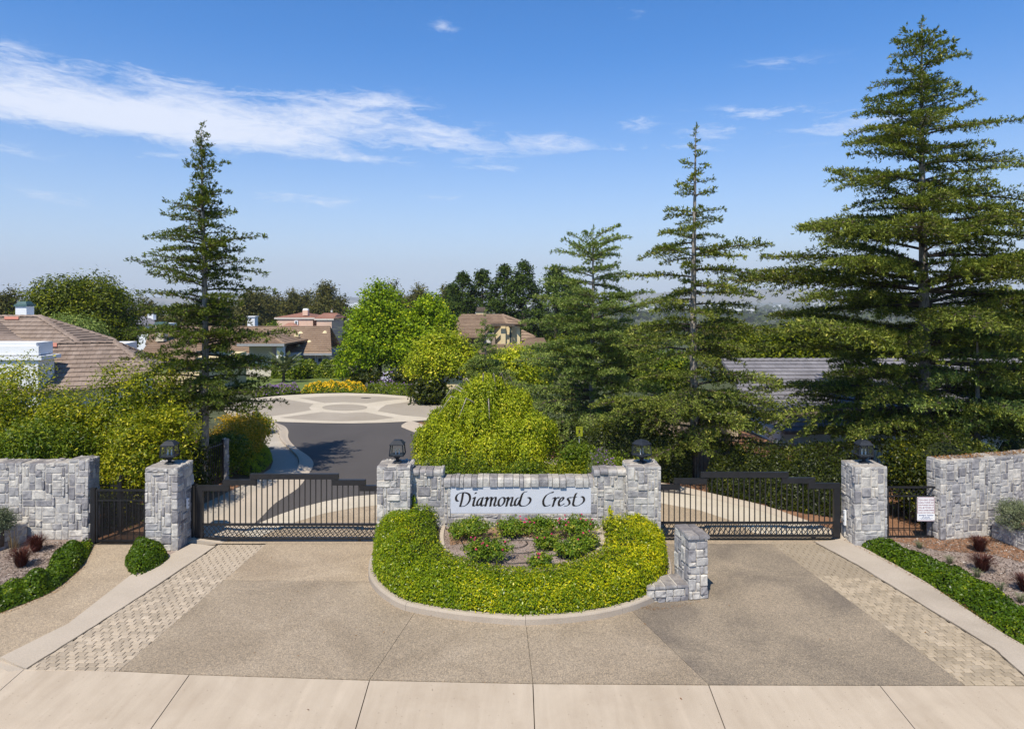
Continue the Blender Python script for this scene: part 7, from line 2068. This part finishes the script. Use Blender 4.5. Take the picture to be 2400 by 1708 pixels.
tiles(lo_h, q, M_rooff, 0, .38, .45, .05, 3)
# grey roofed house right
h7 = thing('grey_roofed_house', (zx(1950, 33), 33, -1.3), 'house with a long grey tiled roof behind the right-hand cedars', 'house')
ga, gb_ = W(1690, 843, 36), W(2420, 843, 36); gb_.z = ga.z
gc = W(1700, 1012, 29.5); gn = (gb_ - ga).cross(gc - ga).normalized()
gq = plane_pts([(2470, 1012), (1840, 1012), (1735, 930), (1722, 885)], ga, gn)
tiles(h7, [ga, gb_, gq[0], gq[1], gq[2], gq[3]], M_roofg, 280, .40, .36, .045, 1)
hipcaps(h7, ga, gb_, M_roofg, parts=False)
MB().prism([(gq[1].x, gq[1].y + .5), (gq[0].x, gq[0].y + .5), (gb_.x, gb_.y), (ga.x + .5, ga.y)], -2.2, gq[1].z - .12).put('wall', M_white, h7)
bl = [W(1600, 985, 31), W(1665, 985, 31)]
h9 = thing('garden_wall', (zx(1590, 31), 31, -.9), 'pale garden wall glimpsed between the two cedars', 'wall')
MB().box(zx(1470, 31), 31, -1.4, zx(1730, 31), 31.3, zz_(975, 31)).put('wall', M_conc, h9)
MB().box(zx(1468, 31), 30.95, zz_(975, 31), zx(1732, 31), 31.35, zz_(975, 31) + .08).put('coping', M_curbL, h9)
# white blocks far left
for px0, px1, py0, py1, Y, lab in ((580, 597, 741, 764, 80, 'small white chimney block left of the pink house'),):
    o = thing('white_block', (zx((px0 + px1) / 2, Y), Y, -1.5), lab, 'chimney')
    MB().box(zx(px0, Y), Y, -1.5, zx(px1, Y), Y + 1, zz_(py0 + 2, Y)).put('body', M_white, o)
    MB().box(zx(px0, Y) - .1, Y - .1, zz_(py0 + 2, Y), zx(px1, Y) + .1, Y + 1.1, zz_(py0, Y)).put('cap', M_white, o)
# utility pole
pl = thing('utility_pole', (zx(778, 130), 130, -4), 'thin utility pole with a box right of the pink house', 'pole')
MB().tube([(zx(778, 130), 130, -5), (zx(778, 130), 130, zz_(722, 130))], .14, 6).put('pole', M_barkd, pl)
MB().box(zx(776, 130), 129.7, zz_(732, 130), zx(780, 130), 130, zz_(727, 130)).put('transformer', M_w3, pl)

# ------------------------------------------------------------------ far woodland and town
rng = np.random.default_rng(77)
PP, NN, VV, SS = [], [], [], []
def clumps(n, y0, y1, r0, k, size):
    y = np.exp(rng.uniform(math.log(y0), math.log(y1), n)); x = rng.uniform(-.95, .95, n) * y
    z = th(x, y); rr = r0 * rng.uniform(.6, 1.4, n)
    d = sph(n * k, rng).reshape(n, k, 3); d[:, :, 2] = np.abs(d[:, :, 2]) * 1.0
    c = np.stack([x, y, z + rr * .5], 1)
    P = c[:, None] + d * rr[:, None, None] * np.array([1, 1, .95]) * rng.uniform(.8, 1.05, (n, k, 1))
    PP.append(P.reshape(-1, 3)); NN.append((d + np.array([0, 0, .5]) + rng.normal(size=(n, k, 3)) * .4).reshape(-1, 3))
    VV.append((rng.normal(0, .16, (n, 1)) + rng.beta(2, 2.5, (n, k))).ravel()); SS.append(np.full(n * k, size))
clumps(230, 120, 330, 3.6, 150, 1.4)
clumps(600, 330, 1100, 5.5, 50, 3.6)
clumps(1500, 1100, 5000, 12, 22, 12)
P = np.concatenate(PP); N = norm(np.concatenate(NN)); V = np.concatenate(VV); S = np.concatenate(SS)[:, None]
R_ = rng.normal(size=P.shape); A = norm(R_ - N * (R_ * N).sum(1, keepdims=True)); B = np.cross(N, A)
me = quads('distant_woodland', P, A * S / 2, B * S * .35, V, G_far)
o = bpy.data.objects.new('distant_woodland', me); COL.objects.link(o)
tag(o, 'hazy green belt of far-off trees stretching to the horizon', 'woodland', kind='stuff')
m = MB(); r = random.Random(6)
for i in range(240):
    Y = math.exp(r.uniform(math.log(1900), math.log(5200))); px = r.choice((r.uniform(770, 920), r.uniform(770, 920), r.uniform(0, 2400), r.uniform(0, 2400)))
    x = zx(px, Y); zt = float(th(x, Y)); a = r.uniform(8, 34); h_ = r.uniform(5, 13)
    m.box(x - a, Y, zt, x + a, Y + 15, zt + 6 + h_)
o = m.put('distant_town', M_white); tag(o, 'tiny white buildings of a town on the far plain', 'town', kind='stuff')

# ------------------------------------------------------------------ haze
HAZE = 1.5e-4
hz = MB().box(-8600, -1000, -75, 8600, 8600, 420).put('haze', None)
hz.data.materials.clear()
hm = bpy.data.materials.new('pale_haze'); hm.use_nodes = True; t = hm.node_tree; t.nodes.clear()
ho = t.nodes.new('ShaderNodeOutputMaterial'); pv = t.nodes.new('ShaderNodeVolumePrincipled')
pv.inputs['Color'].default_value = (.90, .95, 1.0, 1); pv.inputs['Density'].default_value = HAZE; pv.inputs['Anisotropy'].default_value = 0.0
t.links.new(pv.outputs[0], ho.inputs['Volume'])
hz.data.materials.append(hm)
tag(hz, 'thin blue haze filling the valley air', 'haze', kind='stuff')

# ------------------------------------------------------------------ litter
C_need = leafmat('fallen_brown_needles', [(0, (.12, .05, .02)), (.5, (.26, .13, .05)), (1, (.42, .26, .12))], .0, .9, .1, gain=1.0, kb=1.0)
def litter(name, label, poly, n, ln, z, seed, mat=C_need): chips(name, label, poly, n, mat, seed, ln, z)
litter('fallen_needles', 'rust brown needles lying on top of the right stone wall', [(11.45, 18.25), (12.9, 18.58), (14.2, 18.95), (15.6, 19.3), (15.5, 19.62), (14.1, 19.3), (12.8, 18.95), (11.4, 18.62)], 1500, .06, 2.145, 21)
litter('fallen_needles', 'brown litter caught along the left edge of the footpath', gp(*gl[:-1]) + gp(*[(p[0] + 9, p[1] + 6) for p in gl[:-1]][::-1]), 700, .035, .004, 22)
litter('fallen_needles', 'brown litter along the outer edge of the right curb', gp((1984, 1266), (2080, 1314), (2171, 1367), (2276, 1433), (2355, 1490), (2400, 1516)) + gp((2392, 1518), (2348, 1494), (2268, 1438), (2164, 1373), (2072, 1320), (1978, 1271)), 650, .035, .062, 23)
litter('fallen_needles', 'brown litter under the low ledge of the stone post', gp((1500, 1412), (1540, 1424), (1620, 1412), (1640, 1405), (1640, 1412), (1590, 1424), (1530, 1432), (1490, 1424)), 160, .03, .006, 24)
litter('fallen_leaves', 'a few scattered dry leaves on the driveway and apron', gp((300, 1690), (2300, 1690), (2100, 1300), (640, 1300)), 60, .05, .006, 25)
litter('joint_dirt_line', 'broken line of dirt and weeds along the joint between driveway and apron', gp(*[(p[0], p[1] - 2) for p in front[:9]]) + gp(*[(p[0], p[1] + 1.5) for p in front[:9]][::-1]), 900, .02, .002, 26)

for pts, dx, lab in ((((64, 1567), (225.5, 1464.5), (369.5, 1371.5), (506.5, 1279)), -4.0, 'dark crack between the left pavers and the curb'), (((2434, 1604), (2400, 1583), (2329, 1520), (2124, 1394), (2006, 1322), (1906, 1269)), 3.2, 'dark crack between the right pavers and the curb')):
    A_ = [G(*p) for p in pts]; r = random.Random(5); L_ = []
    for i in range(len(A_) - 1):
        for k in range(8): L_.append(A_[i].lerp(A_[i + 1], k / 8))
    L_.append(A_[-1]); sg = -1 if dx < 0 else 1
    m = MB()
    for p in L_:
        a_ = r.uniform(-.008, .004); w_ = r.uniform(.012, .030)
        m.v += [(p.x + sg * a_, p.y, .0088), (p.x + sg * (a_ + w_), p.y, .0088)]
    m.f = [((2 * i, 2 * i + 1, 2 * i + 3, 2 * i + 2) if sg > 0 else (2 * i, 2 * i + 2, 2 * i + 3, 2 * i + 1)) for i in range(len(L_) - 1)]
    tag(m.put('pavement_crack', M_joint), lab, 'crack', kind='structure')
